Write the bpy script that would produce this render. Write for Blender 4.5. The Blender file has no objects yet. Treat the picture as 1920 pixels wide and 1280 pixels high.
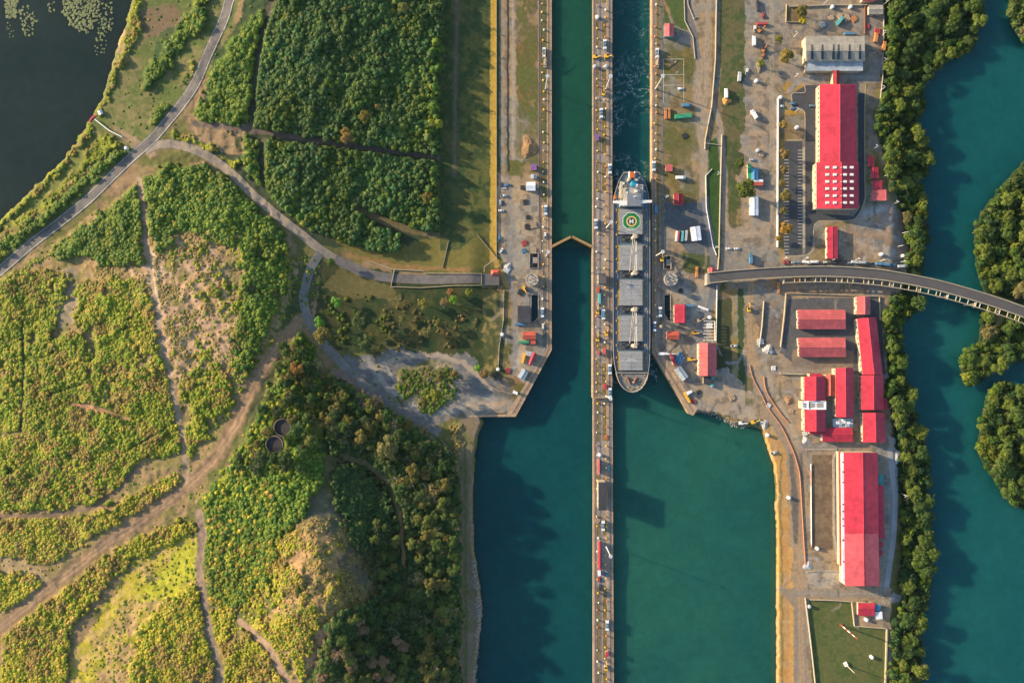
import bpy, bmesh, math, random
import numpy as np
from mathutils import Vector, Matrix
random.seed(7)
RNG = np.random.default_rng(11)
scn = bpy.context.scene
col = scn.collection
# ------------------------------------------------------------------ camera, sky, sun, exposure
S = 0.46            # metres per photo pixel at lock wall level
HC = 590.0          # height of the drone above the lock walls
cam_d = bpy.data.cameras.new('camera'); cam = bpy.data.objects.new('camera', cam_d); col.objects.link(cam)
cam.location = (0, 0, HC); cam.rotation_euler = (0, 0, 0)
cam_d.sensor_width = 36; cam_d.lens = 18 * HC / (960 * S); cam_d.clip_start = 1; cam_d.clip_end = 20000
scn.camera = cam
SUN_EL, SUN_AZ = math.radians(16.5), math.radians(20)      # shadows fall right and a little down in the picture
w = bpy.data.worlds.new('World'); scn.world = w; w.use_nodes = True
nt = w.node_tree
sky = nt.nodes.new('ShaderNodeTexSky'); sky.sky_type = 'NISHITA'; sky.sun_disc = False
sky.sun_elevation = SUN_EL; sky.sun_rotation = math.atan2(-math.cos(SUN_AZ), math.sin(SUN_AZ))
sky.air_density = 1.0; sky.dust_density = 1.0; sky.ozone_density = 1.5
nt.links.new(sky.outputs[0], nt.nodes['Background'].inputs[0]); nt.nodes['Background'].inputs[1].default_value = 0.14
sd = bpy.data.lights.new('sun', 'SUN'); sd.energy = 5.0; sd.angle = math.radians(0.6); sd.color = (1.0, 0.78, 0.50)
sun = bpy.data.objects.new('sun', sd); col.objects.link(sun); sun.location = (-300, 100, 300)
ddir = Vector((math.cos(SUN_AZ) * math.cos(SUN_EL), -math.sin(SUN_AZ) * math.cos(SUN_EL), -math.sin(SUN_EL)))
sun.rotation_euler = ddir.to_track_quat('-Z', 'Y').to_euler()
scn.view_settings.view_transform = 'Standard'; scn.view_settings.look = 'None'
scn.view_settings.gamma = 1; scn.view_settings.exposure = 1.05
R = math.radians
# ------------------------------------------------------------------ helpers
def P(px, py, z=0.0):
    k = S * (1 - z / HC)
    return Vector(((px - 960) * k, (640 - py) * k, z))
def tag(o, label=None, cat=None, group=None, kind=None):
    if label: o['label'] = label
    if cat: o['category'] = cat
    if group: o['group'] = group
    if kind: o['kind'] = kind
    return o
def empty(name, loc, rz=0):
    o = bpy.data.objects.new(name, None); col.objects.link(o); o.location = loc; o.rotation_euler = (0, 0, rz)
    o.empty_display_size = 1
    return o
class MB:
    def __init__(s): s.v = []; s.f = []
    def add(s, vs, fs):
        n = len(s.v); s.v += [tuple(v) for v in vs]; s.f += [tuple(i + n for i in f) for f in fs]
    def box(s, c, d, rz=0):
        cx, cy, cz = c; x, y, z = d[0] / 2, d[1] / 2, d[2] / 2; ca, sa = math.cos(rz), math.sin(rz)
        vs = []
        for a, b, e in ((-1,-1,-1),(1,-1,-1),(1,1,-1),(-1,1,-1),(-1,-1,1),(1,-1,1),(1,1,1),(-1,1,1)):
            X, Y = a * x, b * y
            vs.append((cx + X * ca - Y * sa, cy + X * sa + Y * ca, cz + e * z))
        s.add(vs, [(3,2,1,0),(4,5,6,7),(0,1,5,4),(1,2,6,5),(2,3,7,6),(3,0,4,7)])
    def prism(s, top, bot):
        n = len(top); vs = list(top) + list(bot)
        a = sum(top[i][0] * top[(i+1) % n][1] - top[(i+1) % n][0] * top[i][1] for i in range(n))
        if a < 0: vs = list(reversed(top)) + list(reversed(bot))
        fs = [tuple(range(n)), tuple(range(2 * n - 1, n - 1, -1))] + [(i + n, (i + 1) % n + n, (i + 1) % n, i) for i in range(n)]
        s.add(vs, fs)
    def tube(s, a, b, r0, r1=None, n=8, cap=True):
        r1 = r0 if r1 is None else r1
        a, b = Vector(a), Vector(b); d = (b - a).normalized()
        u = d.orthogonal().normalized(); v = d.cross(u)
        vs = []
        for p, r in ((a, r0), (b, r1)):
            for i in range(n):
                t = 2 * math.pi * i / n; vs.append(p + u * (r * math.cos(t)) + v * (r * math.sin(t)))
        fs = [(i, (i + 1) % n, (i + 1) % n + n, i + n) for i in range(n)]
        if cap: fs += [tuple(range(n - 1, -1, -1)), tuple(range(n, 2 * n))]
        s.add(vs, fs)
    def dome(s, c, r, n=12, m=4, zs=1.0):
        vs = []; 
        for j in range(m):
            t = math.pi / 2 * j / m
            for i in range(n):
                a = 2 * math.pi * i / n
                vs.append((c[0] + r * math.cos(t) * math.cos(a), c[1] + r * math.cos(t) * math.sin(a), c[2] + r * math.sin(t) * zs))
        vs.append((c[0], c[1], c[2] + r * zs))
        fs = [(j*n+i, j*n+(i+1) % n, (j+1)*n+(i+1) % n, (j+1)*n+i) for j in range(m-1) for i in range(n)]
        fs += [((m-1)*n+i, (m-1)*n+(i+1) % n, m*n) for i in range(n)]
        s.add(vs, fs)
    def build(s, name, m, parent=None, smooth=False, loc=None):
        me = bpy.data.meshes.new(name); me.from_pydata(s.v, [], s.f); me.validate(); me.update()
        o = bpy.data.objects.new(name, me); col.objects.link(o)
        for mm in (m if isinstance(m, (list, tuple)) else [m]): me.materials.append(mm)
        if smooth: me.polygons.foreach_set('use_smooth', [True] * len(me.polygons))
        if parent is not None:
            o.parent = parent
        if loc is not None: o.location = loc
        return o
def rebase(root):
    """children were modelled in world space: bring them under the root's frame"""
    inv = Matrix.LocRotScale(root.location, root.rotation_euler, None).inverted()
    for ch in root.children:
        if ch.data and not ch.get('_loc'):
            ch.data.transform(inv)
            for g in ch.children:
                if g.data: g.data.transform(inv)
def copy_tree(o, loc=None, rz=None, color=None, scale=None):
    def cp(a, par):
        c = a.copy(); col.objects.link(c)
        if par is not None: c.parent = par
        if color is not None: c.color = (*color, 1)
        for ch in a.children: cp(ch, c)
        return c
    r = cp(o, None)
    if loc is not None: r.location = loc
    if rz is not None: r.rotation_euler = (0, 0, rz)
    if scale is not None: r.scale = scale if isinstance(scale, tuple) else (scale,) * 3
    return r
PROTO_USED = set()
def place(proto, loc, rz, color, label, cat, group=None, scale=None):
    if proto.name in PROTO_USED:
        r = copy_tree(proto, loc, rz, color, scale)
        if 'group' in r: del r['group']
    else:
        PROTO_USED.add(proto.name); r = proto; r.location = loc; r.rotation_euler = (0, 0, rz)
        if scale: r.scale = scale if isinstance(scale, tuple) else (scale,) * 3
        def setc(a):
            if color is not None: a.color = (*color, 1)
            for c in a.children: setc(c)
        setc(r)
    tag(r, label, cat, group)
    return r
# ------------------------------------------------------------------ noise
_tab = RNG.random((256, 256))
def vnoise(x, y, sc, seed=0):
    x = np.asarray(x, float) / sc + seed * 17.3; y = np.asarray(y, float) / sc + seed * 9.7
    ix = np.floor(x).astype(int); iy = np.floor(y).astype(int); fx = x - ix; fy = y - iy
    fx = fx * fx * (3 - 2 * fx); fy = fy * fy * (3 - 2 * fy)
    a = _tab[iy % 256, ix % 256]; b = _tab[iy % 256, (ix + 1) % 256]; c = _tab[(iy + 1) % 256, ix % 256]; d = _tab[(iy + 1) % 256, (ix + 1) % 256]
    return (a * (1 - fx) + b * fx) * (1 - fy) + (c * (1 - fx) + d * fx) * fy
def fbm(x, y, sc, seed=0, o=4):
    t = 0; n = 0
    for i in range(o):
        t = t + vnoise(x, y, sc / 2 ** i, seed + i) * 0.55 ** i; n += 0.55 ** i
    return t / n
def inpoly(x, y, poly):
    r = np.zeros(np.shape(x), bool); n = len(poly)
    for i in range(n):
        x0, y0 = poly[i]; x1, y1 = poly[(i + 1) % n]
        if y0 == y1: continue
        c = ((y0 > y) != (y1 > y))
        r ^= c & (x < (x1 - x0) * (y - y0) / (y1 - y0) + x0)
    return r
def sst(a, b, x):
    t = np.clip((x - a) / (b - a), 0, 1); return t * t * (3 - 2 * t)
# ------------------------------------------------------------------ materials
def new_mat(name):
    m = bpy.data.materials.new(name); m.use_nodes = True
    return m, m.node_tree, m.node_tree.nodes['Principled BSDF']
def noise_node(t, scale, detail=4, rough=0.6, coord='Object', dist=0.0):
    tc = t.nodes.new('ShaderNodeTexCoord'); n = t.nodes.new('ShaderNodeTexNoise')
    n.inputs['Scale'].default_value = scale; n.inputs['Detail'].default_value = detail; n.inputs['Roughness'].default_value = rough
    n.inputs['Distortion'].default_value = dist
    t.links.new(tc.outputs[coord], n.inputs['Vector'])
    return n
def mixc(t, fac, a, b, mode='MIX'):
    m = t.nodes.new('ShaderNodeMix'); m.data_type = 'RGBA'; m.blend_type = mode
    for sck, v in ((0, fac), (6, a), (7, b)):
        if hasattr(v, 'is_linked'): t.links.new(v, m.inputs[sck])
        else: m.inputs[sck].default_value = v if sck == 0 else (*v[:3], 1)
    return m.outputs[2]
def ramp(t, src, p0, p1, c0=(0,0,0), c1=(1,1,1)):
    r = t.nodes.new('ShaderNodeValToRGB'); r.color_ramp.elements[0].position = p0; r.color_ramp.elements[1].position = p1
    r.color_ramp.elements[0].color = (*c0, 1); r.color_ramp.elements[1].color = (*c1, 1)
    t.links.new(src, r.inputs[0]); return r.outputs[0]
def bump(t, b, h, strength, dist=0.3):
    n = t.nodes.new('ShaderNodeBump'); n.inputs['Strength'].default_value = strength; n.inputs['Distance'].default_value = dist
    t.links.new(h, n.inputs['Height']); t.links.new(n.outputs[0], b.inputs['Normal'])
MC = {}
def mat(name, c, rough=0.7, var=0.35, scale=0.25, bmp=0.0, metal=0.0, stripes=None, spec=0.4, sc2=1.5):
    if name in MC: return MC[name]
    m, t, b = new_mat(name)
    n = noise_node(t, scale, 6, 0.65); n2 = noise_node(t, sc2, 3, 0.6)
    lo = tuple(x * (1 - var) for x in c); hi = tuple(min(1, x * (1 + var * 0.8)) for x in c)
    o = ramp(t, n.outputs[0], 0.33, 0.67, lo, hi)
    o = mixc(t, 0.5, o, ramp(t, n2.outputs[0], 0.35, 0.65, lo, hi))
    h = n2.outputs[0]
    if stripes:
        axis, per = stripes
        tc = t.nodes.new('ShaderNodeTexCoord'); wv = t.nodes.new('ShaderNodeTexWave'); wv.bands_direction = axis
        wv.inputs['Scale'].default_value = 1.0 / per; wv.inputs['Distortion'].default_value = 0
        t.links.new(tc.outputs['Object'], wv.inputs['Vector'])
        o = mixc(t, 0.22, o, ramp(t, wv.outputs[0], 0.1, 0.5, tuple(x * .45 for x in c), c))
        h = wv.outputs[0]
    t.links.new(o, b.inputs['Base Color'])
    b.inputs['Roughness'].default_value = rough; b.inputs['Metallic'].default_value = metal; b.inputs['Specular IOR Level'].default_value = spec
    if bmp: bump(t, b, h, bmp)
    MC[name] = m; return m
def paint_mat():
    m, t, b = new_mat('painted_metal')
    oi = t.nodes.new('ShaderNodeObjectInfo'); n = noise_node(t, 1.2, 5)
    o = mixc(t, ramp(t, n.outputs[0], 0.45, 0.75), oi.outputs['Color'], (0.3, 0.27, 0.23)); 
    o2 = mixc(t, 0.3, oi.outputs['Color'], o)
    t.links.new(o2, b.inputs['Base Color']); b.inputs['Roughness'].default_value = 0.45
    return m
M_paint = paint_mat()
M_conc = mat('concrete', (0.30, 0.27, 0.23), 0.85, 0.4, 0.08, 0.3, sc2=0.6)
M_wall = mat('lock_concrete', (0.36, 0.25, 0.155), 0.9, 0.45, 0.15, 0.4, sc2=0.5)
M_white = mat('white_paint', (0.72, 0.70, 0.66), 0.6, 0.15, 0.5)
M_plaster = mat('plaster_wall', (0.46, 0.38, 0.27), 0.75, 0.25, 0.5)
M_cream = mat('cream_wall', (0.44, 0.38, 0.29), 0.7, 0.2, 0.5)
M_glass = mat('window_glass', (0.02, 0.03, 0.04), 0.08, 0.2, 1.0, spec=0.6)
M_dark = mat('dark_rubber', (0.015, 0.015, 0.017), 0.7, 0.2)
M_steel = mat('steel', (0.30, 0.29, 0.28), 0.4, 0.3, 0.6, metal=0.3)
M_rust = mat('rusty_steel', (0.20, 0.09, 0.05), 0.75, 0.5, 0.8, 0.3)
M_asph = mat('asphalt', (0.055, 0.058, 0.066), 0.9, 0.3, 0.06, 0.15, sc2=0.35)
M_oldroad = mat('old_asphalt', (0.15, 0.132, 0.118), 0.9, 0.3, 0.05, 0.15, sc2=0.3)
M_dirtroad = mat('compacted_dirt', (0.27, 0.22, 0.17), 0.95, 0.3, 0.06, 0.2, sc2=0.3)
M_line = mat('road_paint', (0.6, 0.59, 0.55), 0.7, 0.2, 1.0)
M_yel = mat('yellow_paint', (0.62, 0.38, 0.03), 0.6, 0.25, 1.0)
M_kerb = mat('kerb_concrete', (0.38, 0.32, 0.22), 0.85, 0.3, 0.2)
M_grassbed = mat('dry_grass_bed', (0.17, 0.12, 0.045), 0.95, 0.6, 0.09, 0.5, sc2=0.5)
M_pave = mat('worn_paving', (0.27, 0.23, 0.20), 0.9, 0.45, 0.09, 0.3, sc2=0.6)
M_pink = mat('pink_rope', (0.48, 0.21, 0.12), 0.8, 0.3, 0.3)
def water_mat(name, c1, c2, scale, foam=False, rough=0.12, bscale=0.5):
    m, t, b = new_mat(name)
    n = noise_node(t, scale, 6, 0.6, 'Object', 1.5); nf = noise_node(t, 0.09, 5, 0.65, 'Object', 1.0)
    o = ramp(t, n.outputs[0], 0.3, 0.7, c1, c2); o = mixc(t, 1.0, o, ramp(t, nf.outputs[0], 0.3, 0.7, (0.86,0.86,0.86), (1.14,1.14,1.14)), 'MULTIPLY')
    if foam:
        tc = t.nodes.new('ShaderNodeTexCoord')
        def nz(sc, det, dist):
            q = noise_node(t, sc, det, 0.6, 'Object', dist); return q
        q = nz(0.055, 4, 2.2)
        mth = t.nodes.new('ShaderNodeMath'); mth.operation = 'SUBTRACT'; t.links.new(q.outputs[0], mth.inputs[0]); mth.inputs[1].default_value = 0.5
        ab = t.nodes.new('ShaderNodeMath'); ab.operation = 'ABSOLUTE'; t.links.new(mth.outputs[0], ab.inputs[0])
        line = ramp(t, ab.outputs[0], 0.0, 0.035, (1,1,1), (0,0,0))
        q2 = nz(0.02, 2, 0.5); big = ramp(t, q2.outputs[0], 0.40, 0.58)
        q3 = nz(0.6, 4, 1.0); fine = ramp(t, q3.outputs[0], 0.4, 0.65)
        # strongest near the ship's stern, fading up the chamber
        sep = t.nodes.new('ShaderNodeSeparateXYZ'); t.links.new(tc.outputs['Object'], sep.inputs[0])
        mr = t.nodes.new('ShaderNodeMapRange'); t.links.new(sep.outputs[1], mr.inputs[0])
        mr.inputs[1].default_value = 255; mr.inputs[2].default_value = 190; mr.inputs[3].default_value = 0.3; mr.inputs[4].default_value = 1.2
        f = mixc(t, 1.0, line, big, 'MULTIPLY'); f = mixc(t, 1.0, f, fine, 'MULTIPLY')
        f2 = t.nodes.new('ShaderNodeMath'); f2.operation = 'MULTIPLY'; t.links.new(f, f2.inputs[0]); t.links.new(mr.outputs[0], f2.inputs[1])
        o = mixc(t, f2.outputs[0], o, (0.55, 0.7, 0.7))
    t.links.new(o, b.inputs['Base Color']); b.inputs['Roughness'].default_value = rough; b.inputs['IOR'].default_value = 1.33; b.inputs['Specular IOR Level'].default_value = 0.35
    q = noise_node(t, bscale, 4, 0.6); bump(t, b, q.outputs[0], 0.25, 0.15)
    b.subsurface_method = 'BURLEY'; b.inputs['Subsurface Weight'].default_value = 0.8; b.inputs['Subsurface Radius'].default_value = (0.4, 1.0, 1.0); b.inputs['Subsurface Scale'].default_value = 14.0
    return m
def strip_noise(): pass
# ------------------------------------------------------------------ terrain
XS = np.concatenate([[-9000, -4500, -2200, -1200, -700, -450], np.arange(-300, 820, 2.2), np.arange(820, 1720, 1.5), np.arange(1720, 2220, 2.4), [2400, 2700, 3300, 4500, 9000]])
YS = np.concatenate([[-9000, -4500, -2200, -1200, -700, -400], np.arange(-250, 1530, 1.7), [1650, 1900, 2400, 3500, 9000]])
PX, PY = np.meshgrid(XS, YS)
ctrl = [(-300,-200,2),(0,300,2),(100,330,3),(200,200,3),(220,100,3),(300,60,4),(400,0,6),(300,240,6),(150,400,6),(0,500,6),(450,150,10),(500,0,12),(480,250,11),(600,100,12),(700,100,8),(820,100,3),
 (820,300,2),(820,450,1),(700,300,5),(600,330,8),(500,330,9),(400,300,8),(300,450,13),(200,500,10),(100,560,9),(0,620,7),(0,900,6),(100,800,9),(200,700,12),(300,650,16),(400,600,17),(480,560,14),
 (540,480,8),(600,480,5),(560,600,6),(600,650,4),(690,700,2),(750,600,1),(850,600,0),(900,700,0),(850,800,0),(870,900,0),(875,1100,0),(875,1280,0),(740,500,2),(880,520,3),
 (330,800,13),(300,900,11),(200,950,9),(380,900,13),(450,800,16),(500,720,16),(555,640,12),(480,880,20),(560,780,18),(600,880,20),(550,960,28),(600,1000,38),(630,1060,42),(640,1130,40),(610,1200,33),
 (690,1010,13),(700,1100,11),(720,1200,7),(670,880,8),(700,800,4),(635,760,6),(780,950,8),(790,1100,6),(820,1000,3),(820,1200,2),(780,880,4),(500,1050,27),(420,1080,18),(380,1200,14),(480,1250,18),(300,1100,12),
 (250,1250,11),(150,1200,8),(50,1150,6),(0,1280,5),(700,1290,9),(560,1290,22),(-300,800,3),(-300,1500,3),(300,1600,8),(700,1600,5),(940,0,0),(940,300,0),(940,600,0),(940,900,0),(940,1300,0),(930,-300,0),(500,-300,10)]
cp_ = np.array(ctrl, float)
def tps(r2): return 0.5 * r2 * np.log(np.maximum(r2, 1e-9))
q = cp_[:, :2] / 100
A = tps(((q[:, None] - q[None]) ** 2).sum(2)) + np.eye(len(q)) * 0.04
B = np.hstack([np.ones((len(q), 1)), q])
sol = np.linalg.solve(np.block([[A, B], [B.T, np.zeros((3, 3))]]), np.concatenate([cp_[:, 2], np.zeros(3)]))
cgx = np.arange(-320, 1000, 12.0); cgy = np.arange(-320, 1620, 12.0)
CX, CY = np.meshgrid(cgx, cgy); CZ = np.zeros_like(CX)
for i, (a, b) in enumerate(q): CZ += sol[i] * tps((CX / 100 - a) ** 2 + (CY / 100 - b) ** 2)
CZ += sol[-3] + sol[-2] * CX / 100 + sol[-1] * CY / 100
def base_h(x, y):
    fx = np.clip((x - cgx[0]) / 12, 0, len(cgx) - 1.001); fy = np.clip((y - cgy[0]) / 12, 0, len(cgy) - 1.001)
    ix = fx.astype(int); iy = fy.astype(int); fx = fx - ix; fy = fy - iy
    h = (CZ[iy, ix] * (1-fx) + CZ[iy, ix+1] * fx) * (1-fy) + (CZ[iy+1, ix] * (1-fx) + CZ[iy+1, ix+1] * fx) * fy
    h = np.maximum(h, 0) * (1 - sst(880, 925, x))
    h = h + (fbm(x, y, 60, 3) - 0.5) * 3.0 * (1 - sst(800, 860, x)) * sst(2, 8, h)
    h = h + (fbm(x, y, 16, 13, 3) - 0.5) * 1.7 * (1 - sst(560, 760, x)) * sst(3, 9, h)
    h = h * (1 - sst(300, 2500, -x)) * (1 - sst(1400, 3000, y)) * (1 - sst(300, 2500, -y))
    h = h - 6.9 * sst(1668, 1705, x + (fbm(x, y, 50, 9) - 0.5) * 20 + 12 * sst(600, 900, y) * 0 )
    return h
LAKE = [(-9000,-9000),(255,-9000),(247,0),(234,50),(217,95),(205,140),(190,185),(172,222),(140,272),(100,318),(60,355),(20,395),(0,416),(-300,640),(-9000,5000)]
CANAL = [(1027,-9000),(1027,655),(958,775),(900,779),(906,792),(897,815),(891,850),(888,900),(887,960),(888,1030),(894,1060),(900,1100),(904,1150),(900,1195),(894,1230),(892,1280),(890,9000),(1457,9000),(1456,1280),(1455,1000),(1453,900),(1449,870),(1440,840),(1428,806),(1405,800),(1375,795),(1352,780),(1325,773),(1298,772),(1227,657),(1227,-9000)]
RIVER = [(1845,-9000),(1845,40),(1830,90),(1780,112),(1740,148),(1735,200),(1722,225),(1742,270),(1748,315),(1725,340),(1738,390),(1742,440),(1733,500),(1726,560),(1726,575),(1692,600),(1692,640),(1697,680),(1706,740),(1720,800),(1738,850),(1744,900),(1750,960),(1752,1050),(1748,1100),(1736,1150),(1730,1200),(1726,1280),(1726,9000),(2700,9000),(2400,1300),(1990,990),(1920,958),(1895,950),(1862,905),(1840,870),(1830,850),(1834,800),(1842,760),(1850,735),(1880,715),(1920,735),(1990,760),(2030,700),(1920,680),(1880,683),(1845,715),(1815,727),(1802,715),(1800,665),(1830,640),(1838,590),(1845,555),(1828,500),(1822,440),(1838,395),(1870,355),(1900,320),(1920,300),(1990,260),(2200,200),(2300,0),(2100,100),(1960,105),(1920,85),(1900,60),(1890,20),(1888,-9000)]
wx = (fbm(PX, PY, 14, 21) - 0.5) * 16 + (fbm(PX, PY, 5, 51, 2) - 0.5) * 6; wy = (fbm(PX, PY, 14, 31) - 0.5) * 16 + (fbm(PX, PY, 5, 61, 2) - 0.5) * 6
def mask(poly, wob=1.0):
    xs = [p[0] for p in poly]; ys = [p[1] for p in poly]
    x0 = max(np.searchsorted(XS, min(xs) - 20) - 1, 0); x1 = np.searchsorted(XS, max(xs) + 20) + 1
    y0 = max(np.searchsorted(YS, min(ys) - 20) - 1, 0); y1 = np.searchsorted(YS, max(ys) + 20) + 1
    sl = (slice(y0, y1), slice(x0, x1))
    return sl, inpoly(PX[sl] + wx[sl] * wob, PY[sl] + wy[sl] * wob, poly)
def full(poly, wob):
    m = np.zeros(PX.shape); sl, k = mask(poly, wob); m[sl] = k; return m
def blur(a, n):
    for _ in range(n):
        b = a.copy(); b[1:-1, 1:-1] = (a[1:-1, 1:-1] * 2 + a[:-2, 1:-1] + a[2:, 1:-1] + a[1:-1, :-2] + a[1:-1, 2:]) / 6; a = b
    return a
H = base_h(PX, PY)
mlake = blur(full(LAKE, 0.5), 3); mcan = full(CANAL, 0.0); mriv = blur(full(RIVER, 0.5), 3)
shore = full([(870,782),(915,782),(915,9000),(870,9000)], 0) + full([(1302,766),(1480,766),(1480,9000),(1302,9000)], 0)
mcan_n = full([(x if not (880 < x < 910 and y > 780) else x, y) for x, y in CANAL], 0.25)
mcan = np.where(shore > 0, blur(mcan_n, 5), mcan)
H = H * (1 - mlake) + (-4) * mlake
H = H * (1 - mcan) + (-14) * mcan
H = H * (1 - mriv) + (-12) * mriv
# pits: spoil heap and basins
def hole(poly, z):
    sl, k = mask(poly, 0); H[sl] = np.where(k, z, H[sl])
BAS1 = [(995.5,552),(1009.5,552),(1009.5,595),(1001,604),(995.5,604)]
BAS2 = [(1245,552),(1257.5,552),(1257.5,603),(1251,598),(1245,588)]
hole(BAS1, -12); hole(BAS2, -12)
hole([(993,474),(1009,474),(1009,503),(993,503)], -5); hole([(1244,480),(1258,480),(1258,505),(1244,505)], -5)
def hz(x, y):
    ix = int(np.clip(np.searchsorted(XS, x) - 1, 0, len(XS) - 2)); iy = int(np.clip(np.searchsorted(YS, y) - 1, 0, len(YS) - 2))
    fx = (x - XS[ix]) / (XS[ix+1] - XS[ix]); fy = (y - YS[iy]) / (YS[iy+1] - YS[iy])
    return float((H[iy, ix] * (1-fx) + H[iy, ix+1] * fx) * (1-fy) + (H[iy+1, ix] * (1-fx) + H[iy+1, ix+1] * fx) * fy)
def hza(x, y):
    ix = np.clip(np.searchsorted(XS, x) - 1, 0, len(XS) - 2); iy = np.clip(np.searchsorted(YS, y) - 1, 0, len(YS) - 2)
    fx = (x - XS[ix]) / (XS[ix+1] - XS[ix]); fy = (y - YS[iy]) / (YS[iy+1] - YS[iy])
    return (H[iy, ix] * (1-fx) + H[iy, ix+1] * fx) * (1-fy) + (H[iy+1, ix] * (1-fx) + H[iy+1, ix+1] * fx) * fy
def G(px, py, dz=0.0):
    z = hz(px, py) + dz; return P(px, py, z)
# ---- ground colours
C = np.zeros(PX.shape + (3,)); 
soil = np.array((0.25, 0.165, 0.09)); olive = np.array((0.115, 0.115, 0.035)); green = np.array((0.045, 0.085, 0.025)); tan = np.array((0.37, 0.29, 0.20))
grv = np.array((0.17, 0.175, 0.18)); grey = np.array((0.17, 0.165, 0.165)); ornge = np.array((0.46, 0.26, 0.085)); dgr = np.array((0.035, 0.075, 0.03)); conc = np.array((0.40, 0.36, 0.31)); dark = np.array((0.06, 0.06, 0.05))
yg = np.array((0.36, 0.31, 0.03)); brown = np.array((0.17, 0.11, 0.07)); pink = np.array((0.45, 0.30, 0.22))
n1 = fbm(PX, PY, 90, 1); n2 = fbm(PX, PY, 22, 5); n3 = fbm(PX, PY, 7, 8, 3)
def lerp(a, b, t): return a * (1 - t[..., None]) + b * t[..., None]
C[:] = lerp(olive, soil, sst(0.42, 0.62, n1 * 0.5 + n2 * 0.5))
def paint(poly, c, wob=0.5, a=1.0, patch=None, c2=None):
    sl, k = mask(poly, wob); k = k.astype(float) * a
    if patch is not None: k = k * sst(patch - 0.08, patch + 0.08, n2[sl] * 0.6 + n3[sl] * 0.4)
    cc = np.asarray(c)
    if c2 is not None: cc = lerp(np.asarray(c), np.asarray(c2), sst(0.4, 0.62, n2[sl] * 0.6 + n3[sl] * 0.4))
    C[sl] = C[sl] * (1 - k[..., None]) + cc * k[..., None]
def rect(x0, y0, x1, y1): return [(x0, y0), (x1, y0), (x1, y1), (x0, y1)]
def stroke(pts, wd, c, wob=0.35, a=1.0, soft=1.5, tex=0.0):
    xs = [p[0] for p in pts]; ys = [p[1] for p in pts]; m = wd + 10
    x0 = max(np.searchsorted(XS, min(xs) - m) - 1, 0); x1 = np.searchsorted(XS, max(xs) + m) + 1
    y0 = max(np.searchsorted(YS, min(ys) - m) - 1, 0); y1 = np.searchsorted(YS, max(ys) + m) + 1
    sl = (slice(y0, y1), slice(x0, x1)); X = PX[sl] + wx[sl] * wob; Y = PY[sl] + wy[sl] * wob
    D = np.full(X.shape, 1e9)
    for (ax, ay), (bx, by) in zip(pts[:-1], pts[1:]):
        L2 = (bx-ax)**2 + (by-ay)**2 + 1e-9
        t = np.clip(((X-ax)*(bx-ax) + (Y-ay)*(by-ay)) / L2, 0, 1)
        D = np.minimum(D, np.hypot(X - ax - t*(bx-ax), Y - ay - t*(by-ay)))
    k = (1 - sst(wd/2 - soft, wd/2 + soft, D)) * a
    if tex: k = k * (1 - tex * sst(0.5, 0.65, n3[sl]))
    C[sl] = C[sl] * (1 - k[..., None]) + np.asarray(c) * k[..., None]
# left: lake margin, fields
paint([(250,-300),(520,-300),(440,40),(400,120),(340,210),(285,270),(215,330),(100,430),(0,500),(-300,700),(-300,600),(0,410),(170,225),(247,0)], (0.10,0.13,0.035), 0.6, c2=(0.17,0.15,0.06))
paint([(255,20),(330,5),(345,40),(320,70),(270,70)], brown, 1.0, 0.8); paint([(225,60),(255,60),(240,110),(215,140)], (0.35,0.25,0.12), 1, 0.8)
paint([(215,235),(300,290),(280,300),(230,262)], (0.27,0.19,0.12), 0.8, 0.9)
paint([(300,60),(345,40),(352,80),(330,110),(290,160),(265,180)], (0.04,0.085,0.03), 0.8, .8)
paint([(120,285),(200,245),(215,265),(130,340),(20,440),(0,440),(0,425)], (0.16,0.17,0.04), 1, .8)
# dark green northern fields
paint([(505,-300),(830,-300),(830,290),(620,262),(480,240),(370,230),(400,110),(450,40)], (0.04,0.065,0.025), 0.6)
paint([(370,235),(480,250),(620,270),(825,295),(822,470),(760,480),(600,460),(480,360),(400,300)], (0.045,0.06,0.03), 0.6)
paint([(345,215),(380,215),(470,240),(470,300),(380,270),(350,262)], (0.3,0.2,0.11), 1, .8, 0.4)
# western fields bare patches
paint([(0,520),(260,340),(440,340),(560,500),(540,600),(440,800),(360,960),(0,1180)], (0.20,0.17,0.06), 0.8, 1, None, (0.30,0.20,0.10))
paint([(230,500),(300,440),(390,460),(470,560),(440,650),(400,720),(330,720),(310,640),(280,560)], (0.44,0.28,0.17), 2.0, .9, 0.42)
paint([(270,470),(300,480),(300,600),(320,680),(290,660),(280,560)], (0.46,0.35,0.24), 1.5, .9)
paint([(95,520),(135,500),(140,600),(100,620)], (0.25,0.2,0.13), 2, .9); paint([(130,750),(240,785),(200,800),(140,790)], (0.42,0.22,0.12), 1, .9)
paint([(0,1040),(60,1050),(110,1100),(30,1130),(0,1150)], (0.33,0.24,0.13), 1.5, .9)
paint([(130,1240),(250,1060),(330,1000),(372,1010),(370,1110),(300,1140),(260,1200),(240,1290),(140,1290)], yg, 1.5, 1, None, (0.40,0.28,0.10))  # yellow grass, with the corner's golden light added to its colour
paint([(255,1120),(345,1020),(372,1015),(370,1080),(300,1130)], (0.36,0.36,0.03), 1.5, .9); paint([(240,1150),(260,1180),(240,1290),(180,1290)], (0.4,0.25,0.12), 1.5, .8, .45)
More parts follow.
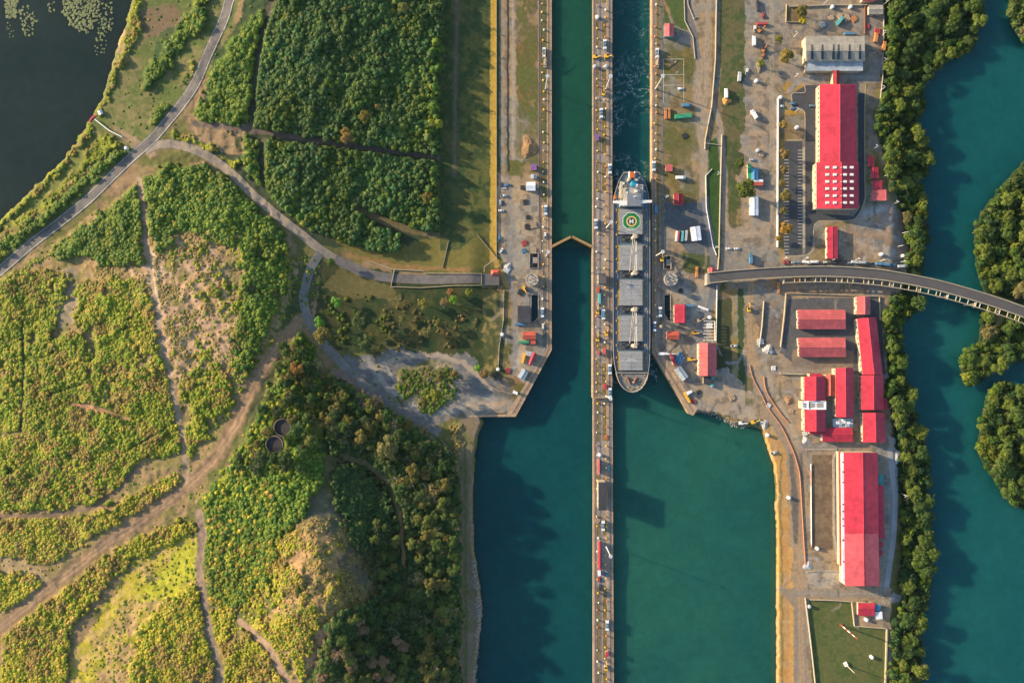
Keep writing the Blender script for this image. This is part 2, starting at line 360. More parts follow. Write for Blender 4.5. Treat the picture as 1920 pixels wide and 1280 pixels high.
# ridge
paint([(390,860),(560,600),(620,700),(700,860),(780,960),(870,1280),(380,1280)], (0.10,0.11,0.035), 0.8, 1, None, (0.17,0.13,0.06))
paint([(560,990),(595,975),(630,1000),(640,1060),(655,1120),(630,1170),(580,1160),(545,1110),(530,1060)], (0.46,0.27,0.12), 4, .9, .43, (0.27,0.17,0.09)); paint([(500,1130),(600,1120),(650,1150),(600,1220),(560,1290),(490,1290),(520,1200)], (0.38,0.22,0.12), 3, .9, .45)
paint([(590,930),(660,920),(670,1000),(625,1000),(590,985),(565,985)], (0.10,0.095,0.085), 2.5, .9, .38, (0.08,0.085,0.05)); paint([(630,1030),(695,1030),(690,1090),(640,1090)], (0.08,0.07,0.055), 2.5, .9, .4)
paint([(520,1140),(620,1130),(590,1200),(540,1290),(470,1290)], (0.42,0.28,0.13), 2, .8, .46)
paint([(700,860),(830,860),(868,1290),(760,1290),(760,1000)], (0.04,0.06,0.025), 1, .9)
paint([(618,685),(650,700),(700,740),(690,750),(625,730)], (0.24,0.17,0.13), 1, .9)
paint([(740,770),(800,800),(850,850),(860,880),(820,860),(770,820)], (0.24,0.2,0.17), 1, .8, .45)
# green slope east of field roads
paint([(560,500),(600,500),(585,590),(560,600),(480,780),(440,800),(520,640)], (0.06,0.07,0.03), 1, .9)
stroke([(0,1175),(60,1128),(130,1072),(200,1018),(290,958),(350,912),(400,862),(440,795),(480,715),(525,645),(560,600)], 24, (0.24,0.155,0.09), .6, 1, 4)
for o_ in (-4, 5): stroke([(0,1175+o_),(60,1128+o_),(130,1072+o_),(200,1018+o_),(290,958+o_),(350,912+o_),(402+o_,862),(443+o_,795),(480+o_,715),(525+o_,645)], 3, (0.34,0.23,0.14), .3, .9)
stroke([(262,335),(268,400),(276,470),(290,560),(305,640),(320,720),(342,820),(352,900)], 9, (0.33,0.24,0.16), .5)
stroke([(0,967),(90,967),(170,952),(225,918),(255,872)], 8, (0.20,0.14,0.09), .5); stroke([(40,600),(43,700),(38,810)], 5, (0.12,0.09,0.06), .5)
stroke([(372,960),(380,1000),(372,1060),(380,1120),(392,1190),(408,1240),(412,1290)], 15, (0.22,0.165,0.12), .5); stroke([(450,1165),(500,1210),(545,1290)], 16, (0.33,0.22,0.14), .8)
stroke([(365,232),(420,238),(500,248),(620,268),(740,285),(826,295)], 10, (0.13,0.10,0.085), .4); stroke([(510,0),(490,60),(478,130),(466,240)], 12, (0.10,0.085,0.06), .5); stroke([(492,262),(490,350)], 8, (0.09,0.08,0.06), .5)
stroke([(670,390),(720,415),(770,432),(825,442)], 12, (0.15,0.12,0.06), .6)
stroke([(640,852),(690,872),(725,900),(748,960),(757,1030),(757,1100),(740,1130)], 12, (0.20,0.17,0.08), .7); stroke([(752,960),(757,1060)], 12, (0.45,0.28,0.12), .7)
stroke([(745,770),(760,800)], 1, grey)
# central green
paint([(600,490),(700,505),(935,540),(935,690),(880,700),(820,660),(700,665),(620,650),(590,600)], (0.028,0.05,0.018), 1, 1, None, (0.055,0.058,0.022))  # lawn: shade of the ridge and trees darkened into the grass colour
paint([(640,500),(740,540),(740,560),(660,560),(600,540)], (0.13,0.11,0.04), 1.2, .9)
paint([(610,440),(720,470),(900,420),(930,500),(760,505),(680,490)], (0.15,0.13,0.035), 1.2, .95); stroke([(650,478),(760,500),(880,505)], 7, (0.27,0.15,0.06), .5, .8)
paint([(825,-300),(922,-300),(922,420),(860,470),(825,470)], (0.045,0.07,0.024), .4, 1, None, (0.085,0.088,0.03))
stroke([(856,-300),(856,80),(853,200),(852,330)], 7, (0.15,0.11,0.08), .3, .7, 3)
paint([(868,60),(918,60),(920,480),(880,440),(868,300)], (0.12,0.115,0.03), 1.2, .6, .45)
paint(rect(919,-300,930.5,490), (0.42,0.27,0.05), .15); stroke([(925,480),(950,535)], 10, (0.36,0.24,0.07), .3)
paint(rect(931,-300,937,320), (0.055,0.085,0.03), .2); paint(rect(937,-300,950,330), (0.25,0.20,0.14), .25); paint([(955,-300),(968,-300),(968,170),(975,240),(1010,235),(1010,300),(955,300)], (0.33,0.27,0.19), .3)
paint([(968,-300),(1012,-300),(1012,225),(975,225),(968,160)], (0.13,0.125,0.04), .3, 1, None, (0.19,0.14,0.06)); stroke([(952.5,-300),(953,0),(952,200),(954,320)], 3.5, (0.02,0.025,0.03), .2, 1, 1)
paint([(934,325),(1028,325),(1028,520),(1000,560),(985,700),(965,700),(962,600),(965,540),(934,470)], (0.33,0.27,0.19), .8, 1, None, (0.40,0.33,0.24))
paint([(958,380),(1012,380),(1015,500),(965,500)], (0.38,0.34,0.27), .8); paint([(970,245),(1012,245),(1012,330),(975,330)], (0.20,0.17,0.08), .8, .8, .4)
stroke([(945,380),(955,470),(958,530),(965,620),(963,700)], 11, (0.22,0.21,0.21), .4, .9, 3)
paint([(966,540),(1030,540),(1030,650),(1000,700),(985,720),(960,700)], (0.26,0.25,0.24), .5)
paint([(970,625),(985,640),(990,700),(965,690)], (0.42,0.38,0.31), .5, .8)
paint(rect(1014,-300,1026,380), (0.16,0.12,0.05), .2, 1, None, (0.11,0.11,0.035)); stroke([(1010,-300),(1012,300),(1012,400),(1012,540)], 5, (0.26,0.22,0.20), .15, 1, 1)
paint([(905,560),(960,545),(960,700),(930,720),(905,690)], (0.07,0.08,0.03), 1, 1, None, (0.22,0.17,0.06))
paint([(640,668),(680,672),(700,660),(760,658),(800,668),(880,665),(905,700),(960,725),(960,782),(870,782),(830,790),(800,805),(740,765),(690,722),(650,692)], (0.125,0.13,0.13), 1.6, 1, None, (0.21,0.185,0.155))  # gravel yard: ridge tree shade put into the dark, cool base tone
paint([(745,690),(790,675),(850,680),(860,700),(850,750),(800,775),(750,730)], (0.13,0.13,0.05), 1.5, .95, None, (0.27,0.22,0.15))
stroke([(700,690),(760,668),(820,665),(870,680),(900,705),(920,730)], 9, (0.33,0.26,0.20), .5); stroke([(690,675),(720,720),(790,775),(850,770),(900,745),(950,750)], 10, (.30,.28,.25), .4, .6, 3); stroke([(720,680),(745,720),(800,785)], 5, (.38,.35,.31), .4, .6); stroke([(860,700),(880,740),(940,765)], 4, (.12,.12,.12), .4, .6); paint([(700,655),(760,650),(700,672)], (.1,.09,.04), 2, .8); stroke([(880,760),(960,762)], 14, (0.42,0.32,0.22), 1, .8, 4)
paint([(860,782),(900,782),(900,800),(885,860),(884,1000),(888,1080),(895,1150),(893,1290),(893,2000),(866,2000),(868,1000),(862,860)], (0.20,0.15,0.10), .3, 1, None, (0.15,0.13,0.06)); stroke([(872,800),(874,1280),(874,1500)], 5, (0.09,0.11,0.03), .3, .7, 2)
# east bank
paint([(1226,-300),(1350,-300),(1350,560),(1300,770),(1226,660)], (0.17,0.145,0.06), .6, 1, None, (0.23,0.18,0.09))
paint([(1244,-300),(1282,-300),(1300,60),(1244,42)], (0.07,0.10,0.03), .4); stroke([(1245,0),(1262,44)], 5, (0.28,0.17,0.09), .3)
paint(rect(1243,85,1300,195), (0.15,0.13,0.045), .5); paint([(1320,270),(1352,255),(1350,490),(1332,470),(1325,340)], (0.035,0.075,0.02), .3)
paint([(1282,-300),(1340,-300),(1334,180),(1330,260),(1325,340),(1310,400),(1295,300),(1300,180),(1300,80)], (0.34,0.26,0.17), .3, 1, None, (0.28,0.22,0.16))
paint([(1245,60),(1300,60),(1300,78),(1243,82)], (0.22,0.21,0.21), .3); paint([(1246,380),(1320,380),(1335,470),(1300,490),(1265,460),(1246,425)], (0.12,0.13,0.14), .3)
paint([(1248,425),(1268,430),(1268,470),(1246,470)], (0.35,0.28,0.18), .5); paint([(1226,460),(1246,430),(1290,470),(1300,520),(1226,530)], (0.33,0.26,0.17), .8, 1, None, (0.27,0.23,0.18)); paint([(1280,472),(1335,480),(1330,512),(1280,512)], (0.07,0.085,0.03), .6)
paint([(1250,500),(1330,520),(1335,640),(1345,720),(1300,760),(1226,655),(1226,500)], (0.26,0.25,0.245), .5, 1, None, (0.33,0.30,0.26)); paint([(1270,530),(1320,555),(1315,600),(1280,600)], (0.32,0.34,0.34), .5)
paint(rect(1344,560,1372,710), (0.06,0.065,0.03), .4); paint([(1372,530),(1385,560),(1385,715),(1374,715)], (0.30,0.23,0.06), .5, 1, None, (0.24,0.2,0.09)); paint(rect(1384,540,1396,720), (0.05,0.075,0.03), .4)
paint([(1295,705),(1365,690),(1420,750),(1420,795),(1350,775),(1305,770)], (0.36,0.33,0.29), .6, 1, None, (0.27,0.25,0.23))
paint([(1396,530),(1670,530),(1670,1290),(1456,1290),(1456,900),(1430,800),(1396,740)], (0.36,0.29,0.21), .6, 1, None, (0.27,0.23,0.185))
paint([(1352,-300),(1400,-300),(1405,140),(1395,300),(1370,520),(1352,540)], (0.065,0.085,0.03), .5, 1, None, (0.14,0.12,0.055))
stroke([(1346,-300),(1344,120),(1336,190),(1350,240),(1356,330),(1357,430),(1372,440),(1440,440)], 10, (0.23,0.21,0.19), .3, 1, 2)
stroke([(1335,200),(1352,240),(1360,330),(1362,430)], 8, (0.32,0.26,0.2), .3, .8)
paint([(1402,-300),(1462,-300),(1462,500),(1350,520),(1350,440),(1395,420),(1380,330),(1395,240)], (0.25,0.24,0.235), .7, 1, None, (0.31,0.27,0.22)); stroke([(1447,-300),(1447,200),(1445,330),(1440,450)], 12, (0.24,0.24,0.24), .3, .9, 2)
paint([(1372,270),(1395,290),(1385,330),(1372,320)], (0.06,0.075,0.03), .6)
paint([(1456,-300),(1668,-300),(1668,160),(1640,240),(1665,330),(1695,400),(1700,505),(1456,505)], (0.24,0.23,0.225), .4, 1, None, (0.29,0.26,0.22)); paint(rect(1475,12,1512,42), (0.22,0.15,0.07), .2)
paint([(1460,155),(1508,155),(1508,175),(1485,175),(1485,200),(1510,210),(1510,262),(1475,262),(1460,490)], (0.36,0.24,0.06), .3); paint(rect(1462,215,1508,262), (0.17,0.14,0.08), .4, .9); paint(rect(1461,260,1471,490), (0.33,0.23,0.07), .4, .9)
paint([(1655,157),(1622,157),(1614,200),(1614,300),(1620,380),(1600,405),(1560,418),(1530,425),(1525,440),(1528,470),(1510,490),(1700,490),(1700,430),(1690,395),(1650,300),(1640,240)], (0.20,0.18,0.08), .2); paint([(1626,160),(1640,160),(1634,290),(1628,290)], (0.22,0.2,0.18), .3)
paint([(1622,395),(1670,375),(1693,400),(1695,440),(1700,488),(1572,488),(1572,430),(1600,415)], (0.26,0.21,0.17), .6, 1, None, (0.33,0.32,0.31)); paint([(1530,428),(1550,424),(1550,486),(1525,486)], (0.17,0.16,0.09), .5)
paint([(1396,500),(1700,500),(1700,553),(1396,553)], (0.20,0.19,0.18), .7, 1, None, (0.31,0.22,0.15)); 
paint([(1412,560),(1472,552),(1462,655),(1416,655)], (0.17,0.155,0.15), .3); paint([(1396,560),(1416,560),(1424,640),(1410,720),(1396,700)], (0.38,0.28,0.17), .5, 1, None, (0.27,0.24,0.2))
paint([(1478,560),(1650,556),(1660,700),(1600,702),(1500,690),(1462,660)], (0.09,0.09,0.095), .2); paint([(1485,655),(1600,655),(1600,700),(1485,700)], (0.21,0.18,0.16), .8)
paint([(1430,800),(1445,790),(1475,850),(1480,1000),(1490,1290),(1490,2000),(1456,2000),(1456,900)], (0.50,0.29,0.11), .4, 1, None, (0.42,0.29,0.15)); stroke([(1464,850),(1466,1100),(1467,1400)], 4, (0.17,0.16,0.05), .5, .8); stroke([(1483,1030),(1485,1500)], 8, (0.55,0.34,0.13), .2)
paint([(1480,850),(1505,850),(1508,900),(1506,1015),(1490,1020),(1484,960)], (0.15,0.14,0.135), .3); paint([(1488,1100),(1512,1100),(1515,1500),(1490,1500)], (0.25,0.23,0.21), .3)
paint(rect(1522,852,1561,1030), (0.15,0.12,0.095), .15, 1, None, (0.19,0.15,0.11)); paint([(1510,1068),(1575,1068),(1575,1102),(1520,1102)], (0.42,0.40,0.36), .3)
paint([(1455,1102),(1660,1102),(1660,1122),(1515,1122),(1490,1140)], (0.28,0.24,0.2), .3); paint([(1516,1124),(1597,1126),(1602,1176),(1662,1178),(1660,1500),(1530,1500)], (0.075,0.10,0.03), .3, 1, None, (0.115,0.12,0.04))
paint([(1640,840),(1668,840),(1690,870),(1675,1000),(1668,1110),(1650,1110)], (0.24,0.26,0.27), .4); paint([(1655,800),(1690,840),(1690,880),(1668,870)], (0.36,0.36,0.36), 1, .9, .42); paint([(1655,1115),(1685,1115),(1690,1130),(1645,1135)], (0.36,0.34,0.32), 1.2, .9)
paint([(1668,-300),(1900,-300),(1900,2000),(1690,2000),(1690,1150),(1690,1000),(1680,850),(1662,740),(1665,600),(1700,520),(1700,420),(1650,270)], (0.025,0.045,0.018), .8)
paint([(1790,250),(2300,100),(2300,1100),(1990,1000),(1800,900)], (0.025,0.045,0.018), .3)
# ---- vegetation cover: where it stands, and the mass of stems under the leaf clumps
MAIN = [(438,-300),(434,-40),(427,10),(418,40),(402,75),(387,108),(367,155),(342,193),(312,230),(284,262),(250,292),(213,327),(168,371),(118,412),(60,456),(0,507),(-80,570),(-300,760)]
TR = [([(0,1175),(60,1128),(130,1072),(200,1018),(290,958),(350,912),(400,862),(440,795),(480,715),(525,645),(560,600)], 30), ([(262,335),(268,400),(276,470),(290,560),(305,640),(320,720),(342,820),(352,900)], 11), ([(0,967),(90,967),(170,952),(225,918),(255,872)], 10), ([(40,600),(43,700),(38,810),(0,815)], 6),
      ([(372,960),(380,1000),(372,1060),(380,1120),(392,1190),(408,1240),(412,1290)], 18), ([(450,1165),(500,1210),(545,1290)], 16), ([(365,232),(420,238),(500,248),(620,268),(740,285),(826,295)], 12), ([(510,0),(490,60),(478,130),(466,240)], 14), ([(492,262),(490,350)], 8), ([(670,390),(720,415),(770,432),(825,442)], 12),
      ([(640,852),(690,872),(725,900),(748,960),(757,1030),(757,1100),(740,1130)], 12), ([(130,755),(180,765),(240,785)], 9), ([(529,801),(529,801.1)], 38), ([(514,833),(514,833.1)], 38), (MAIN, 24), ([(284,273),(322,270),(360,279),(400,299),(440,330),(470,361),(520,404),(570,443),(598,466)], 20), ([(60,630),(60,640)], 14), ([(90,740),(150,720)], 4), ([(230,850),(330,790),(335,700)], 3)]
LIT = 1.5*np.array([(0.17,0.195,0.014),(0.12,0.175,0.013),(0.21,0.20,0.02),(0.09,0.14,0.012),(0.19,0.205,0.015),(0.25,0.18,0.035)]); GOLD = 1.45*np.array([(0.25,0.23,0.02),(0.19,0.21,0.016),(0.28,0.22,0.03),(0.14,0.18,0.014),(0.31,0.22,0.05)]); GRN = 0.92*np.array([(0.038,0.105,0.032),(0.07,0.13,0.03),(0.035,0.085,0.03),(0.10,0.14,0.035),(0.05,0.10,0.025)]); DRY = 1.2*np.array([(0.28,0.18,0.07),(0.24,0.20,0.06),(0.30,0.22,0.09),(0.16,0.14,0.04)]); MID = 1.3*np.array([(0.07,0.13,0.018),(0.11,0.16,0.018),(0.045,0.10,0.016),(0.15,0.17,0.02)]); GRASS = 1.3*np.array([(0.24,0.25,0.03),(0.20,0.24,0.03),(0.3,0.24,0.06)])  # LIT and GOLD: warm sun glow over the west side put into leaf colours
N1 = [(512,-120),(826,-120),(828,20),(826,60),(830,100),(820,140),(818,288),(740,280),(620,262),(520,246),(474,236),(480,150),(492,80)]
N2 = [(497,262),(620,275),(740,291),(820,302),(820,436),(780,426),(735,412),(690,388),(670,392),(700,420),(752,440),(750,462),(730,474),(690,466),(640,452),(580,425),(520,385),(497,350)]
SP_CANE = [
 (N1, 5.2, .9, 2.4, 1.3, np.vstack([GRN, GRN*1.25, MID*.7]), {}), (N1, 17, 2.2, 3.6, 1.3, np.vstack([GRN, MID*.8]), dict(keep=.3)), ([(806,-100),(826,-100),(828,20),(828,60),(830,100),(820,140),(818,288),(800,288)], 10, 2.6, 4.4, 2.4, np.vstack([GRN, MID]), {}), (N2, 5.2, .9, 2.4, 1.3, np.vstack([GRN, GRN*1.25, MID*.7]), {}), (N2, 17, 2.2, 3.6, 1.3, np.vstack([GRN, MID*.8]), dict(keep=.3)), ([(800,300),(820,302),(820,436),(802,432)], 10, 2.4, 4.2, 2.2, np.vstack([GRN, MID]), {}),
 ([(395,210),(385,170),(400,120),(440,75),(470,40),(505,8),(500,60),(480,130),(462,225),(430,215)], 6.5, 1.8, 3.2, 1.2, MID, {}), ([(460,255),(485,262),(490,350),(465,330),(455,290)], 6, 1.5, 2.8, 1.1, MID, {}), ([(375,180),(400,210),(460,235),(440,245),(390,225),(360,210)], 6, 1.3, 2.3, 1.1, MID, dict(keep=.6))]
SP_WEST = [
 ([(258,345),(264,480),(262,490),(200,500),(150,480),(90,480),(85,478),(160,420),(215,380)], 5.6, 1.1, 2.2, 1.1, MID, {}), ([(268,335),(300,312),(390,312),(450,350),(480,400),(430,460),(330,430),(300,480),(275,440)], 5.6, 1.1, 2.3, 1.1, MID, {}),
 ([(430,360),(520,430),(548,480),(540,540),(500,620),(450,720),(430,660),(460,560),(450,470)], 5.6, 1.2, 2.2, 1.2, MID, dict(thr=.40)), ([(300,440),(460,440),(460,620),(440,720),(430,780),(360,850),(330,720),(318,640),(330,560)], 5.2, .8, 1.8, 1.0, LIT, dict(thr=.60)),
 ([(270,430),(470,440),(450,720),(330,720)], 5.0, .6, 1.2, .9, DRY, dict(thr=.52, nseed=3)), ([(325,700),(440,680),(430,780),(355,862),(335,770)], 5.0, .8, 1.7, 1.0, LIT, dict(thr=.47)), ([(240,500),(300,520),(290,600),(230,560),(150,500)], 5, .6, 1.3, .9, DRY, dict(thr=.42)),
 ([(0,525),(90,500),(130,515),(90,640),(140,620),(140,530),(240,520),(285,560),(300,650),(322,740),(340,850),(260,860),(200,940),(90,960),(0,958),(-60,950),(-60,560)], 5.0, .95, 1.75, 1.05, LIT, dict(thr=.37)), ([(-60,975),(190,962),(330,885),(345,910),(290,940),(190,1000),(95,1055),(0,1040),(-60,1040)], 5.0, .9, 1.7, 1.0, GOLD, dict(thr=.30)),
 ([(-40,1075),(60,1075),(90,1110),(30,1140),(-40,1150)], 5.0, .9, 1.8, 1.1, GOLD, dict(thr=.35)), ([(5,1200),(60,1140),(140,1090),(230,1020),(350,975),(372,1000),(340,1010),(250,1050),(190,1110),(130,1180),(120,1290),(0,1290)], 5.0, 1.0, 2.0, 1.2, GOLD, dict(thr=.28)), ([(260,1180),(330,1110),(370,1090),(395,1200),(400,1290),(240,1290)], 5.0, .9, 1.9, 1.1, GOLD, dict(thr=.28)),
 ([(140,1280),(250,1070),(340,1000),(372,1010),(370,1110),(290,1150),(240,1290)], 7.5, .5, 1.5, .9, GRASS, dict(thr=.45, nseed=5)), ([(-60,975),(190,962),(95,1055),(-60,1040)], 9, .8, 1.4, 1, DRY, dict(thr=.5)), ([(0,640),(300,640),(300,860),(0,940)], 11, .8, 1.5, 1, DRY, dict(thr=.47, nseed=2)),
 ([(265,30),(262,-30),(249,-30),(240,40),(232,80),(215,120),(200,170),(172,222),(186,215),(213,160),(235,100),(262,50)], 5, .8, 1.6, .9, LIT, dict(keep=.8)), ([(167,232),(140,272),(90,330),(30,385),(0,415),(-60,455),(-60,462),(0,425),(40,392),(100,335),(150,275),(175,238)], 4.4, .8, 1.5, .9, LIT, {}),
 ([(375,10),(395,0),(400,-40),(370,-40),(350,30),(308,80),(307,100),(328,104),(350,75),(372,50)], 5, 1.2, 2.4, 1.2, MID, {}), ([(298,104),(322,106),(318,120),(290,148),(268,175),(268,165),(280,120)], 5, 1.2, 2.0, 1.2, MID, {}), ([(310,192),(318,197),(285,230),(278,226),(290,205)], 4.5, 1, 1.8, 1.3, MID, {}),
 ([(225,275),(232,285),(160,350),(60,435),(0,480),(-60,520),(-60,500),(0,455),(80,395),(180,310)], 5, 1, 2, 1.1, MID, {}), ([(190,250),(222,268),(160,320),(60,410),(0,460),(0,440),(60,390),(130,330)], 6, .7, 1.4, .8, LIT, dict(keep=.6)), ([(350,160),(357,115),(365,120),(345,165),(325,185)], 5, .7, 1.3, .8, LIT, dict(keep=.7)), ([(0,533),(60,490),(130,440),(200,390),(255,340),(258,346),(160,422),(90,480),(0,545)], 4, .7, 1.4, .8, GRASS, {}), ([(320,250),(400,270),(450,310),(440,320),(390,285),(320,270)], 6, .8, 1.6, 1, LIT, dict(thr=.5)), ([(0,520),(260,340),(440,340),(560,500),(540,600),(440,800),(360,960),(0,1180)], 13, .6, 1.3, .9, LIT, dict(keep=.6)), ([(0,1060),(350,960),(400,1000),(400,1290),(0,1290)], 12, .5, 1.2, .9, GOLD, dict(keep=.5)), ([(250,0),(500,0),(440,200),(300,270),(215,330),(0,500),(0,420),(170,225)], 13, .6, 1.3, .9, MID, dict(keep=.4))]
SP_HILL = [
 ([(378,940),(440,850),(480,790),(555,620),(580,640),(600,700),(610,800),(600,900),(560,970),(520,1010),(500,1100),(440,1140),(390,1120),(380,1020)], 6, 1.3, 2.6, 1.1, MID, dict(thr=.25)), ([(390,1040),(520,1000),(560,985),(545,1060),(600,1160),(560,1290),(420,1290),(395,1190)], 5.2, .9, 1.9, 1.1, GOLD, dict(thr=.42)),
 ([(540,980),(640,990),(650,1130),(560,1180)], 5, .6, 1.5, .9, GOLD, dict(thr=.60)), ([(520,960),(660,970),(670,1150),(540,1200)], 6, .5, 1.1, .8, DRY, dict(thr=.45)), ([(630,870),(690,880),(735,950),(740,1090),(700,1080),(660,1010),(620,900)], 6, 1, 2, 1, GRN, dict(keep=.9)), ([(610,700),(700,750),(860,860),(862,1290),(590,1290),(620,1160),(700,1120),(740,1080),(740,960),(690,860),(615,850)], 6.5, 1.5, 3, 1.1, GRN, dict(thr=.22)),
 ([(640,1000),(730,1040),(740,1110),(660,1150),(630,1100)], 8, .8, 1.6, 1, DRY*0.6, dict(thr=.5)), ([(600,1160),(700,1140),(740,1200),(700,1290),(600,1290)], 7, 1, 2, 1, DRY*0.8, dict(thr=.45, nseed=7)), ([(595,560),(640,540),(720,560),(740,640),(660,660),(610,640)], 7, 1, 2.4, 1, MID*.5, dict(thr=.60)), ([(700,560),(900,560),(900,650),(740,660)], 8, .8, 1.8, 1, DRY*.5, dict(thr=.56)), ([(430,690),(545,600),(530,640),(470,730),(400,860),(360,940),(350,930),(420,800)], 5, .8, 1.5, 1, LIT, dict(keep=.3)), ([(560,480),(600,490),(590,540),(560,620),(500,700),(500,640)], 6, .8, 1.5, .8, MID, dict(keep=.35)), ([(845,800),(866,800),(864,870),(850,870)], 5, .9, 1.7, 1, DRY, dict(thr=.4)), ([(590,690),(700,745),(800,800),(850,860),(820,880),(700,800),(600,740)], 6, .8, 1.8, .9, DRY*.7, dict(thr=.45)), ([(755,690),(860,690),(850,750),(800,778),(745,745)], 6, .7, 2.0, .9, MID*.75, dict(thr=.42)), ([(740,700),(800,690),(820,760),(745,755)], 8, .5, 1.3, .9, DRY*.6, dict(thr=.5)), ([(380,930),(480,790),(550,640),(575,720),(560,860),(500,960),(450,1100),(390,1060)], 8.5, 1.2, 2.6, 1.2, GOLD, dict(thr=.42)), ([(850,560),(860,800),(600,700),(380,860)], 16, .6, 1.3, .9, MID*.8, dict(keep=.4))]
COV = np.zeros(PX.shape); CCOL = np.zeros(PX.shape + (3,))
H += (fbm(PX, PY, 30, 17, 5) - .5) * 11 * sst(.3, .9, 1 - np.hypot((PX - 590) / 170, (PY - 1090) / 190))
def cover(specs, scale=1.0):
    for poly, step, r0, r1, hk, pal, kw in specs:
        if step > 8 or kw.get('keep', 1) < .55 or pal is GRASS: continue
        lift = {id(LIT): 1.7, id(GOLD): 1.7, id(MID): 2.7, id(GRN): 4.8}.get(id(pal), 4.8 if len(pal) > 12 else 0.7) * scale
        sl, k = mask(poly, 1.0 if poly is N1 or poly is N2 else 1.9); k = k.astype(float)
        if kw.get('thr') is not None:
            ns = kw.get('nseed', 0); t_ = kw['thr']
            k = k * sst(t_ - .05, t_ + .05, fbm(PX[sl], PY[sl], 34, 40 + ns) * .6 + vnoise(PX[sl], PY[sl], 9, 44 + ns) * .15 + .125)
        X, Y = PX[sl], PY[sl]
        for pts, wd in TR:
            if max(p[0] for p in pts) < X.min() - wd or min(p[0] for p in pts) > X.max() + wd or max(p[1] for p in pts) < Y.min() - wd or min(p[1] for p in pts) > Y.max() + wd: continue
            for (ax, ay), (bx, by) in zip(pts[:-1], pts[1:]):
                t2 = np.clip(((X-ax)*(bx-ax) + (Y-ay)*(by-ay)) / ((bx-ax)**2 + (by-ay)**2 + 1e-9), 0, 1); k = k * sst(wd/2 - 1, wd/2 + 1, np.hypot(X-ax-t2*(bx-ax), Y-ay-t2*(by-ay)))
        up = k * lift > COV[sl]; c = COV[sl]; c[up] = (k * lift)[up]; COV[sl] = c
        q_ = CCOL[sl]; q_[k > .3] = pal.mean(0) * 0.75; br = sst(.54, .64, fbm(X, Y, 26, 99)) * (pal is LIT or pal is GOLD) * (k > .3); q_ = lerp(q_, np.array((0.22, 0.15, 0.06)), br * .7); CCOL[sl] = q_
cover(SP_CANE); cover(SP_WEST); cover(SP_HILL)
COV = blur(COV, 1)
H += COV * (0.55 + 0.9 * fbm(PX, PY, 11, 70, 3)) + sst(3, 4.5, COV) * (fbm(PX + PY * .35, PY * .6, 34, 75, 3) - .5) * 6 + sst(1, 1.6, COV) * (1 - sst(3, 4.5, COV)) * (fbm(PX, PY, 26, 85, 3) - .5) * 4.5
cm = sst(0.3, 0.9, COV); CCOL = blur(CCOL, 1) * (0.6 + 0.8 * n3)[..., None]
C[:] = lerp(C, CCOL, cm * 0.9)
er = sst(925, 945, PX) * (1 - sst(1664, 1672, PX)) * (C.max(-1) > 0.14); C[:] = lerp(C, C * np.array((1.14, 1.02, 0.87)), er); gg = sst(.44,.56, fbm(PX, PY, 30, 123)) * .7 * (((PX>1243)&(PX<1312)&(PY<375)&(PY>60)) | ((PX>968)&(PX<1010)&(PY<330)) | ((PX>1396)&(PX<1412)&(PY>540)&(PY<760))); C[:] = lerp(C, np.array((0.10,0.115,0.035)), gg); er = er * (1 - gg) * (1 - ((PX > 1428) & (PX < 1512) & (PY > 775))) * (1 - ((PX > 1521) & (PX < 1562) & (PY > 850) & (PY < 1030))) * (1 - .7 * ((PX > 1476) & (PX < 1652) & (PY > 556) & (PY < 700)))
wn = sst(0.44, 0.58, fbm(PX, PY, 28, 81)) * 0.42 * er; C[:] = lerp(C, np.array((0.42, 0.29, 0.17)), wn)
wn = sst(0.52, 0.64, fbm(PX, PY, 36, 91)) * 0.5 * er; C[:] = lerp(C, np.array((0.24, 0.26, 0.25)), wn)
wn = sst(0.56, 0.66, fbm(PX, PY, 12, 95)) * 0.5 * er; C[:] = lerp(C, np.array((0.10, 0.09, 0.08)), wn)
LANE = (0.36, 0.29, 0.21); RUT = (0.46, 0.38, 0.28); DK = (0.10, 0.095, 0.085)
for pts, wd_, c_ in (([(1290,-60),(1298,60),(1312,110),(1308,180),(1312,250),(1322,300),(1318,360)], 14, LANE), ([(1330,-60),(1326,60),(1324,180),(1314,250)], 9, LANE), ([(1300,60),(1284,68),(1262,70)], 8, (.2,.2,.2)), ([(1336,190),(1352,240),(1358,330),(1358,420),(1378,438),(1440,436),(1447,380),(1447,-60)], 9, LANE),
    ([(1362,440),(1360,500),(1385,505),(1440,500)], 12, (.24,.22,.2)), ([(1410,500),(1405,620),(1412,680),(1430,720),(1465,780),(1492,850),(1504,940),(1500,1080),(1502,1200),(1508,1400)], 12, (.42,.28,.16)), ([(1436,690),(1452,740),(1480,790),(1500,840)], 8, RUT), ([(950,335),(962,420),(956,520),(968,600),(962,690)], 10, (.26,.24,.22)), ([(962,-60),(962,300)], 4, RUT), ([(943,-60),(943,320)], 4, LANE),
    ([(1310,560),(1322,600),(1300,650),(1290,690)], 14, (.2,.2,.21)), ([(1296,540),(1270,528),(1240,532)], 10, (.17,.18,.19)), ([(1600,440),(1660,440),(1690,470)], 16, (.33,.22,.14)), ([(1620,400),(1660,390)], 14, (.36,.36,.36)), ([(1480,170),(1500,150),(1560,145),(1640,145)], 10, (.3,.29,.28)), ([(1500,835),(1560,835),(1660,838)], 10, (.22,.21,.2)), ([(1495,1112),(1650,1112)], 12, (.3,.26,.21)), ([(1420,700),(1500,694),(1600,695)], 10, (.3,.25,.2))):
    stroke(pts, wd_, c_, .35, .75, 2.5, .3)
    if wd_ > 8:
        for o_ in (-2.6, 2.6): stroke([(x + o_, y) for x, y in pts], 1.6, tuple(v * 1.25 for v in c_), .3, .5, .8)
rs_ = random.Random(3)
